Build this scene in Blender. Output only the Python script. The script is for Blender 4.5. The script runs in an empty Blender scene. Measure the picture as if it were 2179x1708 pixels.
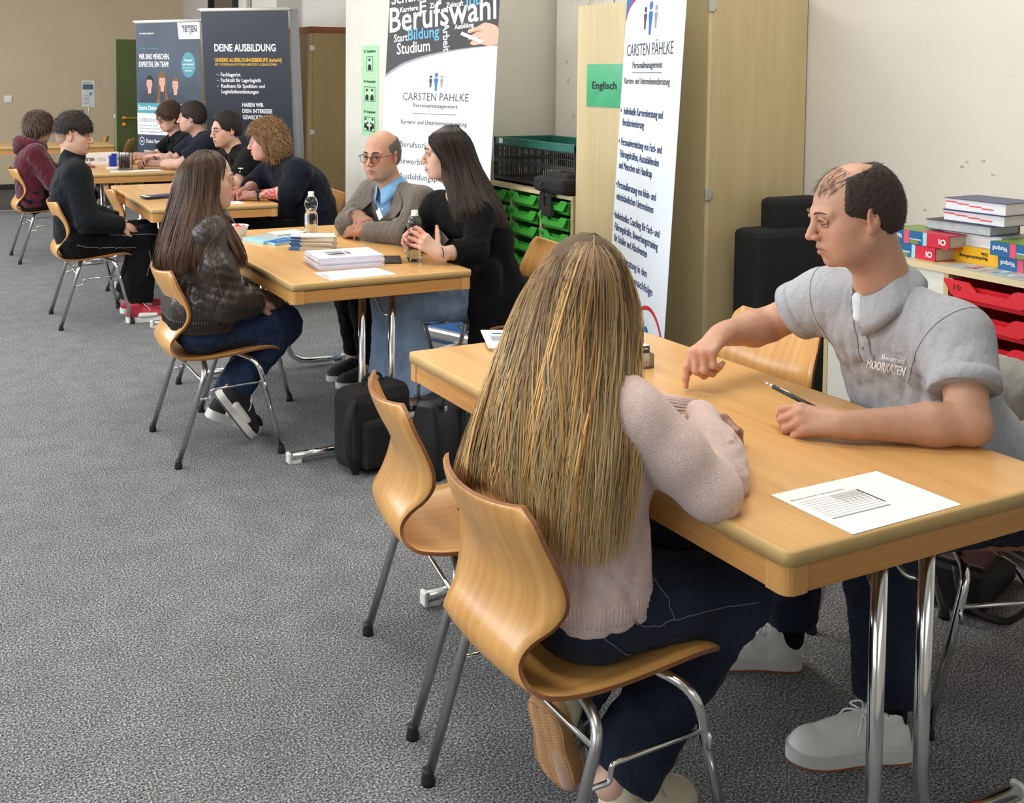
import bpy, bmesh, math, random
import numpy as np
from mathutils import Vector, Matrix, Euler

SC = bpy.context.scene
COL = SC.collection
PI = math.pi
RND = random.Random(7)

# ------------------------------------------------------------------ camera, world, lights, exposure
cam = bpy.data.cameras.new('camera')
cam_ob = bpy.data.objects.new('camera', cam)
COL.objects.link(cam_ob)
CAM_H, PITCH, ROLL, YAW = 1.5382, 0.0553, 0.0059, 0.44
F_PX, CX, CY = 2277.05, 866.19, 283.27
cam.sensor_fit = 'HORIZONTAL'
cam.sensor_width = 36.0
cam.lens = F_PX * 36.0 / 2179.0
cam.shift_x = (2179 / 2 - CX) / 2179.0
cam.shift_y = (CY - 1708 / 2) / 2179.0
cam.clip_start = 0.05
_c, _s = math.cos(PITCH), math.sin(PITCH)
_fw, _up, _rt = Vector((0, _c, -_s)), Vector((0, _s, _c)), Vector((1, 0, 0))
_r2 = math.cos(ROLL) * _rt + math.sin(ROLL) * _up
_u2 = -math.sin(ROLL) * _rt + math.cos(ROLL) * _up
_m = Matrix((_r2, _u2, -_fw)).transposed()
_m = Matrix.Rotation(-YAW, 3, 'Z') @ _m
cam_ob.matrix_world = Matrix.Translation((0, 0, CAM_H)) @ _m.to_4x4()
SC.camera = cam_ob

SC.view_settings.view_transform = 'Standard'
SC.view_settings.look = 'None'
SC.view_settings.gamma = 1.0
SC.view_settings.use_curve_mapping = False
SC.view_settings.exposure = 0.62
try:
    SC.cycles.max_bounces = 7
    SC.cycles.diffuse_bounces = 4
    SC.cycles.glossy_bounces = 4
    SC.cycles.transmission_bounces = 7
    SC.cycles.transparent_max_bounces = 8
    SC.cycles.caustics_reflective = False
    SC.cycles.caustics_refractive = False
    SC.cycles.sample_clamp_indirect = 4.0
    SC.cycles.use_denoising = True
except Exception:
    pass

world = bpy.data.worlds.new('World')
SC.world = world
world.use_nodes = True
_bg = world.node_tree.nodes['Background']
_bg.inputs[0].default_value = (0.82, 0.90, 1.0, 1)
_bg.inputs[1].default_value = 0.55


def area(name, loc, target, sx, sy, power, color):
    l = bpy.data.lights.new(name, 'AREA')
    l.shape = 'RECTANGLE'
    l.size, l.size_y = sx, sy
    l.energy = power
    l.color = color
    o = bpy.data.objects.new(name, l)
    COL.objects.link(o)
    o.location = loc
    o.rotation_euler = (Vector(target) - Vector(loc)).to_track_quat('-Z', 'Y').to_euler()
    return o


# daylight through the window band in the left wall
for _v, _p in ((1.2, 70), (4.4, 105), (7.6, 125), (10.8, 145)):
    area('window_light', (-2.75, _v, 1.85), (0.5, _v, 0.7), 2.9, 1.7, _p, (0.90, 0.95, 1.0))
# daylight from the windows in the wall behind the camera
area('window_light', (0.6, -2.4, 1.9), (0.8, 1.0, 0.9), 3.6, 1.7, 14, (0.92, 0.96, 1.0))
# ceiling luminaires
for _u, _v in ((0.5, 1.6), (0.5, 4.8), (0.5, 8.2), (2.4, 2.6), (2.4, 5.6), (1.6, 11.2)):
    area('ceiling_light', (_u, _v, 3.13), (_u, _v, 0), 0.5, 1.3, 22, (1.0, 0.94, 0.84))


# ------------------------------------------------------------------ material helpers
def new_mat(name):
    m = bpy.data.materials.new(name)
    m.use_nodes = True
    nt = m.node_tree
    return m, nt, nt.nodes['Principled BSDF']


def srgb(r, g, b):
    f = lambda c: (c / 255) / 12.92 if c / 255 <= 0.04045 else ((c / 255 + 0.055) / 1.055) ** 2.4
    return (f(r), f(g), f(b), 1.0)


def plain(name, col, rough=0.6, metal=0.0, noise=0.06, scale=40.0, bump=0.0, spec=0.5, bscale=None, coat=0.0):
    """A colour with slight procedural unevenness and optional fine relief."""
    m, nt, b = new_mat(name)
    N, L = nt.nodes, nt.links
    tc = N.new('ShaderNodeTexCoord')
    nz = N.new('ShaderNodeTexNoise')
    nz.inputs['Scale'].default_value = scale
    nz.inputs['Detail'].default_value = 4
    L.new(tc.outputs['Object'], nz.inputs['Vector'])
    rp = N.new('ShaderNodeValToRGB')
    c = np.array(col[:3])
    rp.color_ramp.elements[0].position = 0.3
    rp.color_ramp.elements[1].position = 0.7
    rp.color_ramp.elements[0].color = (*(c * (1 - noise)), 1)
    rp.color_ramp.elements[1].color = (*np.minimum(c * (1 + noise), 1), 1)
    L.new(nz.outputs['Fac'], rp.inputs['Fac'])
    L.new(rp.outputs['Color'], b.inputs['Base Color'])
    b.inputs['Roughness'].default_value = rough
    b.inputs['Metallic'].default_value = metal
    b.inputs['Specular IOR Level'].default_value = spec
    if coat:
        b.inputs['Coat Weight'].default_value = coat
        b.inputs['Coat Roughness'].default_value = 0.15
    if bump:
        n2 = N.new('ShaderNodeTexNoise')
        n2.inputs['Scale'].default_value = bscale or scale * 4
        n2.inputs['Detail'].default_value = 3
        L.new(tc.outputs['Object'], n2.inputs['Vector'])
        bp = N.new('ShaderNodeBump')
        bp.inputs['Strength'].default_value = bump
        bp.inputs['Distance'].default_value = 0.01
        L.new(n2.outputs['Fac'], bp.inputs['Height'])
        L.new(bp.outputs['Normal'], b.inputs['Normal'])
    return m


def wood(name, dark, light, axis='Y', rough=0.35, sc=(60, 3.0), rings=0.0, coat=0.0, contrast=1.0, spec=0.5, coord='Object'):
    """Streaked wood, grain along the given object axis."""
    m, nt, b = new_mat(name)
    N, L = nt.nodes, nt.links
    tc = N.new('ShaderNodeTexCoord')
    mp = N.new('ShaderNodeMapping')
    s = {'X': (sc[1], sc[0], sc[0]), 'Y': (sc[0], sc[1], sc[0]), 'Z': (sc[0], sc[0], sc[1])}[axis]
    mp.inputs['Scale'].default_value = s
    L.new(tc.outputs[coord], mp.inputs['Vector'])
    n1 = N.new('ShaderNodeTexNoise')
    n1.inputs['Scale'].default_value = 1.0
    n1.inputs['Detail'].default_value = 5
    n1.inputs['Roughness'].default_value = 0.65
    n1.inputs['Distortion'].default_value = 0.6
    L.new(mp.outputs['Vector'], n1.inputs['Vector'])
    n2 = N.new('ShaderNodeTexNoise')
    n2.inputs['Scale'].default_value = 0.13
    n2.inputs['Detail'].default_value = 2
    L.new(mp.outputs['Vector'], n2.inputs['Vector'])
    mx = N.new('ShaderNodeMath')
    mx.operation = 'ADD'
    L.new(n1.outputs['Fac'], mx.inputs[0])
    L.new(n2.outputs['Fac'], mx.inputs[1])
    last = mx
    if rings:
        wv = N.new('ShaderNodeTexWave')
        wv.wave_type = 'BANDS'
        wv.bands_direction = {'X': 'Y', 'Y': 'X', 'Z': 'Y'}[axis]
        wv.inputs['Scale'].default_value = 0.16
        wv.inputs['Distortion'].default_value = 6.0
        wv.inputs['Detail'].default_value = 2.0
        wv.inputs['Detail Scale'].default_value = 0.35
        L.new(mp.outputs['Vector'], wv.inputs['Vector'])
        m2 = N.new('ShaderNodeMath')
        m2.operation = 'MULTIPLY_ADD'
        m2.inputs[1].default_value = rings
        L.new(wv.outputs['Fac'], m2.inputs[0])
        L.new(mx.outputs[0], m2.inputs[2])
        last = m2
    rp = N.new('ShaderNodeValToRGB')
    w = 0.35 / contrast
    mid = 1.0 + rings * 0.5
    mr = N.new('ShaderNodeMapRange')
    mr.inputs['From Min'].default_value = mid - w
    mr.inputs['From Max'].default_value = mid + w
    L.new(last.outputs[0], mr.inputs['Value'])
    rp.color_ramp.elements[0].color = dark
    rp.color_ramp.elements[1].color = light
    L.new(mr.outputs['Result'], rp.inputs['Fac'])
    L.new(rp.outputs['Color'], b.inputs['Base Color'])
    b.inputs['Roughness'].default_value = rough
    b.inputs['Specular IOR Level'].default_value = spec
    if coat:
        b.inputs['Coat Weight'].default_value = coat
        b.inputs['Coat Roughness'].default_value = 0.2
    bp = N.new('ShaderNodeBump')
    bp.inputs['Strength'].default_value = 0.05
    bp.inputs['Distance'].default_value = 0.003
    L.new(n1.outputs['Fac'], bp.inputs['Height'])
    L.new(bp.outputs['Normal'], b.inputs['Normal'])
    return m


def carpet_mat():
    m, nt, b = new_mat('carpet')
    N, L = nt.nodes, nt.links
    tc = N.new('ShaderNodeTexCoord')
    n1 = N.new('ShaderNodeTexNoise')
    n1.inputs['Scale'].default_value = 185
    n1.inputs['Detail'].default_value = 4
    n1.inputs['Roughness'].default_value = 0.7
    L.new(tc.outputs['Object'], n1.inputs['Vector'])
    rp = N.new('ShaderNodeValToRGB')
    e = rp.color_ramp.elements
    e[0].position, e[0].color = 0.36, srgb(40, 42, 46)
    e[1].position, e[1].color = 0.66, srgb(200, 202, 202)
    k = e.new(0.5)
    k.color = srgb(106, 108, 111)
    L.new(n1.outputs['Fac'], rp.inputs['Fac'])
    n2 = N.new('ShaderNodeTexNoise')
    n2.inputs['Scale'].default_value = 9
    n2.inputs['Detail'].default_value = 5
    L.new(tc.outputs['Object'], n2.inputs['Vector'])
    r2 = N.new('ShaderNodeValToRGB')
    r2.color_ramp.elements[0].position, r2.color_ramp.elements[0].color = 0.3, (0.84, 0.84, 0.84, 1)
    r2.color_ramp.elements[1].position, r2.color_ramp.elements[1].color = 0.7, (1.06, 1.06, 1.06, 1)
    L.new(n2.outputs['Fac'], r2.inputs['Fac'])
    mx = N.new('ShaderNodeMix')
    mx.data_type = 'RGBA'
    mx.blend_type = 'MULTIPLY'
    mx.inputs[0].default_value = 1.0
    L.new(rp.outputs['Color'], mx.inputs[6])
    L.new(r2.outputs['Color'], mx.inputs[7])
    L.new(mx.outputs[2], b.inputs['Base Color'])
    b.inputs['Roughness'].default_value = 0.95
    b.inputs['Specular IOR Level'].default_value = 0.15
    bp = N.new('ShaderNodeBump')
    bp.inputs['Strength'].default_value = 0.5
    bp.inputs['Distance'].default_value = 0.004
    L.new(n1.outputs['Fac'], bp.inputs['Height'])
    L.new(bp.outputs['Normal'], b.inputs['Normal'])
    return m


def clear_mat(name, tint=(1, 1, 1, 1), rough=0.02, ior=1.45):
    m, nt, b = new_mat(name)
    b.inputs['Base Color'].default_value = tint
    b.inputs['Roughness'].default_value = rough
    b.inputs['Transmission Weight'].default_value = 1.0
    b.inputs['IOR'].default_value = ior
    return m


def thin_clear(name, tint=(0.97, 0.985, 0.985, 1), gloss=0.10, rough=0.03):
    """Thin clear sheet: lets light straight through with a faint sheen."""
    m = bpy.data.materials.new(name)
    m.use_nodes = True
    N, L = m.node_tree.nodes, m.node_tree.links
    N.remove(N['Principled BSDF'])
    t, g, x, f = N.new('ShaderNodeBsdfTransparent'), N.new('ShaderNodeBsdfGlossy'), N.new('ShaderNodeMixShader'), N.new('ShaderNodeFresnel')
    t.inputs['Color'].default_value = tint
    g.inputs['Roughness'].default_value = rough
    mt = N.new('ShaderNodeMath')
    mt.operation = 'MULTIPLY_ADD'
    mt.inputs[1].default_value, mt.inputs[2].default_value = 0.9, gloss * 0.4
    L.new(f.outputs[0], mt.inputs[0])
    L.new(mt.outputs[0], x.inputs[0])
    L.new(t.outputs[0], x.inputs[1])
    L.new(g.outputs[0], x.inputs[2])
    L.new(x.outputs[0], N['Material Output'].inputs[0])
    return m


def attr_mat(name, rough=0.5, spec=0.4, bump=0.0, bscale=300, sss=0.0, sheen=0.0, metal=0.0, var=0.0, vscale=30, stretch=None, aniso=0.0):
    """Colour from the mesh's own colour attribute, with fine relief."""
    m, nt, b = new_mat(name)
    N, L = nt.nodes, nt.links
    at = N.new('ShaderNodeAttribute')
    at.attribute_name = 'Col'
    tc = N.new('ShaderNodeTexCoord')
    src = at.outputs['Color']
    if var:
        nz = N.new('ShaderNodeTexNoise')
        nz.inputs['Scale'].default_value = vscale
        nz.inputs['Detail'].default_value = 5
        L.new(tc.outputs['Object'], nz.inputs['Vector'])
        mr = N.new('ShaderNodeMapRange')
        mr.inputs['From Min'].default_value, mr.inputs['From Max'].default_value = 0.25, 0.75
        mr.inputs['To Min'].default_value, mr.inputs['To Max'].default_value = 1 - var, 1 + var
        L.new(nz.outputs['Fac'], mr.inputs['Value'])
        mx = N.new('ShaderNodeVectorMath')
        mx.operation = 'SCALE'
        L.new(at.outputs['Color'], mx.inputs[0])
        L.new(mr.outputs['Result'], mx.inputs['Scale'])
        src = mx.outputs[0]
    L.new(src, b.inputs['Base Color'])
    b.inputs['Roughness'].default_value = rough
    b.inputs['Specular IOR Level'].default_value = spec
    b.inputs['Metallic'].default_value = metal
    if sss:
        b.inputs['Subsurface Weight'].default_value = sss
        b.inputs['Subsurface Radius'].default_value = (0.012, 0.005, 0.003)
        b.inputs['Subsurface Scale'].default_value = 0.6
    if sheen:
        b.inputs['Sheen Weight'].default_value = sheen
        b.inputs['Sheen Roughness'].default_value = 0.5
    if aniso:
        b.inputs['Anisotropic'].default_value = aniso
    if bump:
        n2 = N.new('ShaderNodeTexNoise')
        n2.inputs['Scale'].default_value = bscale
        n2.inputs['Detail'].default_value = 3
        vec = tc.outputs['Object']
        if stretch:
            mp = N.new('ShaderNodeMapping')
            mp.inputs['Scale'].default_value = stretch
            L.new(vec, mp.inputs['Vector'])
            vec = mp.outputs['Vector']
        L.new(vec, n2.inputs['Vector'])
        bp = N.new('ShaderNodeBump')
        bp.inputs['Strength'].default_value = bump
        bp.inputs['Distance'].default_value = 0.01
        L.new(n2.outputs['Fac'], bp.inputs['Height'])
        L.new(bp.outputs['Normal'], b.inputs['Normal'])
    return m


# ------------------------------------------------------------------ mesh helpers
def link(o, parent=None):
    COL.objects.link(o)
    if parent is not None:
        o.parent = parent
    return o


def mesh_obj(name, verts, faces, mats, parent=None, smooth=False, midx=None, cols=None):
    me = bpy.data.meshes.new(name)
    me.from_pydata([tuple(v) for v in verts] if not isinstance(verts, np.ndarray) else verts.tolist(), [],
                   faces if not isinstance(faces, np.ndarray) else faces.tolist())
    for m in (mats if isinstance(mats, (list, tuple)) else [mats]):
        me.materials.append(m)
    n = len(me.polygons)
    if smooth:
        me.polygons.foreach_set('use_smooth', np.ones(n, dtype=bool))
    if midx is not None:
        me.polygons.foreach_set('material_index', np.asarray(midx, dtype=np.int32))
    if cols is not None:
        a = me.color_attributes.new('Col', 'FLOAT_COLOR', 'POINT')
        c4 = np.ones((len(verts), 4), dtype=np.float32)
        c4[:, :3] = cols
        a.data.foreach_set('color', c4.ravel())
    me.update()
    return link(bpy.data.objects.new(name, me), parent)


def tag(o, label=None, cat=None, group=None, kind=None):
    if label: o['label'] = label
    if cat: o['category'] = cat
    if group: o['group'] = group
    if kind: o['kind'] = kind
    return o


def thing(name, label, cat, loc=(0, 0, 0), rz=0.0, group=None):
    o = bpy.data.objects.new(name, None)
    o.empty_display_size = 0.1
    o.location = loc
    o.rotation_euler = (0, 0, rz)
    link(o)
    return tag(o, label, cat, group)


def copy_tree(o, parent=None):
    c = o.copy()
    COL.objects.link(c)
    if parent is not None:
        c.parent = parent
    for ch in list(o.children):
        copy_tree(ch, c)
    return c


def catmull(pts, n=6):
    pts = [np.array(p, float) for p in pts]
    if len(pts) < 3:
        return pts
    out = []
    P = [2 * pts[0] - pts[1]] + pts + [2 * pts[-1] - pts[-2]]
    for i in range(1, len(P) - 2):
        for k in range(n):
            t = k / n
            p0, p1, p2, p3 = P[i - 1], P[i], P[i + 1], P[i + 2]
            out.append(0.5 * (2 * p1 + (p2 - p0) * t + (2 * p0 - 5 * p1 + 4 * p2 - p3) * t * t + (3 * p1 - p0 - 3 * p2 + p3) * t ** 3))
    out.append(pts[-1])
    return out


def fillet(pts, r, n=5):
    """Polyline with rounded corners of radius about r."""
    pts = [np.array(p, float) for p in pts]
    out = [pts[0]]
    for i in range(1, len(pts) - 1):
        a, b, c = pts[i - 1], pts[i], pts[i + 1]
        d1, d2 = a - b, c - b
        l1, l2 = np.linalg.norm(d1), np.linalg.norm(d2)
        k = min(r, l1 * 0.45, l2 * 0.45)
        p, q = b + d1 / l1 * k, b + d2 / l2 * k
        for j in range(n + 1):
            t = j / n
            out.append((1 - t) ** 2 * p + 2 * t * (1 - t) * b + t * t * q)
    out.append(pts[-1])
    return out


class MB:
    def __init__(self):
        self.v, self.f, self.mi, self.sm = [], [], [], []

    def add(self, vs, fs, mi=0, sm=False):
        o = len(self.v)
        self.v += [tuple(map(float, p)) for p in vs]
        self.f += [tuple(o + i for i in q) for q in fs]
        self.mi += [mi] * len(fs)
        self.sm += [sm] * len(fs)
        return self

    def box(self, c, s, rot=None, mi=0, bev=0.0):
        """Box of full size s about centre c; bev chamfers all edges."""
        hx, hy, hz = s[0] / 2, s[1] / 2, s[2] / 2
        if not bev:
            vs = [(x, y, z) for x in (-hx, hx) for y in (-hy, hy) for z in (-hz, hz)]
            fs = [(0, 1, 3, 2), (4, 6, 7, 5), (0, 4, 5, 1), (2, 3, 7, 6), (0, 2, 6, 4), (1, 5, 7, 3)]
        else:
            bm = bmesh.new()
            bmesh.ops.create_cube(bm, size=1.0)
            for v in bm.verts:
                v.co = Vector((v.co.x * s[0], v.co.y * s[1], v.co.z * s[2]))
            bmesh.ops.bevel(bm, geom=bm.edges[:], offset=bev, segments=2, profile=0.5, affect='EDGES')
            bm.verts.index_update()
            vs = [tuple(v.co) for v in bm.verts]
            fs = [tuple(v.index for v in f.verts) for f in bm.faces]
            bm.free()
        if rot is not None:
            vs = [rot @ Vector(v) for v in vs]
        vs = [(v[0] + c[0], v[1] + c[1], v[2] + c[2]) for v in vs]
        return self.add(vs, fs, mi)

    def span(self, lo, hi, mi=0, bev=0.0):
        c = [(a + b) / 2 for a, b in zip(lo, hi)]
        return self.box(c, [abs(b - a) for a, b in zip(lo, hi)], mi=mi, bev=bev)

    def tube(self, pts, r, n=10, mi=0, caps=True, flat=1.0):
        pts = [np.array(p, float) for p in pts]
        rr = r if hasattr(r, '__len__') else [r] * len(pts)
        T = []
        for i in range(len(pts)):
            a, b = pts[max(i - 1, 0)], pts[min(i + 1, len(pts) - 1)]
            d = b - a
            T.append(d / (np.linalg.norm(d) + 1e-12))
        ref = np.array((0, 0, 1.0)) if abs(T[0][2]) < 0.9 else np.array((1.0, 0, 0))
        nx = np.cross(T[0], ref); nx /= np.linalg.norm(nx)
        vs, fs = [], []
        for i, p in enumerate(pts):
            nx = nx - T[i] * (nx @ T[i]); nx /= np.linalg.norm(nx) + 1e-12
            ny = np.cross(T[i], nx)
            for k in range(n):
                a = 2 * PI * k / n
                vs.append(p + rr[i] * (math.cos(a) * nx + flat * math.sin(a) * ny))
        for i in range(len(pts) - 1):
            for k in range(n):
                k2 = (k + 1) % n
                fs.append((i * n + k, i * n + k2, (i + 1) * n + k2, (i + 1) * n + k))
        self.add(vs, fs, mi, True)
        if caps:
            o = len(self.v) - len(vs)
            self.f += [tuple(o + k for k in reversed(range(n))), tuple(o + (len(pts) - 1) * n + k for k in range(n))]
            self.mi += [mi] * 2
            self.sm += [False] * 2
        return self

    def lathe(self, prof, c=(0, 0, 0), n=24, mi=0, axis=None, caps=True):
        """prof: (radius, height) list, about the z axis through c."""
        vs, fs = [], []
        for r, z in prof:
            for k in range(n):
                a = 2 * PI * k / n
                vs.append(Vector((r * math.cos(a), r * math.sin(a), z)))
        for i in range(len(prof) - 1):
            for k in range(n):
                k2 = (k + 1) % n
                fs.append((i * n + k, i * n + k2, (i + 1) * n + k2, (i + 1) * n + k))
        if axis is not None:
            vs = [axis @ v for v in vs]
        vs = [v + Vector(c) for v in vs]
        self.add(vs, fs, mi, True)
        if caps:
            o = len(self.v) - len(vs)
            self.f += [tuple(o + k for k in reversed(range(n))), tuple(o + (len(prof) - 1) * n + k for k in range(n))]
            self.mi += [mi] * 2
            self.sm += [False] * 2
        return self

    def prism(self, poly, O, X, Y, d, mi=0):
        """Extrude polygon (x, y pairs in the X, Y frame at O) by vector d."""
        O, X, Y, d = map(lambda q: np.array(q, float), (O, X, Y, d))
        n = len(poly)
        a = [O + X * p[0] + Y * p[1] for p in poly]
        vs = a + [p + d for p in a]
        fs = [tuple(reversed(range(n))), tuple(range(n, 2 * n))]
        fs += [(i, (i + 1) % n, n + (i + 1) % n, n + i) for i in range(n)]
        return self.add(vs, fs, mi)

    def build(self, name, mats, parent=None):
        o = mesh_obj(name, self.v, self.f, mats, parent, midx=self.mi)
        o.data.polygons.foreach_set('use_smooth', np.array(self.sm, dtype=bool))
        return o


_font_cache = {}


def text_geo(s):
    """Outline text filled to faces; returns (verts Nx2, faces, width, height)."""
    if s in _font_cache:
        return _font_cache[s]
    cu = bpy.data.curves.new('lettering_outline', 'FONT')
    cu.body = s
    cu.resolution_u = 2
    ob = bpy.data.objects.new('lettering_outline', cu)
    COL.objects.link(ob)
    dg = bpy.context.evaluated_depsgraph_get()
    ev = ob.evaluated_get(dg)
    me = ev.to_mesh()
    v = np.array([(q.co.x, q.co.y) for q in me.vertices]) if len(me.vertices) else np.zeros((0, 2))
    f = [tuple(p.vertices) for p in me.polygons]
    ev.to_mesh_clear()
    bpy.data.objects.remove(ob)
    bpy.data.curves.remove(cu)
    if len(v):
        x0 = v[:, 0].min()
        v[:, 0] -= x0
    w = v[:, 0].max() if len(v) else 0
    _font_cache[s] = (v, f, w)
    return _font_cache[s]


class Panel:
    """A flat face with its own (s, t) axes in metres: printed shapes lie on it, each layer a hair proud of the last."""

    def __init__(self, O, R, U, N):
        self.O, self.R, self.U, self.N = (np.array(q, float) for q in (O, R, U, N))
        self.mb = MB()

    def pt(self, s, t, h=0.0):
        return self.O + self.R * s + self.U * t + self.N * h

    def poly(self, pts, mi=0, h=0.0006):
        self.mb.add([self.pt(s, t, h) for s, t in pts], [tuple(range(len(pts)))], mi)

    def rect(self, s0, t0, s1, t1, mi=0, h=0.0006):
        self.poly([(s0, t0), (s1, t0), (s1, t1), (s0, t1)], mi, h)

    def ell(self, s, t, rs, rt, mi=0, h=0.0008, n=20, a0=0, a1=2 * PI):
        self.poly([(s + rs * math.cos(a0 + (a1 - a0) * k / n), t + rt * math.sin(a0 + (a1 - a0) * k / n)) for k in range(n)], mi, h)

    def ring(self, s, t, rs, rt, w, mi=0, h=0.0008, n=30, a0=0, a1=2 * PI):
        vs, fs = [], []
        for k in range(n + 1):
            a = a0 + (a1 - a0) * k / n
            vs += [self.pt(s + rs * math.cos(a), t + rt * math.sin(a), h), self.pt(s + (rs - w) * math.cos(a), t + (rt - w) * math.sin(a), h)]
        for k in range(n):
            fs.append((2 * k, 2 * k + 2, 2 * k + 3, 2 * k + 1))
        self.mb.add(vs, fs, mi)

    def text(self, s, x, y, h, mi=0, w=None, align='L', lay=0.0010, rot=0.0, slant=0.0, bold=0.0):
        """Text s, baseline at (x, y), capital height h, squeezed to width w."""
        v, f, w0 = text_geo(s)
        if not len(v):
            return
        k = h / 0.70
        kx = k if w is None else w / max(w0, 1e-6)
        X, Y = v[:, 0] * kx, v[:, 1] * k
        X = X + slant * Y
        W = w0 * kx
        if align == 'C': X = X - W / 2
        if align == 'R': X = X - W
        c, s_ = math.cos(rot), math.sin(rot)
        offs = [(0, 0)] if not bold else [(0, 0), (bold, 0), (0, bold), (bold, bold)]
        for i, (bx, by) in enumerate(offs):
            self.mb.add([self.pt(x + (a + bx) * c - (b + by) * s_, y + (a + bx) * s_ + (b + by) * c, lay + 0.00015 * i) for a, b in zip(X, Y)], f, mi)

    def build(self, name, mats, parent=None):
        return self.mb.build(name, mats, parent)


def up_frame(x_dir):
    """Horizontal-surface panel axes: x_dir in plan, y to its left."""
    R = np.array((x_dir[0], x_dir[1], 0.0)); R /= np.linalg.norm(R)
    U = np.array((-R[1], R[0], 0.0))
    return R, U, np.array((0, 0, 1.0))


# ------------------------------------------------------------------ materials
M = {}
M['carpet'] = carpet_mat()
M['wall'] = plain('wall_paint', srgb(209, 205, 197), 0.85, noise=0.02, scale=2.2, bump=0.04, bscale=120)
M['wall_far'] = plain('wall_tan_warm_light', srgb(204, 186, 158), 0.85, noise=0.03, scale=1.5, bump=0.04, bscale=120)  # tan of the far wall, with the warm, dimmer light there mixed into the colour
M['pillar'] = plain('pillar_panel', srgb(214, 214, 204), 0.6, noise=0.03, scale=9)
M['ceiling'] = plain('ceiling_paint', srgb(232, 230, 224), 0.9, noise=0.02)
M['scuff'] = plain('wall_scuff', srgb(172, 168, 160), 0.9, noise=0.25, scale=90)
M['base'] = plain('skirting_dark', srgb(34, 32, 30), 0.6)
M['alu'] = plain('brushed_aluminium', srgb(196, 196, 190), 0.38, metal=0.8, noise=0.03)
M['black_rubber'] = plain('black_rubber', srgb(22, 22, 22), 0.7)
M['table_top'] = wood('beech_laminate', srgb(196, 146, 86), srgb(224, 178, 116), 'Y', 0.30, (150, 7), contrast=0.8, spec=0.5)
M['edge_band'] = plain('edge_band', srgb(196, 164, 108), 0.6, noise=0.05, scale=14, spec=0.35)
M['apron'] = wood('beech_apron', srgb(176, 122, 62), srgb(206, 154, 88), 'Y', 0.42, (110, 5), contrast=0.9)
M['apron_x'] = wood('beech_apron_cross', srgb(172, 118, 60), srgb(203, 150, 86), 'X', 0.42, (110, 5), contrast=0.9)
M['corner'] = wood('beech_corner', srgb(186, 134, 74), srgb(211, 160, 96), 'Z', 0.42, (90, 5))
M['ply'] = wood('beech_plywood', srgb(176, 122, 62), srgb(220, 170, 102), 'Y', 0.28, (60, 2.2), rings=0.16, contrast=0.62, spec=0.5, coord='UV')
M['ply_edge'] = wood('plywood_edge', srgb(110, 66, 36), srgb(164, 108, 66), 'X', 0.5, (20, 4))
M['chrome'] = plain('chrome', (0.78, 0.78, 0.79), 0.13, metal=1.0, noise=0.02)
M['satin'] = plain('satin_steel', (0.47, 0.47, 0.48), 0.30, metal=1.0, noise=0.04)
M['glide'] = plain('black_plastic_glide', srgb(26, 26, 27), 0.5)
M['white_plastic'] = plain('white_plastic', srgb(228, 228, 222), 0.45, noise=0.02)
M['birch'] = wood('birch_laminate', srgb(178, 160, 118), srgb(208, 192, 150), 'Z', 0.42, (20, 1.1), contrast=0.75)
M['birch_edge'] = wood('birch_edge', srgb(196, 180, 140), srgb(214, 200, 164), 'Y', 0.5, (30, 2))
M['cab_brown'] = wood('brown_laminate', srgb(122, 102, 66), srgb(146, 124, 84), 'Z', 0.5, (16, 1.2), contrast=0.7)
M['banner_white'] = plain('banner_film', srgb(226, 234, 244), 0.5, noise=0.01)
M['banner_black'] = plain('banner_chalkboard', srgb(48, 46, 50), 0.55, noise=0.35, scale=6)
M['ink'] = plain('ink_dark', srgb(62, 66, 76), 0.6, noise=0.02)
M['ink_grey'] = plain('ink_grey', srgb(146, 150, 160), 0.6, noise=0.02)
M['ink_navy'] = plain('ink_navy', srgb(38, 64, 112), 0.6, noise=0.02)
M['ink_blue'] = plain('ink_blue', srgb(44, 108, 178), 0.6, noise=0.02)
M['ink_sky'] = plain('ink_sky', srgb(92, 166, 226), 0.6, noise=0.02)
M['ink_white'] = plain('ink_white', srgb(238, 240, 242), 0.6, noise=0.01)
M['ink_red'] = plain('ink_red', srgb(196, 40, 58), 0.6, noise=0.02)
M['ink_yellow'] = plain('ink_yellow', srgb(226, 178, 62), 0.6, noise=0.02)
M['ink_black'] = plain('ink_black', srgb(20, 20, 22), 0.6, noise=0.02)
M['navy_film'] = plain('banner_navy', srgb(38, 44, 58), 0.45, noise=0.06, scale=3)
M['navy_film2'] = plain('banner_navy_smoke', srgb(46, 60, 80), 0.45, noise=0.45, scale=2.2)
M['teal'] = plain('banner_teal', srgb(72, 150, 164), 0.5, noise=0.04)
M['pale_grey'] = plain('banner_grey_back', srgb(168, 172, 180), 0.5, noise=0.05, scale=5)
M['skin_flat'] = plain('printed_skin', srgb(214, 166, 146), 0.6, noise=0.06)
M['hair_flat'] = plain('printed_hair', srgb(120, 84, 54), 0.6, noise=0.2)
M['green_paper'] = plain('green_laminated_paper', srgb(176, 224, 184), 0.25, noise=0.04, scale=12)
M['green_card'] = plain('green_laminated_card', srgb(58, 160, 112), 0.22, noise=0.10, scale=9)
M['door_green'] = plain('door_green', srgb(66, 78, 38), 0.5, noise=0.05)
M['brass'] = plain('yellow_handle', srgb(214, 160, 44), 0.35, metal=0.4)
M['tray_green'] = plain('tray_green', srgb(62, 164, 58), 0.38, noise=0.05)
M['tray_red'] = plain('tray_red', srgb(208, 34, 46), 0.38, noise=0.04)
M['crate_black'] = plain('crate_black', srgb(30, 30, 31), 0.5)
M['crate_green'] = plain('crate_green', srgb(30, 96, 84), 0.42)
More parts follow.
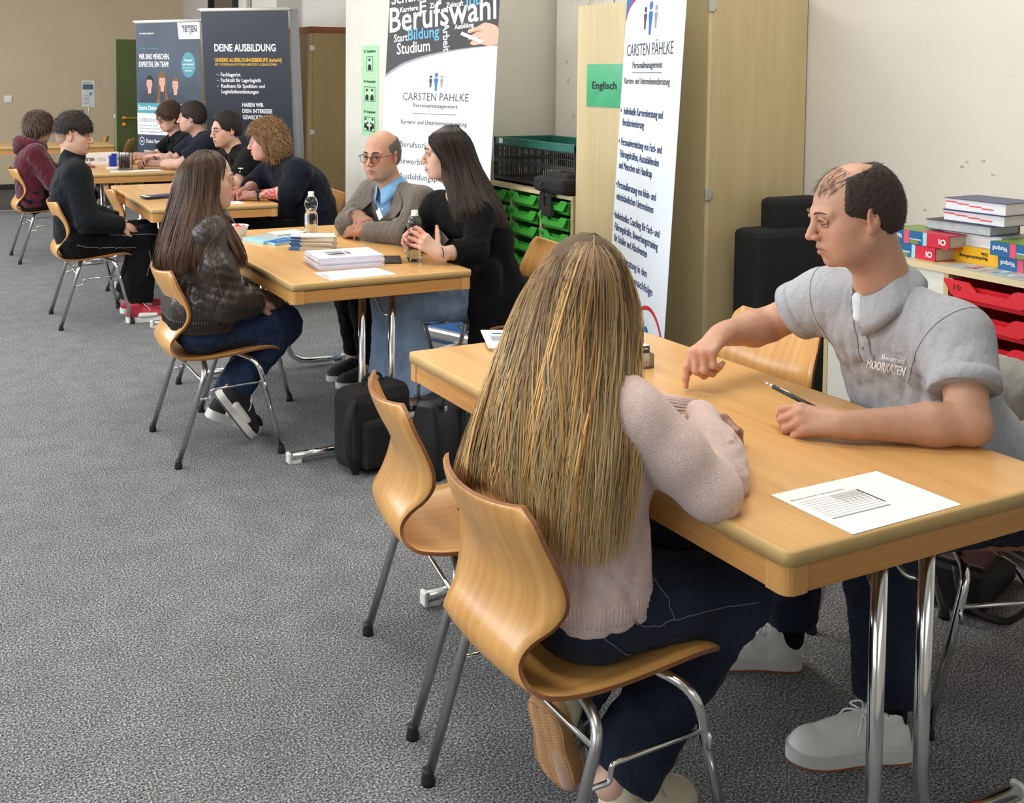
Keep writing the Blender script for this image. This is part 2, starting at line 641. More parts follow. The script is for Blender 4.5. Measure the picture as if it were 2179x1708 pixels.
M['black_fabric'] = plain('black_fabric', srgb(24, 24, 26), 0.9, noise=0.2, scale=60, bump=0.2, bscale=500)
M['black_leather'] = plain('black_leather', srgb(20, 21, 25), 0.42, noise=0.1, scale=50, bump=0.12, bscale=260)
M['paper'] = plain('paper', srgb(240, 240, 240), 0.7, noise=0.01)
M['paper_edge'] = plain('paper_edge', srgb(206, 206, 226), 0.8, noise=0.12, scale=220)
M['page_edge'] = plain('page_edge', srgb(196, 186, 168), 0.85, noise=0.08, scale=200)
M['page_white'] = plain('page_white', srgb(224, 226, 230), 0.85, noise=0.05, scale=200)
M['cover_blue'] = plain('cover_blue', srgb(24, 96, 148), 0.35, noise=0.05)
M['cover_red'] = plain('cover_red', srgb(196, 30, 60), 0.35, noise=0.05)
M['cover_pink'] = plain('cover_pink', srgb(222, 74, 98), 0.35, noise=0.05)
M['cover_green'] = plain('cover_green', srgb(110, 142, 62), 0.35, noise=0.05)
M['cover_navy'] = plain('cover_navy', srgb(46, 56, 104), 0.35, noise=0.1)
M['cover_yellow'] = plain('cover_yellow', srgb(232, 176, 22), 0.35, noise=0.05)
M['cover_grey'] = plain('cover_grey', srgb(170, 180, 184), 0.4, noise=0.1)
M['cover_light'] = plain('cover_light_blue', srgb(150, 204, 222), 0.35, noise=0.05)
M['flyer_blue'] = plain('flyer_blue', srgb(40, 104, 178), 0.3, noise=0.05)
M['clear'] = clear_mat('clear_plastic', (0.97, 0.98, 0.98, 1), 0.03, 1.33)
M['acrylic'] = thin_clear('clear_acrylic')
M['water'] = clear_mat('water', (0.96, 0.98, 0.98, 1), 0.0, 1.33)
M['glass'] = clear_mat('window_glass', (0.9, 0.93, 0.95, 1), 0.02, 1.45)
M['mug'] = plain('white_ceramic', srgb(240, 238, 232), 0.15, noise=0.01, spec=0.6)
M['bowl'] = plain('white_paper_bowl', srgb(234, 232, 224), 0.5, noise=0.02)
M['candy'] = plain('red_candy', srgb(206, 40, 54), 0.3)
M['gold'] = plain('gold_wrapper', srgb(196, 128, 60), 0.3, metal=0.5, noise=0.4, scale=150)
M['screen'] = plain('phone_glass', srgb(12, 13, 16), 0.08, noise=0.02)
M['blue_box'] = plain('blue_card', srgb(26, 50, 150), 0.4)
M['brown_wood'] = wood('red_brown_wood', srgb(104, 54, 30), srgb(140, 80, 48), 'X', 0.5, (30, 3))
M['leaf'] = plain('dark_leaf', srgb(44, 66, 40), 0.45, noise=0.2)
M['pot'] = plain('pot_blue', srgb(58, 82, 112), 0.5)

# ------------------------------------------------------------------ room shell
def struct(name, mb, mat):
    return tag(mb.build(name, mat if isinstance(mat, list) else [mat]), kind='structure')


WR = 3.73                                                        # right wall plane
struct('floor', MB().span((-2.8, -2.5, -0.05), (3.95, 12.5, 0.0)), M['carpet'])
struct('floor_far', MB().span((-2.8, 12.52, -0.05), (3.95, 14.9, 0.0)), plain('floor_dark_carpet', srgb(84, 84, 84), 0.95, noise=0.3, scale=160))
struct('trim_1', MB().span((-2.8, 12.48, -0.04), (3.95, 12.56, 0.006)), M['alu'])
struct('ceiling', MB().span((-2.9, -2.6, 3.16), (3.95, 15.0, 3.26)), M['ceiling'])
struct('wall_right', MB().span((WR, -2.5, 0), (WR + 0.15, 5.72, 3.2)), M['wall'])
struct('wall_right_recess', MB().span((WR + 0.05, 5.70, 0), (WR + 0.2, 8.0, 3.2)), M['wall'])
struct('wall_right_far', MB().span((3.80, 8.0, 0), (3.95, 10.7, 3.2)).span((3.53, 10.7, 0), (3.95, 14.9, 3.2)), M['wall'])
struct('wall_far', MB().span((-2.9, 14.8, 0), (3.6, 14.95, 3.2)), M['wall_far'])
struct('wall_left', MB().span((-3.0, -2.6, 0), (-2.8, 15.0, 3.2)), M['wall'])
struct('wall_back', MB().span((-2.9, -2.65, 0), (3.95, -2.45, 3.2)), M['wall'])
struct('baseboard_far', MB().span((-2.8, 14.77, 0), (3.53, 14.8, 0.07)), M['base'])
struct('baseboard_right', MB().span((WR - 0.015, -2.4, 0), (WR, 3.6, 0.06)), M['base'])
# pale panelled pier that projects from the right wall
struct('wall_pier', MB().span((3.0, 5.78, 0), (3.78, 7.46, 3.2), bev=0.004), M['pillar'])
struct('trim_2', MB().span((3.66, 6.36, 0), (3.79, 6.44, 3.2), bev=0.004), M['alu'])
struct('trim_3', MB().span((3.70, 6.26, 0), (3.79, 6.34, 3.2), bev=0.004), M['black_rubber'])
struct('trim_4', MB().span((3.66, 6.10, 0), (3.79, 6.25, 3.2), bev=0.004), M['alu'])
# transom window and pipe high on the wall behind the dark roll-up
w1 = struct('window_1', MB().span((3.47, 12.1, 2.16), (3.52, 12.16, 3.0)).span((3.47, 13.2, 2.16), (3.52, 13.26, 3.0))
            .span((3.47, 12.1, 2.16), (3.52, 13.26, 2.22)), M['base'])
MB().span((3.505, 12.16, 2.22), (3.515, 13.2, 3.0)).build('pane', [M['glass']], w1)
struct('trim_5', MB().tube([(3.47, 11.6, 0), (3.47, 11.6, 3.15)], 0.035, 12), M['wall'])
# scuffs on the near wall
rs = random.Random(3)
sc = MB()
for (v, z) in ((2.82, 1.21), (2.84, 1.19), (2.71, 1.17), (2.0, 1.55), (3.0, 1.0), (2.75, 1.22)):
    pts = [(v + rs.uniform(0.6, 1.2) * 0.010 * math.cos(a), z + rs.uniform(0.6, 1.2) * 0.006 * math.sin(a)) for a in np.linspace(0, 2 * PI, 9)[:-1]]
    sc.add([(WR - 0.0008, p[0], p[1]) for p in pts], [tuple(range(8))])
for (v, z) in ((5.58, 1.50), (5.52, 1.28), (5.6, 1.62)):
    pts = [(v + rs.uniform(0.5, 1.2) * 0.012 * math.cos(a), z + rs.uniform(0.5, 1.2) * 0.018 * math.sin(a)) for a in np.linspace(0, 2 * PI, 9)[:-1]]
    sc.add([(WR - 0.0008, p[0], p[1]) for p in pts], [tuple(range(8))])
tag(sc.build('wall_scuffs', [M['scuff']]), kind='structure')

# green door leaf standing open, brass furniture
dr = struct('door_1', MB().span((2.33, 13.2, 0.01), (3.36, 13.245, 1.935), bev=0.003), M['door_green'])
MB().span((2.305, 13.198, 0.01), (2.33, 13.247, 1.935)).build('door_edge', [plain('door_edge_lit', srgb(150, 158, 120), 0.5)], dr)  # free edge of the leaf; the light it catches is painted as a paler green
hb = MB().lathe([(0.024, 0), (0.026, 0.006), (0.012, 0.01), (0.010, 0.045)], (2.42, 13.2, 0.985), 16, axis=Matrix.Rotation(PI / 2, 3, 'X'))
hb.tube(fillet([(2.42, 13.155, 0.985), (2.43, 13.15, 0.985), (2.565, 13.15, 0.985)], 0.01), 0.010, 10)
hb.build('handle', [M['brass']], dr)
MB().lathe([(0.026, 0), (0.026, 0.006), (0.010, 0.009)], (2.42, 13.2, 0.905), 18, axis=Matrix.Rotation(PI / 2, 3, 'X')).build('lock_rose', [M['brass']], dr)
MB().span((2.296, 13.19, 0.98), (2.312, 13.2, 1.03)).build('latch', [M['white_plastic']], dr)

# light switch on the far wall
t = thing('light_switch', 'white square light switch on the tan far wall', 'switch', (1.23, 14.8, 1.18))
MB().box((0, -0.006, 0), (0.095, 0.012, 0.095), bev=0.003).build('frame', [M['white_plastic']], t)
MB().box((0, -0.014, 0), (0.062, 0.008, 0.062), bev=0.002).build('rocker', [M['mug']], t)

# ------------------------------------------------------------------ tables
TW, TL, TH = 0.79, 1.462, 0.73


def make_table():
    t = thing('conference_table', 'x', 'table')
    MB().box((TW / 2, TL / 2, TH - 0.0125), (TW - 0.012, TL - 0.012, 0.0252), bev=0.003).build('table_top', [M['table_top']], t)
    # edge band all round, rounded in plan at the corners
    rb = MB()
    r = 0.018
    out, inn = [], []
    for cx, cy, a0 in ((r, r, PI), (TW - r, r, 1.5 * PI), (TW - r, TL - r, 0), (r, TL - r, PI / 2)):
        for k in range(5):
            a = a0 + k * PI / 8
            out.append((cx + r * math.cos(a), cy + r * math.sin(a)))
            inn.append((cx + (r - 0.008) * math.cos(a), cy + (r - 0.008) * math.sin(a)))
    n = len(out)
    zs = [(TH - 0.027, 0), (TH - 0.004, 0), (TH - 0.001, 0.3), (TH, 1)]
    vs, fs = [], []
    for z, k in zs:
        for o, i in zip(out, inn):
            vs.append((o[0] + (i[0] - o[0]) * k, o[1] + (i[1] - o[1]) * k, z))
    for j in range(len(zs) - 1):
        for k in range(n):
            fs.append((j * n + k, j * n + (k + 1) % n, (j + 1) * n + (k + 1) % n, (j + 1) * n + k))
    vs += [(i[0], i[1], TH - 0.027) for i in inn]
    o4 = len(zs) * n
    for k in range(n):
        fs.append((k, o4 + k, o4 + (k + 1) % n, (k + 1) % n))
    rb.add(vs, fs, 0, True)
    rb.build('edge_band', [M['edge_band']], t)
    zt, zb, ins, th, cl = TH - 0.030, TH - 0.078, 0.004, 0.018, 0.05
    MB().span((cl, ins, zb), (TW - cl, ins + th, zt)).build('apron', [M['apron_x']], t)
    MB().span((cl, TL - ins - th, zb), (TW - cl, TL - ins, zt)).build('apron', [M['apron_x']], t)
    MB().span((ins, cl, zb), (ins + th, TL - cl, zt)).build('apron', [M['apron']], t)
    MB().span((TW - ins - th, cl, zb), (TW - ins, TL - cl, zt)).build('apron', [M['apron']], t)
    for cx, cy, a0 in ((0, 0, 0), (TW, 0, 1), (TW, TL, 2), (0, TL, 3)):
        R = Matrix.Rotation(a0 * PI / 2, 3, 'Z')
        r2, w2 = 0.022, cl + 0.0005
        e = ins - 0.002
        pl = [(w2, e)] + [(e + r2 - r2 * math.sin(a), e + r2 - r2 * math.cos(a)) for a in np.linspace(0, PI / 2, 6)] + [(e, w2), (e + th + .002, w2), (e + th + .002, e + th + .002), (w2, e + th + .002)]
        pl = [(R @ Vector((x, y, 0))).to_2d() for x, y in pl]
        MB().prism([(p[0] + cx, p[1] + cy) for p in pl][::-1], (0, 0, zb - 0.002), (1, 0, 0), (0, 1, 0), (0, 0, zt - zb + 0.003)).build('corner_block', [M['corner']], t)
    for y, sy in ((0.085, 1), (TL - 0.085, -1)):
        for s in (-1, 1):
            x = TW / 2 + s * 0.066
            p = fillet([(x, y, TH - 0.05), (x, y, 0.035), (TW / 2 + s * 0.375, y, 0.030)], 0.13, 8)
            lg = MB().tube(p, 0.0152, 16).build('leg', [M['chrome']], t)
            cp = MB().box((TW / 2 + s * 0.378, y, 0.026), (0.014, 0.034, 0.042), bev=0.004)
            cp.box((TW / 2 + s * 0.352, y, 0.008), (0.05, 0.024, 0.016), bev=0.002)
            cp.build('foot_cap', [M['white_plastic']], lg)
            b = fillet([(x - s * 0.0, y + sy * 0.012, 0.55), (x - s * 0.02, y + sy * 0.03, 0.55), (x - s * 0.05, y + sy * 0.16, TH - 0.05)], 0.02, 4)
            MB().tube(b, 0.0055, 8).build('brace', [M['chrome']], t)
    MB().box((TW * 0.80, 0.10, TH - 0.085), (0.06, 0.02, 0.012), bev=0.002).build('catch', [M['black_rubber']], t)
    MB().box((TW * 0.20, 0.10, TH - 0.085), (0.06, 0.02, 0.012), bev=0.002).build('catch', [M['black_rubber']], t)
    return t


tables = [((1.3425, 1.3269), 0.0168, 'beech conference table in front with one printed sheet and a white mug'),
          ((1.3320, 3.8554), 0.0073, 'beech conference table with two water bottles and piled white papers'),
          ((1.3104, 6.3317), -0.0125, 'beech conference table with a fan of dark leaflets, before the curly haired woman'),
          ((1.2720, 8.7200), -0.0300, 'beech conference table with a glass of pens and two tent cards'),
          ((2.1140, 12.0870), PI / 2 - 0.03, 'empty beech table by the far wall carrying the acrylic leaflet stand')]
tb0 = make_table()
for i, (p, r, lab) in enumerate(tables):
    o = tb0 if i == 0 else copy_tree(tb0)
    o.location = (p[0], p[1], 0)
    o.rotation_euler = (0, 0, r)
    tag(o, lab, 'table', 'conference tables in a row')

# ------------------------------------------------------------------ chairs
CH_PROF = [(-0.046, 0.748), (-0.036, 0.72), (-0.018, 0.68), (0.004, 0.64), (0.020, 0.605), (0.026, 0.575), (0.020, 0.54), (0.004, 0.505), (-0.014, 0.475),
           (-0.020, 0.448), (-0.010, 0.422), (0.018, 0.402), (0.06, 0.394), (0.11, 0.392), (0.18, 0.397), (0.25, 0.406), (0.31, 0.415), (0.36, 0.421), (0.40, 0.421), (0.425, 0.414), (0.438, 0.402)]
CH_W = [0.150, 0.178, 0.186, 0.193, 0.199, 0.199, 0.178, 0.150, 0.143, 0.150, 0.166, 0.180, 0.189, 0.194, 0.199, 0.202, 0.203, 0.202, 0.196, 0.184, 0.160]
CH_DISH = [0.040, 0.040, 0.038, 0.036, 0.034, 0.030, 0.022, 0.014, 0.012, 0.012, 0.012, 0.013, 0.014, 0.014, 0.013, 0.012, 0.010, 0.008, 0.004, 0.0, -0.002]


def smooth_rows(a, m=3):
    return np.array(catmull([np.atleast_1d(x) for x in a], m))


def make_chair():
    t = thing('shell_chair', 'x', 'chair')
    pr = smooth_rows(CH_PROF, 3)
    wd = smooth_rows(CH_W, 3)[:, 0]
    ds = smooth_rows(CH_DISH, 3)[:, 0]
    ns, nt_ = len(pr), 15
    tan = np.gradient(pr, axis=0)
    tan /= np.linalg.norm(tan, axis=1)[:, None]
    nor = np.stack([-tan[:, 1], tan[:, 0]], 1) * 1.0            # toward the sitter: forward on the back, up on the seat
    nor = np.where((nor[:, :1] * 0 + 1) > 0, nor, nor)
    # tan goes down the back then forward; sitter side = rotate +90 deg
    vs, fs, mi, sm = [], [], [], []
    half = 0.0046
    for side in (1, -1):
        for i in range(ns):
            for k in range(nt_):
                q = -1 + 2 * k / (nt_ - 1)
                y = wd[i] * q
                off = ds[i] * abs(q) ** 2.2
                p = pr[i] + nor[i] * (off + side * half)
                vs.append((p[0], y, p[1]))
    idx = lambda s, i, k: s * ns * nt_ + i * nt_ + k
    for i in range(ns - 1):
        for k in range(nt_ - 1):
            fs.append((idx(0, i, k), idx(0, i, k + 1), idx(0, i + 1, k + 1), idx(0, i + 1, k)))
            fs.append((idx(1, i, k), idx(1, i + 1, k), idx(1, i + 1, k + 1), idx(1, i, k + 1)))
            mi += [0, 0]
    for i in range(ns - 1):
        for k in (0, nt_ - 1):
            fs.append((idx(0, i, k), idx(0, i + 1, k), idx(1, i + 1, k), idx(1, i, k)))
            mi.append(1)
    for k in range(nt_ - 1):
        for i in (0, ns - 1):
            fs.append((idx(0, i, k), idx(1, i, k), idx(1, i, k + 1), idx(0, i, k + 1)))
            mi.append(1)
    sh = mesh_obj('seat_shell', vs, fs, [M['ply'], M['ply_edge']], t, midx=mi)
    arc = np.concatenate([[0], np.cumsum(np.linalg.norm(np.diff(pr, axis=0), axis=1))])
    uv = sh.data.uv_layers.new(name='grain')
    for lp in sh.data.loops:
        i = (lp.vertex_index % (ns * nt_)) // nt_
        uv.data[lp.index].uv = (vs[lp.vertex_index][1], arc[i])
    bm = bmesh.new(); bm.from_mesh(sh.data); bmesh.ops.recalc_face_normals(bm, faces=bm.faces); bm.to_mesh(sh.data); bm.free()
    sh.data.polygons.foreach_set('use_smooth', np.array([m == 0 for m in mi]))
    for x, y in ((0.20, 0.055), (0.20, -0.055), (0.33, 0.055), (0.33, -0.055)):
        MB().lathe([(0.006, 0), (0.005, 0.002)], (x, y, 0.4055 if x < .3 else 0.4225), 10).build('screw', [M['ply_edge']], sh)
    for s in (-1, 1):
        p = fillet([(0.000, 0.238 * s, 0.02), (0.108, 0.236 * s, 0.372), (0.128, 0.12 * s, 0.381), (0.15, 0.06 * s, 0.382)], 0.05, 6)
        lg = MB().tube(p, 0.0110, 12).build('leg', [M['satin']], t)
        MB().lathe([(0.0155, 0), (0.0155, 0.010), (0.0125, 0.026), (0.0125, 0.034)], (-0.002, 0.238 * s, 0.0), 12).build('glide', [M['glide']], lg)
        p = fillet([(0.415, 0.238 * s, 0.02), (0.322, 0.236 * s, 0.385), (0.27, 0.12 * s, 0.398), (0.25, 0.06 * s, 0.396)], 0.05, 6)
        lg = MB().tube(p, 0.0110, 12).build('leg', [M['chrome']], t)
        MB().lathe([(0.0155, 0), (0.0155, 0.010), (0.0125, 0.026), (0.0125, 0.034)], (0.417, 0.238 * s, 0.0), 12).build('glide', [M['glide']], lg)
        p = fillet([(0.074, 0.238 * s, 0.262), (0.128, 0.238 * s, 0.262), (0.130, 0.238 * s, 0.296), (0.345, 0.238 * s, 0.304)], 0.012, 4)
        st = MB().tube(p, 0.0052, 8)
        st.tube(fillet([(0.345, 0.238 * s, 0.304), (0.348, 0.248 * s, 0.295), (0.345, 0.25 * s, 0.27)], 0.008, 3), 0.0052, 8)
        st.build('stretcher', [M['chrome']], t)
    MB().tube([(0.092, -0.236, 0.335), (0.092, 0.236, 0.335)], 0.0055, 8).build('crossbar', [M['chrome']], t)
    MB().box((0.20, 0, 0.386), (0.20, 0.10, 0.006), bev=0.002).build('mounting_plate', [M['satin']], t)
    return t


CHAIRS = [((1.006, 1.768), 0.0, 'bent plywood chair in front under the woman with long blond hair'),
          ((1.0875, 2.397), -10.5, 'empty plywood chair beside the blond woman, its whole seat showing'),
          ((0.945, 4.312), 0.0, 'bent plywood chair under the woman in the brown leather jacket'),
          ((1.205, 4.965), -1.0, 'plywood chair pushed under the table behind the leather jacket woman'),
          ((0.828, 6.82), 0.0, 'bent plywood chair under the boy in black with red and white shoes'),
          ((1.270, 7.41), -2.0, 'empty plywood chair at the table with dark leaflets, behind the boy in black'),
          ((0.810, 9.235), 3.0, 'bent plywood chair under the boy in the maroon hoodie'),
          ((2.598, 1.800), 166.4, 'plywood chair under the man in the grey polo shirt'),
          ((2.565, 2.61), 183.0, 'empty plywood chair behind the outstretched arm of the man in the polo'),
          ((2.74, 4.22), 178.0, 'plywood chair under the woman in the long black blazer'),
          ((2.62, 4.95), 184.0, 'plywood chair under the bald man in the taupe blazer'),
          ((2.60, 6.62), 176.0, 'plywood chair under the curly haired woman in navy'),
          ((2.56, 7.42), 184.0, 'plywood chair under the dark haired man in the black polo'),
          ((2.62, 8.86), 182.0, 'plywood chair under the man in the navy T-shirt'),
          ((2.50, 9.55), 180.0, 'plywood chair under the boy with glasses in the black polo'),
          ((2.42, 12.85), 160.0, 'empty chair behind the far table, nearest to the green door'),
          ((2.24, 13.50), 178.0, 'empty chair behind the far table, second from the green door')]
ch0 = make_chair()
for i, (p, r, lab) in enumerate(CHAIRS):
    o = ch0 if i == 0 else copy_tree(ch0)
    o.location = (p[0], p[1], 0)
    o.rotation_euler = (0, 0, math.radians(r))
    tag(o, lab, 'chair', 'moulded plywood chairs on steel legs')

# ------------------------------------------------------------------ tall cabinets
def cabinet(name, label, u0, u1, v0, v1, h, mat, edge, hinge_z, split=True):
    t = thing(name, label, 'cabinet', (u0, v0, 0))
    D, L = u1 - u0, v1 - v0
    MB().span((0.022, 0, 0.06), (D, L, h), bev=0.002).span((0.06, 0.02, 0), (D, L - 0.02, 0.06)).build('body', [mat], t)
    mid = L / 2
    for a, b in ((0.003, mid - 0.0015), (mid + 0.0015, L - 0.003)):
        d = MB().span((0, a, 0.065), (0.0195, b, h - 0.003), bev=0.0015).build('door', [mat], t)
        if a < 0.1:
            MB().span((-0.0008, -0.0005, 0.065), (0.020, 0.0025, h - 0.003)).build('edge_strip', [edge], d)
            for z in hinge_z:
                hg = MB().box((0.010, -0.003, z), (0.034, 0.008, 0.050), bev=0.002)
                hg.box((0.030, -0.003, z), (0.018, 0.006, 0.032), bev=0.002)
                hg.build('hinge', [M['alu']], d)
        hn = MB().tube(fillet([(0, mid + (0.04 if b > mid else -0.04), 0.95), (-0.03, mid + (0.04 if b > mid else -0.04), 0.95), (-0.03, mid + (0.04 if b > mid else -0.04), 1.07), (0, mid + (0.04 if b > mid else -0.04), 1.07)], 0.01), 0.005, 8)
        hn.build('handle', [M['alu']], d)
    return t


cabinet('tall_cabinet', 'tall birch cabinet behind the narrow white roll-up, with a green subject card', 3.15, 3.72, 3.64, 4.635, 1.893, M['birch'], M['birch_edge'], (1.84, 1.02, 0.2))
cabinet('tall_cabinet', 'tall brown cabinet standing behind the curly haired woman', 3.24, 3.79, 8.88, 9.88, 1.892, M['cab_brown'], M['cab_brown'], (1.76, 1.02, 0.2))
t = thing('wooden_box', 'low red-brown wooden box lying on top of the brown cabinet', 'box', (3.46, 9.25, 1.892))
for k in range(2):
    MB().box((-0.20 + 0.4 * k, 0, 0.03), (0.014, 0.6, 0.06)).build('side', [M['brown_wood']], t)
    MB().box((0, -0.30 + 0.6 * k, 0.03), (0.4, 0.014, 0.06)).build('side', [M['brown_wood']], t)
MB().box((0, 0, 0.006), (0.4, 0.6, 0.012)).build('bottom', [M['brown_wood']], t)

# green subject card taped on the cabinet
t = thing('subject_card', 'green laminated card reading Englisch taped to the birch cabinet', 'sign', (3.148, 4.392, 1.486))
MB().box((0, 0, 0), (0.0015, 0.300, 0.214)).build('card', [M['green_card']], t)
p = Panel((-0.001, 0.15, -0.107), (0, -1, 0), (0, 0, 1), (-1, 0, 0))
p.text('Englisch', 0.15, 0.09, 0.036, 0, w=0.20, align='C', bold=0.0018)
p.build('lettering', [M['ink_black']], t)

# three green work-form sheets on the pier
def person_icon(p, x, y, s, mi=0, flip=1):
    p.ell(x, y + s * 1.05, s * 0.30, s * 0.36, 1, 0.0010, 12)
    p.ell(x - flip * s * 0.05, y + s * 1.30, s * 0.33, s * 0.20, mi, 0.0012, 12)
    p.poly([(x - s * 0.55, y), (x + s * 0.55, y), (x + s * 0.48, y + s * 0.55), (x + s * 0.2, y + s * 0.75), (x - s * 0.2, y + s * 0.75), (x - s * 0.48, y + s * 0.55)], mi, 0.0011)


for i, (txt, n, z) in enumerate((('EA : Einzelarbeit', 1, 1.634), ('PA : Partnerarbeit', 2, 1.420), ('GA : Gruppenarbeit', 4, 1.205))):
    t = thing('work_form_sheet', ('mint green sheet on the pier showing a single person, topmost of three', 'mint green sheet on the pier showing two people, middle of three',
                                  'mint green sheet on the pier showing a group, lowest of three')[i], 'sign', (2.998, 6.995, z), 0, 'mint green sheets on the pier')
    MB().box((0, 0, 0), (0.0015, 0.300, 0.208)).build('sheet', [M['green_paper']], t)
    p = Panel((-0.001, 0.15, -0.104), (0, -1, 0), (0, 0, 1), (-1, 0, 0))
    p.text(txt, 0.15, 0.158, 0.018, 0, w=0.21, align='C', bold=0.001)
    w = 0.055 if n == 1 else 0.10
    p.rect(0.15 - w, 0.026, 0.15 + w, 0.130, 0, 0.0004)
    p.rect(0.15 - w + 0.006, 0.030, 0.15 + w - 0.006, 0.126, 2, 0.0006)
    for k in range(n):
        if n == 1: person_icon(p, 0.15, 0.034, 0.055)
        elif n == 2: person_icon(p, 0.105 + 0.09 * k, 0.034, 0.055, 0, 1 - 2 * k)
        else: person_icon(p, (0.085, 0.21, 0.12, 0.18)[k], 0.034 + (0.015 if k < 2 else 0), 0.05 if k < 2 else 0.04)
    p.build('print', [M['ink_black'], M['ink_white'], M['green_paper']], t)

# potted plant on the cabinet: long leaves over the far edge
t = thing('potted_plant', 'dark leaved potted plant on top of the birch cabinet', 'plant', (3.46, 4.42, 1.893))
MB().lathe([(0.055, 0), (0.075, 0.12), (0.08, 0.12), (0.07, 0.11)], (0, 0, 0), 20).build('pot', [M['pot']], t)
rp = random.Random(5)
for k in range(15):
    a = rp.uniform(PI * 0.35, PI * 1.15)
    ln = rp.uniform(0.28, 0.46)
    d = np.array((math.cos(a), math.sin(a), 0))
    pts = [np.array((0, 0, 0.10)) + d * ln * q + np.array((0, 0, 0.20 * math.sin(q * 2.6) - 0.20 * q ** 2.2)) for q in np.linspace(0, 1, 8)]
    MB().tube(pts, [0.012 * (1 - q) ** 0.7 + 0.001 for q in np.linspace(0, 1, 8)], 6, flat=0.2).build('leaf', [M['leaf']], t)


# ------------------------------------------------------------------ tray shelves
def tray_front(w, h=0.068):
    """Outline of the lip plate: raised ends, scalloped grip between."""
    a = w / 2
    pts = [(-a, 0.0), (-a + 0.004, 0.004), (-a * 0.42, 0.002), (-a * 0.26, -0.020)]
    for k in range(9):
        x = -a * 0.24 + k * (a * 0.62) / 8
        pts.append((x, -0.026 + (0.0035 if k % 2 else 0.0)))
    pts += [(a * 0.44, -0.022), (a * 0.56, -0.002), (a * 0.64, 0.003), (a - 0.004, 0.003), (a, 0.0), (a, -0.006), (a - 0.03, -0.045), (a - 0.045, -0.052), (-a + 0.045, -0.052), (-a + 0.03, -0.045), (-a, -0.006)]
    return pts[::-1]


def make_tray(mat, depth=0.40, w=0.300):
    """Origin at the middle of the rim's front edge; the tray runs back along +x."""
    t = thing('storage_tray', 'x', 'tray')
    pl = tray_front(w)
    MB().prism(pl, (-0.004, 0, 0), (0, -1, 0), (0, 0, 1), (0.006, 0, 0)).build('front_lip', [mat], t)
    b = MB()
    hw, hb, d0 = w / 2 - 0.008, w / 2 - 0.022, 0.012
    top = [(d0, -hw, -0.012), (d0, hw, -0.012), (depth, hw, -0.006), (depth, -hw, -0.006)]
    bot = [(d0 + 0.012, -hb, -0.072), (d0 + 0.012, hb, -0.072), (depth - 0.01, hb, -0.072), (depth - 0.01, -hb, -0.072)]
    ti = [(x + (0.003 if x < 0.2 else -0.003), y * 0.985, z) for x, y, z in top]
    bi = [(x + (0.003 if x < 0.2 else -0.003), y * 0.985, z + 0.003) for x, y, z in bot]
    # the grip's dip lowers the middle of the front wall
    b.add(top + bot + ti + bi, [(0, 1, 5, 4), (1, 2, 6, 5), (2, 3, 7, 6), (3, 0, 4, 7), (4, 5, 6, 7), (8, 12, 13, 9), (9, 13, 14, 10), (10, 14, 15, 11), (11, 15, 12, 8), (12, 15, 14, 13),
                               (1, 2, 10, 9), (2, 3, 11, 10), (3, 0, 8, 11)])
    b.build('tub', [mat], t)
    rm = MB()
    for s in (-1, 1):
        rm.span((0, s * (w / 2 + 0.001), -0.008), (depth, s * (w / 2 - 0.010), -0.002))
    rm.build('rim', [mat], t)
    return t


def tray_shelf(label, u0, u1, v0, dividers, v1, h, panel_from=None):
    t = thing('tray_shelf', label, 'shelf', (u0, v0, 0))
    D, L = u1 - u0, v1 - v0
    tp = MB().span((-0.006, -0.004, h - 0.022), (D, L + 0.004, h), bev=0.0015).build('top', [M['birch']], t)
    MB().span((-0.0075, -0.004, h - 0.021), (-0.006, L + 0.004, h - 0.001)).build('edge_strip', [M['birch_edge']], tp)
    MB().span((0, 0, 0.05), (D, 0.019, h - 0.022)).build('side', [M['birch']], t)
    MB().span((0, L - 0.019, 0.05), (D, L, h - 0.022)).build('side', [M['birch']], t)
    MB().span((0.01, 0.0, 0.03), (D, L, 0.07)).build('plinth', [M['birch']], t)
    MB().span((D - 0.008, 0.0, 0.06), (D, L, h - 0.022)).build('back', [M['birch']], t)
    for y in dividers:
        MB().span((0.0, y - v0 - 0.009, 0.07), (D - 0.01, y - v0 + 0.009, h - 0.022)).build('divider', [M['birch']], t)
    if panel_from is not None:
        MB().span((0.002, panel_from - v0, 0.07), (0.02, L - 0.02, h - 0.024)).build('panel', [M['pillar']], t)
    return t


ORD = ['top', 'second', 'third', 'fourth', 'fifth', 'sixth', 'seventh', 'eighth', 'ninth']
sg = tray_shelf('birch shelf of green trays with a black crate on top', 3.15, 3.70, 4.655, (4.965, 5.285), 5.605, 0.905)
sr = tray_shelf('birch shelf of red trays with piled dictionaries on top', 3.15, 3.70, 1.42, (1.765, 2.105, 2.445), 2.96, 0.905, 2.45)
gt0 = make_tray(M['tray_green'])
rt0 = make_tray(M['tray_red'], 0.40, 0.318)
used = set()
rt = random.Random(11)


def runner(shelf, x, y0, y1, z):
    for y, s in ((y0, 1), (y1, -1)):
        MB().span((0.005, y, z - 0.012), (0.40, y + s * 0.010, z - 0.009)).span((0.003, y, z - 0.018), (0.010, y + s * 0.012, z + 0.004)).build('runner', [M['white_plastic']], shelf)


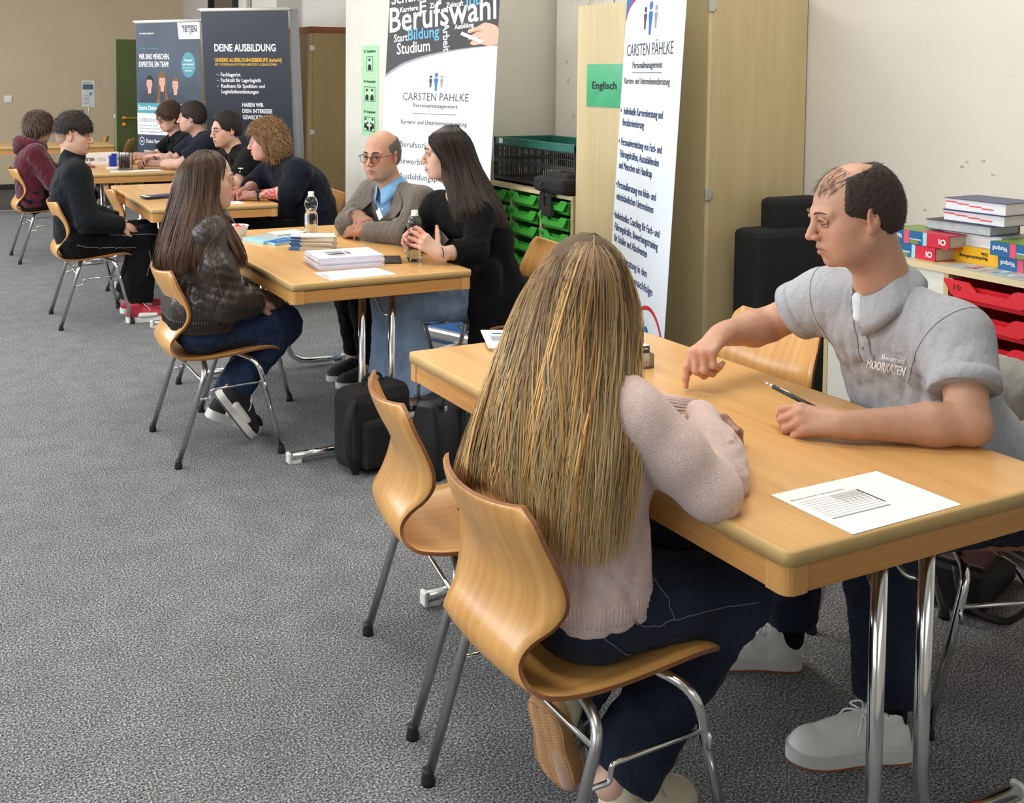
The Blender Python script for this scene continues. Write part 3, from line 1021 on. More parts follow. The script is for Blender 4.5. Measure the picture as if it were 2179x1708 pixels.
GL = {(1, 0): '54', (1, 1): '53', (1, 2): '51', (1, 3): '52', (2, 1): '59', (2, 2): '62'}
for ci, (a, b) in enumerate(((5.294, 5.586), (4.974, 5.276), (4.674, 4.956))):
    for k in range(9):
        if ci == 0 and k > 3: continue
        z = 0.872 - 0.0875 * k
        o = gt0 if not used else copy_tree(gt0)
        used.add((ci, k))
        o.location = (3.137 - rt.uniform(0, 0.012), (a + b) / 2, z)
        o.scale = (1, (b - a - 0.002) / 0.302, 1)
        tag(o, 'green tray, %s from the top in the %s column of the green shelf' % (ORD[k], ('far', 'middle', 'near')[ci]), 'tray', 'green trays in the shelf')
        runner(sg, 0, a - 4.655 - 0.0, b - 4.655, z - 0.004)
        if (ci, k) in GL:
            p = Panel((-0.0045, 0.138, -0.03), (0, -1, 0), (0, 0, 1), (-1, 0, 0))
            p.text(GL[(ci, k)], 0.018, 0.004, 0.017, 0, w=0.024, bold=0.001)
            p.build('number', [M['ink_black']], o)
first = True
for ci, (a, b) in enumerate(((2.114, 2.436), (1.774, 2.096))):
    for k in range(9):
        if ci == 1 and k > 5: continue
        z = 0.868 - 0.0905 * k
        o = rt0 if first else copy_tree(rt0)
        first = False
        o.location = (3.128, (a + b) / 2, z)
        tag(o, 'red tray, %s from the top in the %s column of the red shelf' % (ORD[k], ('far', 'near')[ci]) + (', numbered 10' if ci == 0 and k == 0 else ''), 'tray', 'red trays in the shelf')
        runner(sr, 0, a - 1.42, b - 1.42, z - 0.004)
        if ci == 0 and k == 0:
            p = Panel((-0.0045, 0.150, -0.03), (0, -1, 0), (0, 0, 1), (-1, 0, 0))
            p.text('10', 0.030, 0.002, 0.018, 0, w=0.026)
            p.build('number', [M['ink_black']], o)

# ------------------------------------------------------------------ folding crate on the green shelf
t = thing('folding_crate', 'black folding crate with a dark green rim on the green-tray shelf', 'crate', (3.21, 4.72, 0.906))
CD, CL, CHh = 0.40, 0.86, 0.262
rim = MB()
for lo, hi in (((-0.004, -0.004, CHh - 0.045), (0.016, CL + 0.004, CHh)), ((CD - 0.016, -0.004, CHh - 0.045), (CD + 0.004, CL + 0.004, CHh)),
               ((-0.004, -0.004, CHh - 0.045), (CD + 0.004, 0.016, CHh)), ((-0.004, CL - 0.016, CHh - 0.045), (CD + 0.004, CL + 0.004, CHh))):
    rim.span(lo, hi, bev=0.003)
rm_ = rim.build('rim', [M['crate_green']], t)
MB().span((-0.006, CL - 0.10, CHh - 0.036), (-0.003, CL - 0.06, CHh - 0.006)).build('sticker', [M['paper']], rm_)
MB().span((0, 0, 0), (CD, CL, 0.012)).build('bottom', [M['crate_black']], t)
for wall in range(4):
    g = MB()
    n = 44 if wall < 2 else 22
    Lw = CL if wall < 2 else CD
    for k in range(n + 1):
        q = k * Lw / n
        thick = 0.010 if k % 11 == 0 else 0.0045
        for z0, z1 in ((0.03, 0.115), (0.14, CHh - 0.05)):
            if wall < 2: g.span((wall * (CD - 0.006), q - thick / 2, z0), (wall * (CD - 0.006) + 0.006, q + thick / 2, z1))
            else: g.span((q - thick / 2, (wall - 2) * (CL - 0.006), z0), (q + thick / 2, (wall - 2) * (CL - 0.006) + 0.006, z1))
    for z0, z1 in ((0, 0.03), (0.115, 0.14), (CHh - 0.052, CHh - 0.04), (0.07, 0.075), (0.175, 0.18)):
        if wall < 2: g.span((wall * (CD - 0.008), 0, z0), (wall * (CD - 0.008) + 0.008, CL, z1))
        else: g.span((0, (wall - 2) * (CL - 0.008), z0), (CD, (wall - 2) * (CL - 0.008) + 0.008, z1))
    g.build('lattice_wall', [M['crate_black']], t)
tag(MB().span((3.34, 4.95, 0.92), (3.50, 5.25, 0.99), bev=0.004).span((3.339, 5.0, 0.94), (3.345, 5.2, 0.97), mi=1).build('paper_box', [M['paper'], M['ink_red']]), 'white and red box lying inside the black folding crate', 'box')

# black bag with hanging strap on the same shelf
t = thing('black_bag', 'small black bag lying beside the folding crate, strap hanging over the green trays', 'bag', (3.17, 4.80, 0.906))
MB().box((0.02, 0.01, 0.045), (0.20, 0.30, 0.085), bev=0.025).box((0.04, 0.0, 0.085), (0.15, 0.22, 0.05), bev=0.022).build('pouch', [M['black_fabric']], t)
MB().tube(fillet([(-0.07, 0.06, 0.07), (-0.10, 0.06, 0.04), (-0.095, 0.05, 0.015), (-0.075, 0.05, 0.01)], 0.01), 0.004, 8).build('zip_pull', [M['glide']], t)
st = MB()
for off, w in ((0.09, 0.05), (0.02, 0.055)):
    pts = catmull([(-0.02, off, 0.03), (-0.045, off, 0.006), (-0.056, off + .01, -0.03), (-0.058, off + 0.0, -0.08), (-0.056, off - 0.02, -0.115)], 5)
    for i in range(len(pts) - 1):
        a, b = pts[i], pts[i + 1]
        st.add([a + (0, -w / 2, 0), a + (0, w / 2, 0), b + (0, w / 2, 0), b + (0, -w / 2, 0), a + (-.004, -w / 2, .003), a + (-.004, w / 2, .003), b + (-.004, w / 2, .003), b + (-.004, -w / 2, .003)],
               [(0, 1, 2, 3), (4, 7, 6, 5), (0, 3, 7, 4), (1, 5, 6, 2), (0, 4, 5, 1), (3, 2, 6, 7)])
st.box((-0.060, 0.045, -0.10), (0.012, 0.10, 0.05), bev=0.005)
st.build('strap', [M['black_fabric']], t)

# black upholstered case between cabinet and red shelf
t = thing('black_case', 'tall black fabric case standing between the birch cabinet and the wall', 'case', (3.24, 3.40, 0))
MB().span((0, 0, 0.01), (0.44, 0.17, 0.885), bev=0.03).build('body', [M['black_fabric']], t)
MB().span((0.13, 0.04, 0.80), (0.42, 0.15, 1.012), bev=0.025).build('head_panel', [M['black_fabric']], t)
for y in (0.03, 0.14):
    MB().box((0.05, y, 0.008), (0.04, 0.03, 0.016)).box((0.39, y, 0.008), (0.04, 0.03, 0.016)).build('foot', [M['glide']], t)

# ------------------------------------------------------------------ roll-up banners
def banner(label, O, R, U, w, h, film, lean_base=True, edge=None):
    O, R, U = (np.array(q, float) for q in (O, R, U))
    R /= np.linalg.norm(R); U /= np.linalg.norm(U)
    N = np.cross(R, U); N /= np.linalg.norm(N)
    t = thing('roll_up_banner', label, 'banner', tuple(O + R * w / 2))
    o0 = -(R * w / 2)
    f = MB()
    c = [o0, o0 + R * w, o0 + R * w + U * h, o0 + U * h]
    f.add(c + [q - N * 0.0015 for q in c], [(0, 1, 2, 3), (7, 6, 5, 4), (0, 4, 5, 1), (1, 5, 6, 2), (2, 6, 7, 3), (3, 7, 4, 0)])
    f.build('printed_film', [film], t)
    a = o0 - R * 0.012 + U * (h + 0.006); b = o0 + R * (w + 0.012) + U * (h + 0.006)
    tb = MB().tube([a, b], 0.0145, 12)
    rail = tb.build('top_rail', [M['white_plastic']], t)
    MB().tube([a - R * 0.012, a], 0.0165, 12).tube([b, b + R * 0.02], 0.0165, 12).build('end_cap', [M['alu']], rail)
    ang = math.atan2(R[1], R[0])
    rot = Matrix.Rotation(ang, 3, 'Z')
    bs = MB()
    ctr = np.array((0, 0, 0.0)) - N * np.array((1, 1, 0)) * 0.02
    bs.box((ctr[0], ctr[1], 0.045), (w + 0.03, 0.085, 0.066), rot=rot, bev=0.018)
    for s in (-0.3, 0.3):
        q = ctr + R * w * s
        bs.box((q[0] + N[0] * 0.04, q[1] + N[1] * 0.04, 0.008), (0.035, 0.24, 0.016), rot=rot, bev=0.003)
    bs.build('cassette', [M['alu']], t)
    p0 = ctr - N * np.array((1, 1, 0)) * 0.012 + np.array((0, 0, 0.07))
    MB().tube([p0, U * (h - 0.0) - N * 0.016], 0.007, 8).build('support_pole', [M['alu']], t)
    return t, Panel(o0, R, U, N)


# --- wide white banner with the chalkboard picture
t, p = banner('white roll-up with a chalkboard picture reading Berufswahl above a consultancy name', (2.5616, 5.9264, 0), (.3751, -.927, 0), (.0658, .0266, .9975), 0.85, 2.08, M['banner_white'])
curve = [(0, 1.539), (0.07, 1.577), (0.149, 1.611), (0.29, 1.647), (0.443, 1.672), (0.65, 1.694), (0.85, 1.706)]
cv = [tuple(q) for q in catmull([(a, b) for a, b in curve], 5)]
p.poly(cv + [(0.85, 2.08), (0, 2.08)], 1, 0.0004)
band = cv + [(a, b - 0.014 * (1 - a / 1.1)) for a, b in cv[::-1]]
for i in range(len(cv) - 1):
    p.poly([cv[i], (cv[i][0], cv[i][1] - 0.018 * (1 - cv[i][0])), (cv[i + 1][0], cv[i + 1][1] - 0.018 * (1 - cv[i + 1][0])), cv[i + 1]], 5, 0.0005)
r0 = 0.075
p.text('Berufswahl', 0.016, 1.792, 0.150, 2, w=0.815, rot=r0, bold=0.004)
p.text('Schule', 0.02, 1.962, 0.07, 2, w=0.24, rot=r0, bold=0.002)
p.text('Karriere', 0.094, 1.912, 0.030, 2, w=0.145, rot=r0, bold=0.0015)
p.text('Ziel', 0.332, 1.928, 0.030, 2, w=0.062, rot=r0, bold=0.0015)
p.text('Zukunft', 0.46, 1.926, 0.030, 2, w=0.127, rot=r0, bold=0.0015)
p.text('Job', 0.60, 1.930, 0.062, 4, w=0.12, rot=r0, bold=0.002)
p.text('E', 0.255, 1.905, 0.07, 2, w=0.05, rot=r0 + PI / 2 * 0, bold=0.002)
p.text('Start', 0.057, 1.733, 0.046, 2, w=0.110, rot=r0, bold=0.0015)
p.text('Bildung', 0.172, 1.742, 0.068, 4, w=0.245, rot=r0, bold=0.002)
p.text('Studium', 0.086, 1.658, 0.068, 2, w=0.265, rot=r0, bold=0.002)
p.text('Arbeit', 0.439, 1.835, 0.050, 2, w=0.165, rot=-PI / 2 + 0.1, bold=0.002)
p.text('Ausbildung', 0.533, 1.800, 0.028, 2, w=0.14, rot=r0, bold=0.0012)
# printed hand holding chalk
hnd = [(0.85, 1.710), (0.85, 1.80), (0.79, 1.828), (0.745, 1.832), (0.70, 1.812), (0.645, 1.800), (0.63, 1.787), (0.645, 1.776), (0.70, 1.785), (0.66, 1.765), (0.635, 1.752), (0.65, 1.738), (0.70, 1.748),
       (0.665, 1.732), (0.655, 1.716), (0.68, 1.706), (0.73, 1.712), (0.79, 1.700)]
p.poly([tuple(q) for q in catmull(hnd, 3)], 6, 0.0009)
p.poly([(0.655, 1.735), (0.70, 1.745), (0.735, 1.75), (0.70, 1.733)], 8, 0.0011)
p.poly([(0.646, 1.779), (0.70, 1.788), (0.75, 1.79), (0.70, 1.781)], 8, 0.0011)
p.poly([(0.578, 1.768), (0.588, 1.786), (0.745, 1.733), (0.737, 1.716)], 2, 0.0012)


def team_logo(p, x, y, h, cols, w=None):
    w = w or h * 0.8
    for dx, sc_, m_ in ((-w * 0.5, 0.78, cols[0]), (w * 0.5, 0.78, cols[2]), (0, 1.0, cols[1])):
        top = y + h * 0.5 if sc_ == 1 else y + h * 0.36
        bot = y - h * 0.5 if sc_ == 1 else y - h * 0.32
        hh = top - bot
        p.ell(x + dx, top - hh * 0.13, w * 0.155 * sc_, hh * 0.13, m_, 0.0008, 16)
        bw = w * 0.20 * sc_
        p.poly([(x + dx - bw * 0.45, bot), (x + dx + bw * 0.45, bot), (x + dx + bw * 0.6, bot + hh * 0.35), (x + dx + bw, top - hh * 0.40), (x + dx + bw * 0.75, top - hh * 0.30), (x + dx - bw * 0.75, top - hh * 0.30), (x + dx - bw, top - hh * 0.40), (x + dx - bw * 0.6, bot + hh * 0.35)], m_, 0.0008)


team_logo(p, 0.412, 1.497, 0.106, (3, 7, 5), 0.085)
p.text('CARSTEN PÄHLKE', 0.154, 1.386, 0.046, 3, w=0.51)
p.text('Personalmanagement', 0.241, 1.345, 0.0225, 3, w=0.343, bold=0.0006)
p.rect(0.24, 1.306, 0.583, 1.3095, 3)
p.text('Karriere- und Unternehmensberatung', 0.149, 1.244, 0.0255, 3, w=0.512, bold=0.0004)
for s_, y in (('Berufsorientierung', 1.105), ('Bewerbungstraining', 1.006), ('Ausbildungsplatzsuche', 0.916), ('Stellensuche', 0.813)):
    W = {'Berufsorientierung': 0.43, 'Bewerbungstraining': 0.45, 'Ausbildungsplatzsuche': 0.52, 'Stellensuche': 0.30}[s_]
    p.text(s_, 0.150 if s_[0] == 'B' else (0.155 if s_[0] == 'A' else 0.28), y, 0.036, 3, w=W)
for k in range(3):
    q = catmull([(0.30 + 0.05 * k, 0.70), (0.45, 0.75 + 0.01 * k), (0.58, 0.775), (0.72, 0.74 - 0.02 * k)], 5)
    for i in range(len(q) - 1):
        p.poly([q[i], (q[i][0], q[i][1] - 0.006), (q[i + 1][0], q[i + 1][1] - 0.006), q[i + 1]], 5)
p.rect(0, 0.0, 0.85, 0.36, 7, 0.0005)
p.build('print', [M['banner_white'], M['banner_black'], M['ink_white'], M['ink'], M['ink_sky'], M['ink_grey'], M['skin_flat'], M['ink_blue'], M['ink_red']], t)

# --- narrow white banner by the tall cabinet
t, p = banner('white roll-up with blue bullet text standing before the birch cabinet', (3.0346, 4.2121, 0), (-.336, -.9419, 0), (.0454, -.0162, .9988), 0.80, 2.08, M['banner_white'])
q = catmull([(0, 1.79), (0.05, 1.85), (0.15, 1.89), (0.30, 1.915), (0.55, 1.93), (0.80, 1.925)], 5)
p.poly([tuple(a) for a in q] + [(0.80, 2.08), (0, 2.08)], 2, 0.0005)
for i in range(len(q) - 1):
    p.poly([(q[i][0], q[i][1] + 0.012), q[i], q[i + 1], (q[i + 1][0], q[i + 1][1] + 0.012)], 3, 0.0009)
team_logo(p, 0.366, 1.793, 0.150, (0, 2, 1), 0.145)
p.text('CARSTEN PÄHLKE', 0.050, 1.629, 0.056, 0, w=0.635)
p.text('Personalmanagement', 0.151, 1.572, 0.030, 0, w=0.412, bold=0.0008)
p.rect(0.152, 1.550, 0.560, 1.5535, 0)
p.text('Karriere- und Unternehmensberatung', 0.042, 1.500, 0.030, 0, w=0.627, bold=0.0006)
LN = [('Individuelle Karriereberatung und', 0.062, 1.356, 0.548), ('Berufsorientierung', 0.055, 1.302, 0.315), ('Personalvermittlung von Fach- und', 0.050, 1.210, 0.577), ('Führungskräften, Auszubildenden', 0.044, 1.153, 0.556),
      ('und Menschen mit Handicap', 0.040, 1.099, 0.482), ('Personalberatung von klein- und', 0.038, 1.006, 0.552), ('mittelständischen Unternehmen', 0.033, 0.950, 0.536), ('Individuelles Coaching für Fach- und', 0.032, 0.860, 0.634),
      ('Führungskräfte, Bewerbungstraining', 0.035, 0.805, 0.62), ('für Schüler und Absolventen', 0.038, 0.752, 0.486), ('Existenzberatung in den', 0.035, 0.669, 0.504), ('Unternehmensnachfolge', 0.036, 0.606, 0.590), ('Coaching', 0.036, 0.547, 0.358)]
for s_, x, y, w in LN:
    p.text(s_, x, y, 0.034, 4, w=w, bold=0.0014)
for y in (1.356, 1.210, 1.006, 0.860, 0.669):
    p.ell(0.018, y + 0.017, 0.008, 0.008, 4)
p.ring(0.595, 0.30, 0.235, 0.255, 0.018, 3, 0.0009, 40)
p.ell(0.575, 0.425, 0.034, 0.040, 2, 0.0010)
p.poly([(0.53, 0.20), (0.62, 0.20), (0.63, 0.36), (0.52, 0.36)], 2, 0.0010)
p.ell(0.655, 0.385, 0.024, 0.028, 1, 0.0010)
p.poly([(0.63, 0.21), (0.69, 0.21), (0.69, 0.34), (0.625, 0.34)], 1, 0.0010)
p.build('print', [M['ink'], M['ink_grey'], M['ink_blue'], M['ink_red'], M['ink_navy']], t)

# --- navy banner with portraits, in front of the door
t, p = banner('navy roll-up with a white logo corner and three printed portraits before the green door', (2.125, 10.8349, 0), (.5459, -.8379, 0), (-.011, -.0072, .9999), 0.85, 2.03, M['navy_film2'])
p.rect(0.60, 1.86, 0.85, 2.02, 0, 0.0006)
p.poly([(0.56, 2.02), (0.61, 2.02), (0.61, 1.86), (0.58, 1.86)], 0, 0.0006)
p.text('TIETJEN', 0.62, 1.925, 0.055, 1, w=0.19, bold=0.003)
p.rect(0.612, 1.985, 0.815, 1.992, 1, 0.0008)
p.text('DAS ORIGINAL', 0.65, 1.890, 0.016, 2, w=0.13)
p.text('www.tietjen-original.com', 0.046, 1.915, 0.018, 0, w=0.206, bold=0.001)
p.text('Dein Start ins Berufsleben', 0.043, 1.766, 0.020, 3, w=0.262, bold=0.001)
p.text('WIR SIND MENSCHEN,', 0.040, 1.668, 0.052, 0, w=0.41, bold=0.0022)
p.text('EXPERTEN, EIN TEAM!', 0.038, 1.592, 0.052, 0, w=0.40, bold=0.0022)
p.ell(0.699, 1.613, 0.092, 0.122, 3, 0.0008, 32)
p.text('Neugierig', 0.699, 1.648, 0.022, 0, w=0.10, align='C', bold=0.0012)
p.text('und motiviert?', 0.699, 1.608, 0.022, 0, w=0.145, align='C', bold=0.0012)
p.rect(0.615, 1.583, 0.783, 1.586, 0, 0.0010)
p.text('Bewirb dich!', 0.699, 1.548, 0.018, 0, w=0.09, align='C', bold=0.001)
for x, y, s, long in ((0.178, 1.43, 1.0, 0), (0.35, 1.45, 1.0, 1), (0.525, 1.42, 0.95, 0)):
    b0 = 1.236
    p.poly([(x - 0.125, b0), (x + 0.125, b0), (x + 0.11, y - 0.12), (x + 0.04, y - 0.075), (x - 0.04, y - 0.075), (x - 0.11, y - 0.12)], 4, 0.0008 + 0.0002 * long)
    p.poly([(x - 0.022, y - 0.10), (x + 0.022, y - 0.10), (x + 0.024, y - 0.03), (x - 0.024, y - 0.03)], 5, 0.0012)
    if long:
        p.poly([(x - 0.055, y + 0.04), (x - 0.06, y - 0.10), (x - 0.085, b0), (x - 0.03, b0), (x - 0.03, y - 0.05), (x + 0.03, y - 0.05), (x + 0.04, b0), (x + 0.09, b0), (x + 0.06, y - 0.10), (x + 0.055, y + 0.04), (x + 0.03, y + 0.095), (x - 0.03, y + 0.095)], 6, 0.0013)
    p.ell(x, y, 0.040, 0.060, 5, 0.0015, 20)
    p.poly([(x - 0.045, y + 0.005), (x - 0.040, y + 0.05), (x - 0.015, y + 0.078), (x + 0.02, y + 0.078), (x + 0.043, y + 0.05), (x + 0.046, y + 0.005), (x + 0.032, y + 0.035), (x - 0.03, y + 0.038)], 6 if long or x > 0.5 else 7, 0.0017)
    p.ell(x - 0.016, y + 0.004, 0.006, 0.004, 7, 0.0018, 8)
    p.ell(x + 0.016, y + 0.004, 0.006, 0.004, 7, 0.0018, 8)
    p.rect(x - 0.013, y - 0.032, x + 0.013, y - 0.028, 8, 0.0018)
p.rect(0.005, 1.134, 0.85, 1.236, 3, 0.0007)
p.text('Starte Deine Karriere', 0.022, 1.165, 0.044, 0, w=0.44, bold=0.002)
p.rect(0.004, 0.922, 0.85, 1.134, 0, 0.0007)
p.text('AUSBILDUNG', 0.031, 1.048, 0.036, 2, w=0.22, bold=0.0014)
for k, s_ in enumerate(('Industriemechaniker (m/w/d)', 'Industriekaufmann (m/w/d)', 'Technischer Produktdesigner (m/w/d)')):
    p.text(s_, 0.028, 1.005 - 0.031 * k, 0.018, 2, w=0.25 + 0.03 * k, bold=0.0008)
p.ring(0.062, 0.855, 0.034, 0.042, 0.007, 0, 0.0009, 24)
p.text('v', 0.062, 0.84, 0.03, 0, w=0.03, align='C', bold=0.002)
p.text('Deine Vorteile', 0.122, 0.838, 0.038, 0, w=0.235, bold=0.0016)
for k, s_ in enumerate(('Erstklassige praktische Ausbildung', 'Internationale Projekte', 'Attraktive Vergütung')):
    p.text(s_, 0.09, 0.748 - 0.06 * k, 0.022, 0, w=0.36 - 0.07 * k, bold=0.001)
p.build('print', [M['ink_white'], M['ink_black'], M['ink_grey'], M['teal'], M['navy_film'], M['skin_flat'], M['hair_flat'], M['ink_black'], M['ink_red']], t)

# --- plain navy banner with the list of jobs
t, p = banner('plain navy roll-up listing three trades in white with a yellow headline', (2.55, 9.565, 0), (.7476, -.6642, 0), (-.073, -.0821, .9939), 0.83, 2.10, M['navy_film'])
kk = 1.0
p.text('DEINE AUSBILDUNG', 0.112, 1.738, 0.064, 0, w=0.585, bold=0.004)
p.text('UNSERE AUSBILDUNGSBERUFE (m/w/d)', 0.110, 1.645, 0.033, 1, w=0.640, bold=0.0028)
p.text('MIT CATERPILLAR MOTOREN HENSTEDT-ULZBURG GMBH', 0.110, 1.612, 0.020, 1, w=0.594, bold=0.0014)
for s_, y, w in (('Fachlagerist', 1.516, 0.192), ('Fachkraft für Lagerlogistik', 1.466, 0.388), ('Kaufmann für Spedition- und', 1.414, 0.42), ('Logistikdienstleistungen', 1.364, 0.358)):
    p.text(s_, 0.160, y, 0.033, 0, w=w, bold=0.0020)
    if y > 1.38: p.rect(0.118, y + 0.012, 0.14, y + 0.0155, 0)
for s_, y, w in (('HABEN WIR', 1.245, 0.205), ('DEIN INTERESSE', 1.190, 0.285), ('GEWECKT?', 1.134, 0.187)):
    p.text(s_, 0.354, y, 0.036, 0, w=w, bold=0.0024)
p.rect(0.10, 0.30, 0.55, 0.86, 2, 0.0005)
p.build('print', [M['ink_white'], M['ink_yellow'], M['ink_sky']], t)
O = np.array((2.55, 9.565, 0)); R = np.array((.7476, -.6642, 0)); U = np.array((-.073, -.0821, .9939)); N = np.cross(R, U)
bk = MB()
o0 = -(R * 0.415)
c = [o0 + R * 0.80 - N * 0.03, o0 + R * 0.885 - N * 0.10, o0 + R * 0.885 - N * 0.10 + U * 2.10, o0 + R * 0.835 - N * 0.03 + U * 2.10]
bk.add(c + [q - N * 0.002 for q in c], [(0, 1, 2, 3), (7, 6, 5, 4), (0, 4, 5, 1), (1, 5, 6, 2), (2, 6, 7, 3), (3, 7, 4, 0)])
bk.build('curled_back_sheet', [M['pale_grey']], t)


# ------------------------------------------------------------------ table-top things
TZ = TH + 0.0006


def sheet(name, label, cat, corners, z=TZ, mat='paper', thick=0.0006, group=None, prints=None, th_mat=None):
    """Flat paper given by its four corners (counter-clockwise from above): first edge = reading left to right."""
    c = [np.array((a, b), float) for a, b in corners]
    ctr = sum(c) / 4
    t = thing(name, label, cat, (ctr[0], ctr[1], z), 0, group)
    mb = MB()
    v = [(q[0] - ctr[0], q[1] - ctr[1], 0) for q in c]
    mb.add(v + [(a, b, thick) for a, b, _ in v], [(3, 2, 1, 0), (4, 5, 6, 7), (0, 1, 5, 4), (1, 2, 6, 5), (2, 3, 7, 6), (3, 0, 4, 7)], 0)
    mb.mi = [0, 0, 1, 1, 1, 1]
    mb.build('page', [M[mat], M[th_mat or mat]], t)
    R = c[1] - c[0]; U = c[3] - c[0]
    w, h = np.linalg.norm(R), np.linalg.norm(U)
    p = Panel((c[0][0] - ctr[0], c[0][1] - ctr[1], thick), (*(R / w), 0), (*(U / h), 0), (0, 0, 1))
    return t, p, w, h


def form_print(p, w, h):
    """A printed table form: heading, rule lines and a row of narrow columns."""
    p.text('Teilnahmebogen zum Berufsinfotag', w * 0.12, h * 0.80, 0.006, 0, w=w * 0.5, lay=0.0004)
    for k in range(9):
        p.rect(w * 0.12, h * (0.72 - 0.035 * k), w * 0.66, h * (0.72 - 0.035 * k) + 0.0007, 0, 0.0004)
    for k in range(19):
        x = w * (0.12 + 0.03 * k)
        p.rect(x, h * 0.30, x + 0.0007, h * (0.42 if k % 3 else 0.72), 0, 0.0004)
    for k in range(12):
        x = w * (0.2 + 0.038 * k)
        p.rect(x, h * 0.33, x + 0.004, h * (0.36 + 0.05 * ((k * 7) % 3) / 3), 1, 0.0004)
    p.rect(w * 0.12, h * 0.25, w * 0.72, h * 0.27, 1, 0.0004)
    p.build('print', [M['ink_grey'], M['ink']], None)


# in front: one printed form
t, p, w, h = sheet('paper_form', 'single printed form lying near the front corner of the nearest table', 'paper', [(1.792, 1.536), (1.501, 1.531), (1.503, 1.335), (1.799, 1.346)])
p.text('Teilnahmebogen zum Berufsinfotag', w * 0.96, h * 0.20, 0.005, 0, w=0.14, lay=0.0004, align='R')
for k in range(10):
    p.rect(w * 0.42, h * (0.28 + 0.045 * k), w * 0.94, h * (0.28 + 0.045 * k) + (0.004 if k == 9 else 0.0008), 1 if k < 9 else 1, 0.0004)
for k in range(22):
    x = w * (0.42 + 0.0115 * k)
    p.rect(x, h * 0.28, x + 0.0006, h * (0.28 + 0.10 + 0.05 * ((k * 5) % 4)), 0, 0.0004)
p.rect(w * 0.40, h * 0.27, w * 0.415, h * 0.62, 0, 0.0004)
p.build('print', [M['ink'], M['ink_grey']], t)

# leaflets at the far end of the nearest table
for i, (du, dv, r, lab) in enumerate(((0.0, 0.0, 0.0, 'white leaflet, lowest of the pile at the far end of the nearest table'), (0.012, -0.012, 0.06, 'white leaflet, second in the pile at the far end of the nearest table'),
                                      (-0.006, 0.02, -0.05, 'white leaflet with a grey picture, topmost at the far end of the nearest table'))):
    c_, s_ = math.cos(r - 0.35), math.sin(r - 0.35)
    cs = [(1.625 + du + x * c_ - y * s_, 2.745 + dv + x * s_ + y * c_) for x, y in ((-0.05, -0.105), (0.05, -0.105), (0.05, 0.105), (-0.05, 0.105))]
    t, p, w, h = sheet('leaflet', lab, 'leaflet', cs, TZ + 0.0045 * i, 'paper', 0.004, 'leaflets at the far end of the nearest table')
    if i == 2:
        p.rect(w * .2, h * .35, w * .85, h * .62, 0, 0.0004); p.rect(w * .3, h * .75, w * .6, h * .80, 1, 0.0004)
        p.build('print', [M['ink_grey'], M['ink_black']], t)
cs = [(1.70, 2.72), (1.80, 2.66), (1.86, 2.76), (1.76, 2.82)]
t, p, w, h = sheet('leaflet', 'dark grey leaflet half covered by the blond hair, beside the white leaflets', 'leaflet', cs, TZ, 'ink', 0.003)

# mug, sweets, business-card holder, pen
t = thing('mug', 'white mug half hidden behind the blond hair on the nearest table', 'mug', (1.855, 2.50, TZ))
MB().lathe([(0.034, 0.0), (0.040, 0.003), (0.041, 0.012), (0.041, 0.094), (0.0395, 0.096), (0.038, 0.094), (0.038, 0.010), (0.0, 0.008)], n=28).build('cup', [M['mug']], t)
MB().tube(catmull([(0.040, 0, 0.078), (0.062, -0.006, 0.080), (0.074, -0.009, 0.056), (0.066, -0.007, 0.028), (0.040, 0, 0.020)], 5), 0.0055, 10).build('handle', [M['mug']], t)
for i, (x, y, r) in enumerate(((1.935, 2.565, 0.3), (1.96, 2.545, 1.2), (1.915, 2.535, 2.2), (1.945, 2.53, 0.9), (1.93, 2.55, 1.7))):
    t = thing('wrapped_sweet', 'copper wrapped sweet in the small heap behind the card holder', 'sweet', (x, y, TZ + (0.012 if i == 4 else 0.0)), r, 'wrapped sweets behind the card holder')
    MB().lathe([(0.003, -0.014), (0.007, -0.008), (0.0085, 0), (0.007, 0.008), (0.003, 0.014)], (0, 0, 0.0086), 10, axis=Matrix.Rotation(PI / 2, 3, 'Y')).build('sweet', [M['gold']], t)
    for s in (-1, 1):
        MB().lathe([(0.002, 0), (0.007, 0.009)], (s * 0.013, 0, 0.0086), 8, axis=Matrix.Rotation(s * PI / 2, 3, 'Y')).build('wrapper_twist', [M['gold']], t)
hx = np.array((1.815, 2.352))
t = thing('card_holder', 'clear acrylic holder of business cards with a dark grey head', 'card holder', (hx[0], hx[1], TZ), math.radians(-3))
MB().span((-0.050, 0.0, 0.0), (0.050, 0.045, 0.004), bev=0.001).span((-0.050, 0.0, 0.0), (0.050, 0.0025, 0.040)).span((-0.050, 0.040, 0.0), (0.050, 0.0425, 0.066)).span((-0.050, 0, 0), (-0.0475, 0.045, 0.040)).span((0.0475, 0, 0), (0.050, 0.045, 0.040)).build('holder', [M['acrylic']], t)
tag(t, cat='card holder')
t2 = thing('business_cards', 'stack of business cards standing in the clear acrylic holder', 'cards', (hx[0], hx[1], TZ + 0.0045), math.radians(-3))
MB().span((-0.043, 0.012, 0.0), (0.043, 0.036, 0.056)).build('card_stack', [M['paper']], t2)
p = Panel((-0.043, 0.0115, 0.0), (1, 0, 0), (0, 0, 1), (0, -1, 0))
p.rect(0, 0.036, 0.086, 0.056, 0, 0.0003)
p.text('MOORKATEN', 0.080, 0.045, 0.0055, 1, w=0.045, align='R', lay=0.0006, bold=0.0004)
for k, (x0, x1) in enumerate(((0.006, 0.04), (0.006, 0.028), (0.006, 0.035), (0.006, 0.052), (0.006, 0.06), (0.006, 0.030))):
    p.rect(x0, 0.029 - 0.0042 * k, x1, 0.0302 - 0.0042 * k, 0, 0.0004)
p.ring(0.077, 0.010, 0.003, 0.004, 0.0012, 0, 0.0005, 12)
p.build('print', [M['ink'], M['ink_white']], t2)

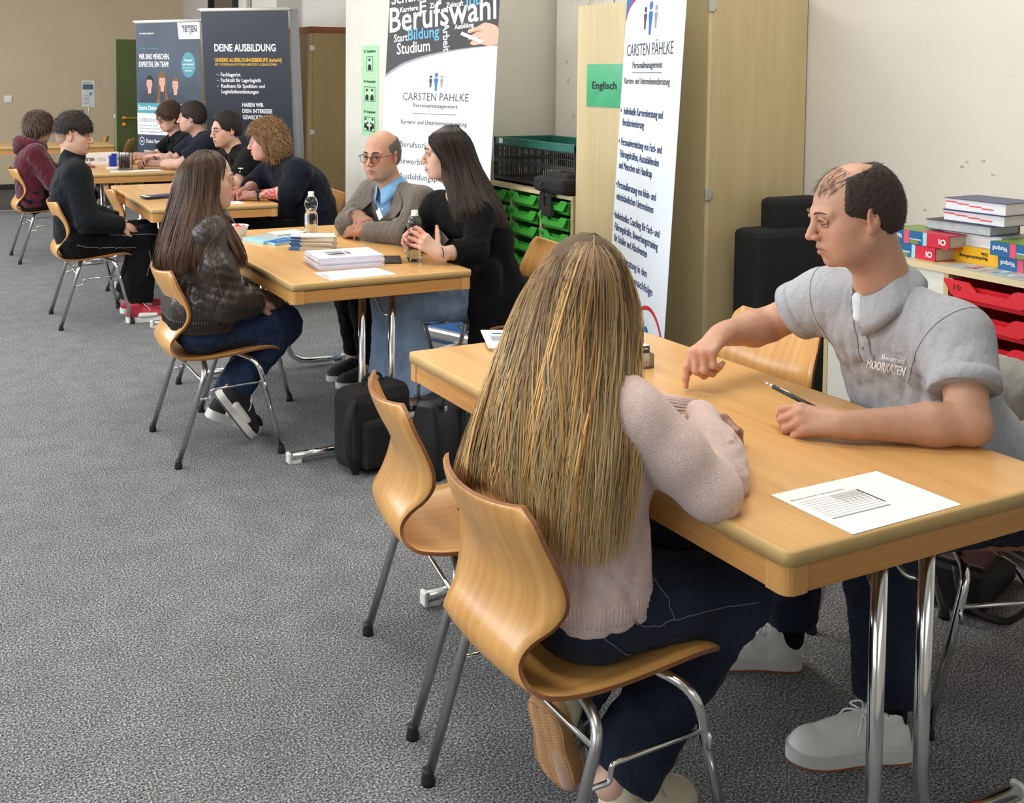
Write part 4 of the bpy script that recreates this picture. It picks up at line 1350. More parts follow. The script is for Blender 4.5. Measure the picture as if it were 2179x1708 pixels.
# second table -------------------------------------------------
t = thing('paper_bowl', 'white bowl of red sweets beside the leather jacket woman', 'bowl', (1.462, 5.06, TZ))
MB().lathe([(0.040, 0.0), (0.042, 0.002), (0.060, 0.062), (0.062, 0.063), (0.060, 0.064), (0.040, 0.006), (0.0, 0.005)], n=28).build('bowl', [M['bowl']], t)
rb = random.Random(2)
for k in range(14):
    a, r = rb.uniform(0, 2 * PI), rb.uniform(0, 0.038)
    o = MB().lathe([(0.002, -0.012), (0.009, -0.004), (0.010, 0.003), (0.003, 0.012)], (1.462 + r * math.cos(a), 5.06 + r * math.sin(a), TZ + 0.048 + rb.uniform(0, 0.012)), 8,
                   axis=Euler((rb.uniform(0, 3), rb.uniform(0, 3), 0)).to_matrix()).build('red_sweet', [M['candy']])
    tag(o, 'red wrapped sweet in the white bowl', 'sweet', 'red sweets in the white bowl')
t, p, w, h = sheet('brochure', 'pale blue brochure on the second table, beside the bowl', 'brochure', [(1.524, 4.823), (1.716, 4.946), (1.66, 5.075), (1.470, 4.985)], TZ, 'cover_light', 0.014, None, None, 'cover_light')
p.rect(w * .25, h * .1, w * .98, h * .95, 0, 0.0003); p.build('print', [M['cover_grey']], t)
t, p, w, h = sheet('brochure', 'white brochure with brown picture lying across the pale blue one', 'brochure', [(1.64, 4.96), (1.80, 4.99), (1.78, 5.10), (1.62, 5.06)], TZ + 0.0145, 'paper', 0.006, None, None, 'page_edge')
t, p, w, h = sheet('brochure', 'bright blue brochure on the second table with white lettering', 'brochure', [(1.561, 4.762), (1.690, 4.812), (1.66, 4.915), (1.536, 4.864)], TZ, 'flyer_blue', 0.012, None, None, 'cover_light')
p.text('Ausbildung', w * .4, h * .55, 0.012, 0, w=w * .4, lay=0.0004); p.build('print', [M['ink_white']], t)
for i, (cs, z, lab) in enumerate((([(1.60, 4.94), (1.74, 4.83), (1.81, 4.88), (1.69, 4.98)], TZ, 'white brochure lying between the bright blue brochure and the flyer stack'),)):
    t, p, w, h = sheet('brochure', lab, 'brochure', cs, z, 'paper', 0.004, None, None, 'page_edge')
# stack of flyers: each folded flyer is a thing
rf = random.Random(4)
fc = np.array((1.70, 4.615))
for k in range(9):
    a = -0.55 + rf.uniform(-0.05, 0.05) + (0.10 if k == 8 else 0)
    c_, s_ = math.cos(a), math.sin(a)
    ox, oy = rf.uniform(-0.006, 0.006), rf.uniform(-0.006, 0.006)
    cs = [(fc[0] + ox + x * c_ - y * s_, fc[1] + oy + x * s_ + y * c_) for x, y in ((-0.10, -0.052), (0.10, -0.052), (0.10, 0.052), (-0.10, 0.052))]
    t, p, w, h = sheet('flyer', 'topmost flyer on the thick flyer stack of the second table' if k == 8 else 'folded flyer within the thick flyer stack of the second table', 'flyer', cs, TZ + 0.0072 * k, 'paper', 0.0068, 'flyers in the thick stack', None, 'page_edge')
    MB().add([p.pt(-0.0005, 0, -0.0065), p.pt(-0.0005, h, -0.0065), p.pt(-0.0005, h, -0.0003), p.pt(-0.0005, 0, -0.0003)], [(0, 1, 2, 3)]).add([p.pt(0, -0.0004, -0.0065), p.pt(0.05, -0.0004, -0.0065), p.pt(0.05, -0.0004, -0.0003), p.pt(0, -0.0004, -0.0003)], [(0, 1, 2, 3)]).build('blue_fold', [M['flyer_blue']], t)
    if k == 8:
        p.rect(w * .1, h * .45, w * .32, h * .6, 0, 0.0004); p.build('print', [M['ink_grey']], t)
t, p, w, h = sheet('flyer', 'small white and blue flyer leaning near the bottle on the second table', 'flyer', [(1.745, 4.83), (1.815, 4.84), (1.81, 4.91), (1.74, 4.90)], TZ, 'paper', 0.02, None, None, 'flyer_blue')
# big stack of A4 paper in blocks
for k in range(6):
    e = rf.uniform(-0.008, 0.008)
    g = rf.uniform(-0.012, 0.006)
    cs = [(1.511 + e, 4.086 + g), (1.802 + e, 4.075 + g), (1.900 + e + .002 * k, 4.52 + g), (1.600 + e, 4.545 + g)]
    cs = [(1.525 + e, 4.085 + g), (1.812 + e, 4.077 + g), (1.830 + e, 4.285 + g), (1.543 + e, 4.295 + g)]
    t, p, w, h = sheet('paper_stack', 'printed A4 papers, topmost layer of the tall white pile' if k == 5 else 'white A4 papers within the tall pile on the second table', 'papers', cs, TZ + 0.0082 * k, 'paper', 0.0080, 'A4 papers in the tall pile', None, 'paper_edge')
    if k == 5:
        for dy, m_ in ((0.62, 0), (0.47, 0), (0.37, 0)):
            p.poly([(w * .22, h * (dy - .03)), (w * .42, h * (dy - .06)), (w * .50, h * (dy - .05)), (w * .50, h * (dy + .05)), (w * .42, h * (dy + .06)), (w * .22, h * (dy + .03))], 0, 0.0004)
            p.ell(w * .56, h * dy, w * .035, h * .05, 0, 0.0004, 14)
        p.rect(w * .03, h * .95, w * .97, h * .957, 1, 0.0004)
        p.rect(w * .22, h * .18, w * .5, h * .26, 1, 0.0004)
        for q in range(4):
            p.poly([(w * (.66 + .06 * q), h * .95), (w * (.72 + .06 * q), h * .70), (w * (.84 + .06 * q), h * .5), (w * (.845 + .06 * q), h * .51), (w * (.73 + .06 * q), h * .71), (w * (.665 + .06 * q), h * .95)], 1, 0.0004)
        p.build('print', [M['ink'], M['ink_grey']], t)
t, p, w, h = sheet('paper_form', 'single printed form at the front edge of the second table', 'paper', [(1.499, 3.872), (1.792, 3.892), (1.768, 4.060), (1.491, 4.050)])
for k in range(8):
    p.rect(w * .16, h * (.30 + .07 * k), w * .58, h * (.30 + .07 * k) + .001, 0, .0004)
for k in range(13):
    p.rect(w * (.16 + .035 * k), h * .30, w * (.16 + .035 * k) + .0008, h * .79, 0, .0004)
p.rect(w * .05, h * .35, w * .065, h * .8, 1, .0004); p.rect(w * .10, h * .4, w * .108, h * .8, 1, .0004)
p.build('print', [M['ink_grey'], M['ink']], t)
t = thing('smartphone', 'black smartphone lying between the white papers and the held bottle', 'phone', (1.905, 4.185, TZ), math.radians(68))
MB().box((0, 0, 0.0045), (0.155, 0.074, 0.009), bev=0.003).build('body', [M['glide']], t)
MB().box((0, 0, 0.0091), (0.149, 0.069, 0.0006)).build('screen', [M['screen']], t)


def bottle(label, x, y, level):
    t = thing('water_bottle', label, 'bottle', (x, y, TZ))
    prof = [(0.026, 0.0), (0.031, 0.004), (0.0335, 0.015), (0.0335, 0.055), (0.032, 0.060), (0.0335, 0.066), (0.0335, 0.10), (0.0315, 0.112), (0.027, 0.122), (0.0255, 0.128), (0.0275, 0.134), (0.032, 0.146), (0.0335, 0.160), (0.032, 0.174),
            (0.026, 0.188), (0.017, 0.198), (0.0125, 0.203), (0.0125, 0.212)]
    prof = [tuple(q) for q in catmull(prof, 2)]
    inner = [(max(r - 0.0012, 0.0005), z + (0.0012 if i == 0 else 0)) for i, (r, z) in enumerate(prof)]
    MB().lathe(prof + inner[::-1], n=32, caps=False).add([(0, 0, 0)], []).build('shell', [M['clear']], t)
    cp = MB().lathe([(0.0155, 0.200), (0.0155, 0.203), (0.0145, 0.204), (0.0148, 0.220), (0.013, 0.222)], n=28).lathe([(0.0175, 0.197), (0.0175, 0.1995)], n=24)
    cp.build('cap', [M['white_plastic']], t)
    wp = [(r - 0.0016, z + 0.0014) for r, z in prof if z < level] + [(0.0300, level)]
    MB().lathe([(0.001, 0.0014)] + wp + [(0.001, level)], n=32, caps=False).build('water', [M['water']], t)
    return t


bottle('clear water bottle standing alone on the second table', 1.822, 4.985, 0.135)
bottle('clear water bottle held by the woman in the black blazer', 1.985, 4.135, 0.05)

# third table
t = None
for i in range(9):
    a = -0.10 + 0.05 * i
    c_, s_ = math.cos(a), math.sin(a)
    cs = [(1.375 + x * c_ - y * s_, 6.93 - 0.010 * i + x * s_ + y * c_) for x, y in ((0, -0.05), (0.21, -0.05), (0.21, 0.05), (0, 0.05))]
    t, p, w, h = sheet('leaflet', 'topmost dark leaflet of the fan on the third table' if i == 8 else 'dark leaflet with a white edge within the fan on the third table', 'leaflet', cs, TZ + 0.0022 * i, 'cover_navy' if i % 3 else 'ink_grey', 0.002, 'leaflets in the fan')
    p.rect(0, 0, w * .12, h, 0, 0.0002); p.build('print', [M['ink_white']], t)
t, p, w, h = sheet('paper_form', 'white sheet before the curly haired woman on the third table', 'paper', [(1.70, 6.39), (1.905, 6.39), (1.90, 6.53), (1.71, 6.53)])

# fourth table: tent cards, blue box, glass of pens, papers
for i, (x, y, w_, lab) in enumerate(((1.60, 9.90, 0.34, 'white tent card with a black name, farther of two on the fourth table'), (1.50, 9.62, 0.24, 'white tent card with a black name, nearer of two on the fourth table'))):
    t = thing('tent_card', lab, 'card', (x, y, TZ), math.radians(12))
    c = [(-w_ / 2, -0.03, 0), (w_ / 2, -0.03, 0), (w_ / 2, 0, 0.085), (-w_ / 2, 0, 0.085), (-w_ / 2, 0.03, 0), (w_ / 2, 0.03, 0)]
    MB().add(c, [(0, 1, 2, 3), (3, 2, 5, 4)]).build('card', [M['paper']], t)
    nrm = np.array((0, -0.085, 0.03)); nrm /= np.linalg.norm(nrm)
    p = Panel((-w_ / 2, -0.03, 0), (1, 0, 0), (0, 0.333, 0.943), nrm)
    p.text('TIETJEN', w_ * .12, 0.035, 0.026, 0, w=w_ * .36, bold=0.002)
    for k in range(3): p.rect(w_ * .6, 0.03 + .012 * k, w_ * .92, 0.034 + .012 * k, 1)
    p.build('lettering', [M['ink_black'], M['ink_grey']], t)
tag(MB().box((1.615, 9.27, TZ + 0.05), (0.085, 0.06, 0.10), bev=0.003).box((1.615, 9.27, TZ + 0.108), (0.05, 0.035, 0.018), bev=0.003).build('blue_box', [M['blue_box']]), 'small bright blue box beside the glass of pens', 'box')
tag(MB().box((1.615, 8.83 + 0.32, TZ + 0.006), (0.16, 0.10, 0.012)).build('note_block', [M['paper']]), 'white note block between blue box and glass of pens', 'paper')
t = thing('pen_glass', 'square clear glass packed with dark pens on the fourth table', 'glass', (1.655, 9.02, TZ))
g = MB()
for s in (-1, 1):
    g.span((s * 0.055 - 0.002, -0.055, 0), (s * 0.055 + 0.002, 0.055, 0.14)).span((-0.053, s * 0.053 - 0.002, 0), (0.053, s * 0.053 + 0.002, 0.14))
g.span((-0.053, -0.053, 0), (0.053, 0.053, 0.005)).build('glass', [M['acrylic']], t)
rq = random.Random(9)
for k in range(26):
    x, y = rq.uniform(-0.04, 0.04), rq.uniform(-0.04, 0.04)
    dx, dy = rq.uniform(-0.012, 0.012), rq.uniform(-0.008, 0.008)
    o = MB().tube([(1.655 + x, 9.02 + y, TZ + 0.007), (1.655 + x + dx, 9.02 + y + dy, TZ + 0.11)], 0.005, 8).tube([(1.655 + x + dx, 9.02 + y + dy, TZ + 0.11), (1.655 + x + dx * 1.25, 9.02 + y + dy * 1.25, TZ + 0.142)], 0.0046, 8, mi=1).build('pen', [M['cover_navy'] if k % 4 else M['ink_black'], M['ink_white'] if k % 3 else M['alu']])
    tag(o, 'dark ballpoint pen standing in the square glass', 'pen', 'pens in the square glass')
for i, (cs, lab) in enumerate((([(1.50, 8.80), (1.70, 8.79), (1.72, 8.93), (1.52, 8.94)], 'white sheet with dark print at the front edge of the fourth table'), ([(1.70, 8.79), (1.93, 8.79), (1.92, 8.92), (1.72, 8.93)], 'plain white sheet by the forearm of the man in navy on the fourth table'))):
    t, p, w, h = sheet('paper_form', lab, 'paper', cs, TZ + 0.0008 * i)
    if i == 0:
        p.text('TIETJEN', w * .3, h * .4, 0.03, 0, w=w * .5, bold=0.002, lay=.0004); p.build('lettering', [M['ink']], t)

# fifth table: two-tier acrylic leaflet stand
t = thing('leaflet_stand', 'two tier clear acrylic leaflet stand on the far empty table', 'stand', (1.88, 12.78, TZ), math.radians(-8))
for k, (x, z, w_, h_) in enumerate(((0.06, 0.40, 0.15, 0.31), (-0.05, 0.17, 0.13, 0.20))):
    fr = MB()
    tl = 0.22
    for s in (-1, 1):
        fr.add([(x + s * w_ / 2 + d, y, zz) for d in (-0.002, 0.002) for y, zz in ((0, z), (h_ * tl, z + h_), (h_ * tl + 0.035, z + h_ * .96), (0.04, z - 0.01))], [(0, 1, 2, 3), (7, 6, 5, 4), (0, 4, 5, 1), (1, 5, 6, 2), (2, 6, 7, 3), (3, 7, 4, 0)])
    fr.add([(x + sx * w_ / 2, y, zz) for sx in (-1, 1) for y, zz in ((0, z), (h_ * tl, z + h_), (h_ * tl - .003, z + h_), (-.003, z))], [(0, 1, 5, 4), (1, 2, 6, 5), (2, 3, 7, 6), (3, 0, 4, 7), (0, 3, 2, 1), (4, 5, 6, 7)])
    fr.build('pocket', [M['acrylic']], t)
    lf = sheet('leaflet', ('white leaflet with dark photos in the upper pocket of the acrylic stand', 'dark leaflet in the lower pocket of the acrylic stand')[k], 'leaflet', [(0, 0), (w_ - .01, 0), (w_ - .01, h_), (0, h_)], 0, 'paper' if k == 0 else 'cover_navy', 0.004)
    lt, p, w, h = lf
    lt.location = (1.88 + x * math.cos(-.14) - 0.02 * math.sin(-.14) * 0, 12.78 + x * math.sin(-.14) + h_ * tl / 2 + 0.012, TZ + z + h_ / 2)
    lt.rotation_euler = (math.atan2(h_, h_ * tl), 0, math.radians(-8))
    if k == 0:
        p.rect(w * .08, h * .66, w * .92, h * .86, 0, .0006); p.rect(w * .08, h * .9, w * .8, h * .94, 1, .0006)
        for q in range(7): p.rect(w * .1, h * (.12 + .05 * q), w * .6, h * (.135 + .05 * q), 1, .0006)
        p.ell(w * .72, h * .5, w * .12, h * .07, 2, .0007)
        p.build('print', [M['ink_navy'], M['ink_grey'], M['teal']], lt)
    else:
        p.rect(w * .1, h * .3, w * .9, h * .7, 0, .0006); p.build('print', [M['ink_grey']], lt)
MB().tube([(0.06, 0.06, 0), (0.06, 0.10, 0.72)], 0.006, 8).span((-0.10, -0.06, 0), (0.14, 0.12, 0.005)).build('post', [M['alu']], t)

# ------------------------------------------------------------------ books on the red shelf
SZ = 0.9055


def spine_book(label, near, z, rot, mirror=False, ln=0.245, wd=0.165, th=0.046, number=True, group=None):
    """Dictionary lying flat: local -x is the spine side, -y the near end. near = near end of the spine."""
    t = thing('dictionary', label, 'book', (near[0], near[1], z), math.radians(rot), group)
    MB().span((0.004, 0.004, 0.003), (wd - 0.004, ln - 0.004, th - 0.003)).build('pages', [M['page_edge']], t)
    cv = MB()
    for k, (y0, y1, m_) in enumerate(((0, 0.085, 1), (0.085, 0.10, 4), (0.10, 0.155, 0), (0.155, 0.175, 2), (0.175, ln, 0))):
        cv.span((-0.002, y0, 0), (0.003, y1, th), mi=m_)
    cv.span((0, 0, 0), (wd, ln, 0.003), mi=1).span((0, 0.12, th - 0.003), (wd, ln, th), mi=3).span((0, 0, th - 0.003), (wd, 0.12, th), mi=1)
    cv.span((-0.0023, 0.118, 0.002), (0.0, 0.152, 0.014), mi=3)
    cv.build('cover', [M['cover_blue'], M['cover_red'], M['cover_pink'], M['cover_green'], M['cover_light']], t)
    p = Panel((-0.0026, 0.0, th), (0, 1, 0), (0, 0, -1), (-1, 0, 0))          # the book lies upside down
    p.text('Wortprofi', 0.182, 0.014, 0.015, 0, w=0.052, bold=0.0006)
    p.text('Schulwörterbuch', 0.106, 0.026, 0.006, 0, w=0.044, bold=0.0003)
    if number: p.text('Oi', 0.010, 0.014, 0.020, 0, w=0.026, bold=0.0012)
    p.build('lettering', [M['ink_white']], t)
    return t


spine_book('blue and red dictionary, lower of the pair behind the grey polo man', (3.190, 2.520), SZ, -4)
spine_book('blue and red dictionary, upper of the pair behind the grey polo man', (3.205, 2.480), SZ + 0.047, 2)
spine_book('blue and red dictionary at the picture edge, lower of the second pair', (3.255, 2.095), SZ, -2)
spine_book('blue and red dictionary at the picture edge, upper of the second pair', (3.250, 2.115), SZ + 0.047, 0)
t = thing('dictionary', 'yellow dictionary at the bottom of the tall book pile', 'book', (3.29, 2.335, SZ), math.radians(3))
MB().span((0.003, 0.003, 0.003), (0.17, 0.242, 0.052)).build('pages', [M['page_edge']], t)
MB().span((-0.002, 0, 0), (0.003, 0.245, 0.055)).span((0, 0, 0), (0.175, 0.245, 0.003)).span((0, 0, 0.052), (0.175, 0.245, 0.055)).span((0, -0.002, 0), (0.175, 0.002, 0.055)).build('cover', [M['cover_yellow']], t)
p = Panel((-0.0026, 0.0, 0.055), (0, 1, 0), (0, 0, -1), (-1, 0, 0))
p.text('Die', 0.06, 0.012, 0.011, 0, w=0.022, bold=0.0006); p.text('Rechtschreibung', 0.06, 0.028, 0.011, 0, w=0.10, bold=0.0006)
p.poly([(0, 0), (0.03, 0.0), (0.0, 0.055)], 1)
p.build('lettering', [M['ink_black'], M['cover_red']], t)


def plain_book(label, near, z, rot, ln, wd, th, cover, pages, notches=False):
    """Fore edge towards -x."""
    t = thing('book', label, 'book', (near[0], near[1], z), math.radians(rot))
    MB().span((0.002, 0.003, 0.002), (wd - 0.004, ln - 0.003, th - 0.002)).build('pages', [M[pages]], t)
    cv = MB().span((-0.003, 0, 0), (wd, ln, 0.0022)).span((-0.003, 0, th - 0.0022), (wd, ln, th)).span((wd - 0.003, 0, 0), (wd, ln, th))
    cv.build('cover', [M[cover]], t)
    if notches:
        nb = MB()
        for k in range(4):
            nb.span((0.0015, 0.045 + 0.045 * k, th * (0.62 - 0.10 * (3 - k))), (0.0024, 0.088 + 0.045 * k, th * (0.62 - 0.10 * (3 - k)) + 0.005))
        nb.build('thumb_index', [M['cover_pink']], t)
    return t


plain_book('thick white paged book lying on the yellow dictionary', (3.300, 2.355), SZ + 0.0555, 2, 0.225, 0.16, 0.043, 'cover_grey', 'page_white')
plain_book('pale grey paged book jutting out in the middle of the tall pile', (3.290, 2.390), SZ + 0.099, 5, 0.235, 0.17, 0.034, 'ink', 'cover_grey')
plain_book('dark blue book with red thumb index, second from top of the tall pile', (3.305, 2.352), SZ + 0.1335, 3, 0.225, 0.17, 0.038, 'cover_navy', 'page_white', True)
plain_book('dark blue book with red thumb index on top of the tall pile', (3.300, 2.345), SZ + 0.172, 2, 0.225, 0.175, 0.042, 'cover_navy', 'page_white', True)
cs = [(3.155, 2.47), (3.135, 1.95), (3.27, 1.95), (3.275, 2.44)]
t, p, w, h = sheet('wall_map', 'laminated colourful sheet lying along the front edge of the red shelf', 'sheet', [cs[1], cs[2], cs[3], cs[0]], 0.9055, 'cover_grey', 0.0015)
rm_ = random.Random(8)
for k in range(30):
    x, y = rm_.uniform(0.02, w - 0.05), rm_.uniform(0.03, h - 0.06)
    p.rect(x, y, x + rm_.uniform(.01, .05), y + rm_.uniform(.004, .02), rm_.randrange(5), 0.0004)
for y in np.linspace(0.02, h - 0.02, 9): p.rect(0.005, y, w - 0.005, y + 0.002, 4, 0.0005)
p.build('print', [M['cover_pink'], M['cover_light'], M['paper'], M['page_edge'], M['teal']], t)

# ------------------------------------------------------------------ bags on the floor
t = thing('handbag', 'black leather handbag on the floor by the second table leg', 'bag', (1.885, 3.66, 0), math.radians(35))
prof = [(-0.155, -0.065), (0.155, -0.065), (0.165, 0.065), (-0.165, 0.065)]
vs, fs = [], []
for z, k, d in ((0.012, 0.96, 0.9), (0.03, 1.0, 1.0), (0.18, 0.96, 0.9), (0.275, 0.92, 0.62), (0.30, 0.93, 0.40)):
    for a in range(24):
        an = 2 * PI * a / 24
        cx, sy = math.cos(an), math.sin(an)
        e = 0.25
        vs.append((0.165 * k * math.copysign(abs(cx) ** e, cx), 0.075 * d * math.copysign(abs(sy) ** e, sy), z))
for i in range(4):
    for a in range(24): fs.append((i * 24 + a, i * 24 + (a + 1) % 24, (i + 1) * 24 + (a + 1) % 24, (i + 1) * 24 + a))
fs += [tuple(reversed(range(24))), tuple(range(96, 120))]
mesh_obj('body', vs, fs, [M['black_leather']], t, smooth=True)
for s in (-1, 1):
    st = MB().tube(catmull([(-0.10, s * 0.045, 0.25), (-0.09, s * 0.06, 0.33), (0, s * 0.075, 0.365), (0.09, s * 0.06, 0.33), (0.10, s * 0.045, 0.25)], 5), 0.006, 8)
    st.build('handle', [M['black_leather']], t)
MB().tube(catmull([(0.05, -0.06, 0.27), (0.055, -0.10, 0.18), (0.05, -0.105, 0.06), (0.02, -0.10, 0.012), (0.0, -0.085, 0.03), (0.02, -0.072, 0.12), (0.05, -0.066, 0.26)], 6), 0.009, 8, flat=0.35).build('strap', [M['black_leather']], t)
MB().tube(catmull([(0.155, 0.0, 0.27), (0.20, 0.0, 0.22), (0.21, 0.0, 0.15), (0.185, 0.01, 0.10)], 5), 0.005, 8).build('strap', [M['black_leather']], t)
for x in (-0.10, 0.05, 0.14):
    MB().box((x, -0.066, 0.272), (0.016, 0.006, 0.020), bev=0.002).build('buckle', [M['chrome']], t)
ch = MB()
for k in range(5): ch.box((0.05 + 0.002 * (k % 2), -0.066 - 0.003 * k, 0.262 - 0.011 * k), (0.007, 0.005, 0.010), bev=0.0015)
ch.build('chain', [M['chrome']], t)
t = thing('backpack', 'black fabric backpack on the floor between handbag and table leg', 'bag', (1.645, 3.80, 0), math.radians(15))
MB().box((0, 0, 0.17), (0.30, 0.16, 0.32), bev=0.05).build('body', [M['black_fabric']], t)
MB().box((0, -0.085, 0.12), (0.22, 0.05, 0.19), bev=0.022).build('front_pocket', [M['black_fabric']], t)
MB().tube(catmull([(-0.13, -0.05, 0.30), (-0.19, -0.09, 0.22), (-0.19, -0.10, 0.10), (-0.14, -0.08, 0.02)], 5), 0.016, 8, flat=0.35).build('strap', [M['black_fabric']], t)
MB().tube(catmull([(-0.05, 0.0, 0.325), (-0.03, 0.0, 0.36), (0.03, 0.0, 0.36), (0.05, 0.0, 0.325)], 5), 0.006, 8).build('handle', [M['black_fabric']], t)
t = thing('shoulder_bag', 'flat black bag on the floor beneath the chair of the polo man', 'bag', (2.86, 2.10, 0), math.radians(20))
MB().box((0, 0, 0.075), (0.34, 0.16, 0.145), bev=0.025).build('body', [M['black_leather']], t)
MB().box((0, -0.01, 0.148), (0.33, 0.15, 0.016), bev=0.006).build('flap', [M['black_leather']], t)
MB().tube(catmull([(-0.16, 0.0, 0.14), (-0.21, -0.05, 0.06), (-0.14, -0.13, 0.012), (0.02, -0.15, 0.010), (0.16, -0.10, 0.012), (0.19, 0.0, 0.10)], 6), 0.010, 8, flat=0.3).build('strap', [M['black_leather']], t)

# ------------------------------------------------------------------ people: smooth solids from signed distances
def unit(v):
    v = np.array(v, float)
    return v / (np.linalg.norm(v) + 1e-12)


class Solid:
    """Union of tapered limbs and ellipsoids, blended where they meet, meshed as one surface."""

    def __init__(self):
        self.ops = []

    def cap(self, a, b, ra, rb=None, k=0.02, sub=False, cut=False, flat=None):
        """Limb from a to b; cut: flat open end at b; flat=(axis, factor): squashed along axis."""
        self.ops.append(('c', np.array(a, float), np.array(b, float), ra, ra if rb is None else rb, k, sub, cut, flat))
        return self

    def chain(self, pts, rs, k=0.02, cut=False, flat=None):
        for i in range(len(pts) - 1):
            self.cap(pts[i], pts[i + 1], rs[i], rs[i + 1], k, False, cut and i == len(pts) - 2, flat)
        return self

    def ell(self, c, r, ax=None, k=0.02, sub=False):
        self.ops.append(('e', np.array(c, float), np.array(r, float), np.eye(3) if ax is None else np.array(ax, float), None, k, sub, False, None))
        return self

    def half(self, p, n, k=0.0):
        """Keep only the side of the plane through p that n points away from."""
        self.ops.append(('h', np.array(p, float), unit(n), 0, 0, k, False, False, None))
        return self

    def bounds(self):
        lo, hi = np.full(3, 1e9), np.full(3, -1e9)
        for o in self.ops:
            if o[6] or o[0] == 'h': continue
            if o[0] == 'c':
                r = max(o[3], o[4]) * (1.0 if o[8] is None else max(1.0, o[8][1]))
                for q in (o[1], o[2]):
                    lo, hi = np.minimum(lo, q - r), np.maximum(hi, q + r)
            else:
                e = np.abs(o[3].T * o[2]).sum(1)
                lo, hi = np.minimum(lo, o[1] - e), np.maximum(hi, o[1] + e)
        return lo, hi

    def field(self, lo, h, n, disp=None, grow=0.0):
        ax = [lo[i] + h * np.arange(n[i], dtype=np.float32) for i in range(3)]
        D = np.full(n, 0.5, dtype=np.float32)
        for o in self.ops:
            typ, k, sub = o[0], o[5], o[6]
            if typ == 'h':
                d = (ax[0][:, None, None] - o[1][0]) * o[2][0] + (ax[1][None, :, None] - o[1][1]) * o[2][1] + (ax[2][None, None, :] - o[1][2]) * o[2][2]
                D = np.maximum(D, d.astype(np.float32))
                continue
            m = k + 3 * h + abs(grow) + 0.006
            if typ == 'c':
                r = max(o[3], o[4]) * (1.0 if o[8] is None else max(1.0, o[8][1])) + m
                l2, h2 = np.minimum(o[1], o[2]) - r, np.maximum(o[1], o[2]) + r
            else:
                e = np.abs(o[3].T * o[2]).sum(1) + m
                l2, h2 = o[1] - e, o[1] + e
            i0 = np.clip(np.floor((l2 - lo) / h).astype(int), 0, np.array(n)); i1 = np.clip(np.ceil((h2 - lo) / h).astype(int) + 1, 0, np.array(n))
            if (i1 <= i0).any(): continue
            sl = tuple(slice(a, b) for a, b in zip(i0, i1))
            X = ax[0][sl[0]][:, None, None]; Y = ax[1][sl[1]][None, :, None]; Zz = ax[2][sl[2]][None, None, :]
            if typ == 'c':
                a, b, ra, rb, cut, flat = o[1], o[2], o[3], o[4], o[7], o[8]
                ba = b - a
                L2 = float(ba @ ba) + 1e-12
                px, py, pz = X - a[0], Y - a[1], Zz - a[2]
                t = np.clip((px * ba[0] + py * ba[1] + pz * ba[2]) / L2, 0, 1)
                qx, qy, qz = px - t * ba[0], py - t * ba[1], pz - t * ba[2]
                q2 = qx * qx + qy * qy + qz * qz
                if flat is not None:
                    w = qx * flat[0][0] + qy * flat[0][1] + qz * flat[0][2]
                    q2 = q2 + w * w * (1 / flat[1] ** 2 - 1)
                d = np.sqrt(q2) - (ra + (rb - ra) * t)
                if cut:
                    L = math.sqrt(L2)
                    d = np.maximum(d, (px * ba[0] + py * ba[1] + pz * ba[2]) / L - L)
            else:
                R, r = o[3], o[2]
                px, py, pz = X - o[1][0], Y - o[1][1], Zz - o[1][2]
                q = [px * R[i][0] + py * R[i][1] + pz * R[i][2] for i in range(3)]
                k0 = np.sqrt((q[0] / r[0]) ** 2 + (q[1] / r[1]) ** 2 + (q[2] / r[2]) ** 2)
                k1 = np.sqrt((q[0] / r[0] ** 2) ** 2 + (q[1] / r[1] ** 2) ** 2 + (q[2] / r[2] ** 2) ** 2) + 1e-9
                d = k0 * (k0 - 1) / k1
            d = d.astype(np.float32)
            cur = D[sl]
            if sub:
                d = -d
                if k > 0:
                    hh = np.clip(0.5 - 0.5 * (cur - d) / k, 0, 1)
                    D[sl] = cur + (d - cur) * hh + k * hh * (1 - hh)
                else:
                    D[sl] = np.maximum(cur, d)
            else:
                if k > 0:
                    hh = np.clip(0.5 + 0.5 * (cur - d) / k, 0, 1)
                    D[sl] = cur + (d - cur) * hh - k * hh * (1 - hh)
                else:
                    D[sl] = np.minimum(cur, d)
        D -= grow
        if disp is not None:
            I = np.nonzero(np.abs(D) < 4 * h + 0.012)
            P = np.stack([ax[i][I[i]] for i in range(3)], 1)
            D[I] += disp(P).astype(np.float32)
        return D

    def mesh(self, h, disp=None, grow=0.0, box=None):
        lo, hi = self.bounds()
        lo, hi = lo - 3 * h - max(grow, 0) - 0.008, hi + 3 * h + max(grow, 0) + 0.008
        if box is not None:
            lo, hi = np.maximum(lo, box[0]), np.minimum(hi, box[1])
        lo = np.floor(lo / h) * h
        n = tuple(np.maximum(np.ceil((hi - lo) / h).astype(int) + 1, 2))
        return surface_nets(self.field(lo, h, n, disp, grow), lo, h)


_CORN = np.array([(i, j, k) for i in (0, 1) for j in (0, 1) for k in (0, 1)])
_EDG = [(a, b) for a in range(8) for b in range(a + 1, 8) if np.abs(_CORN[a] - _CORN[b]).sum() == 1]


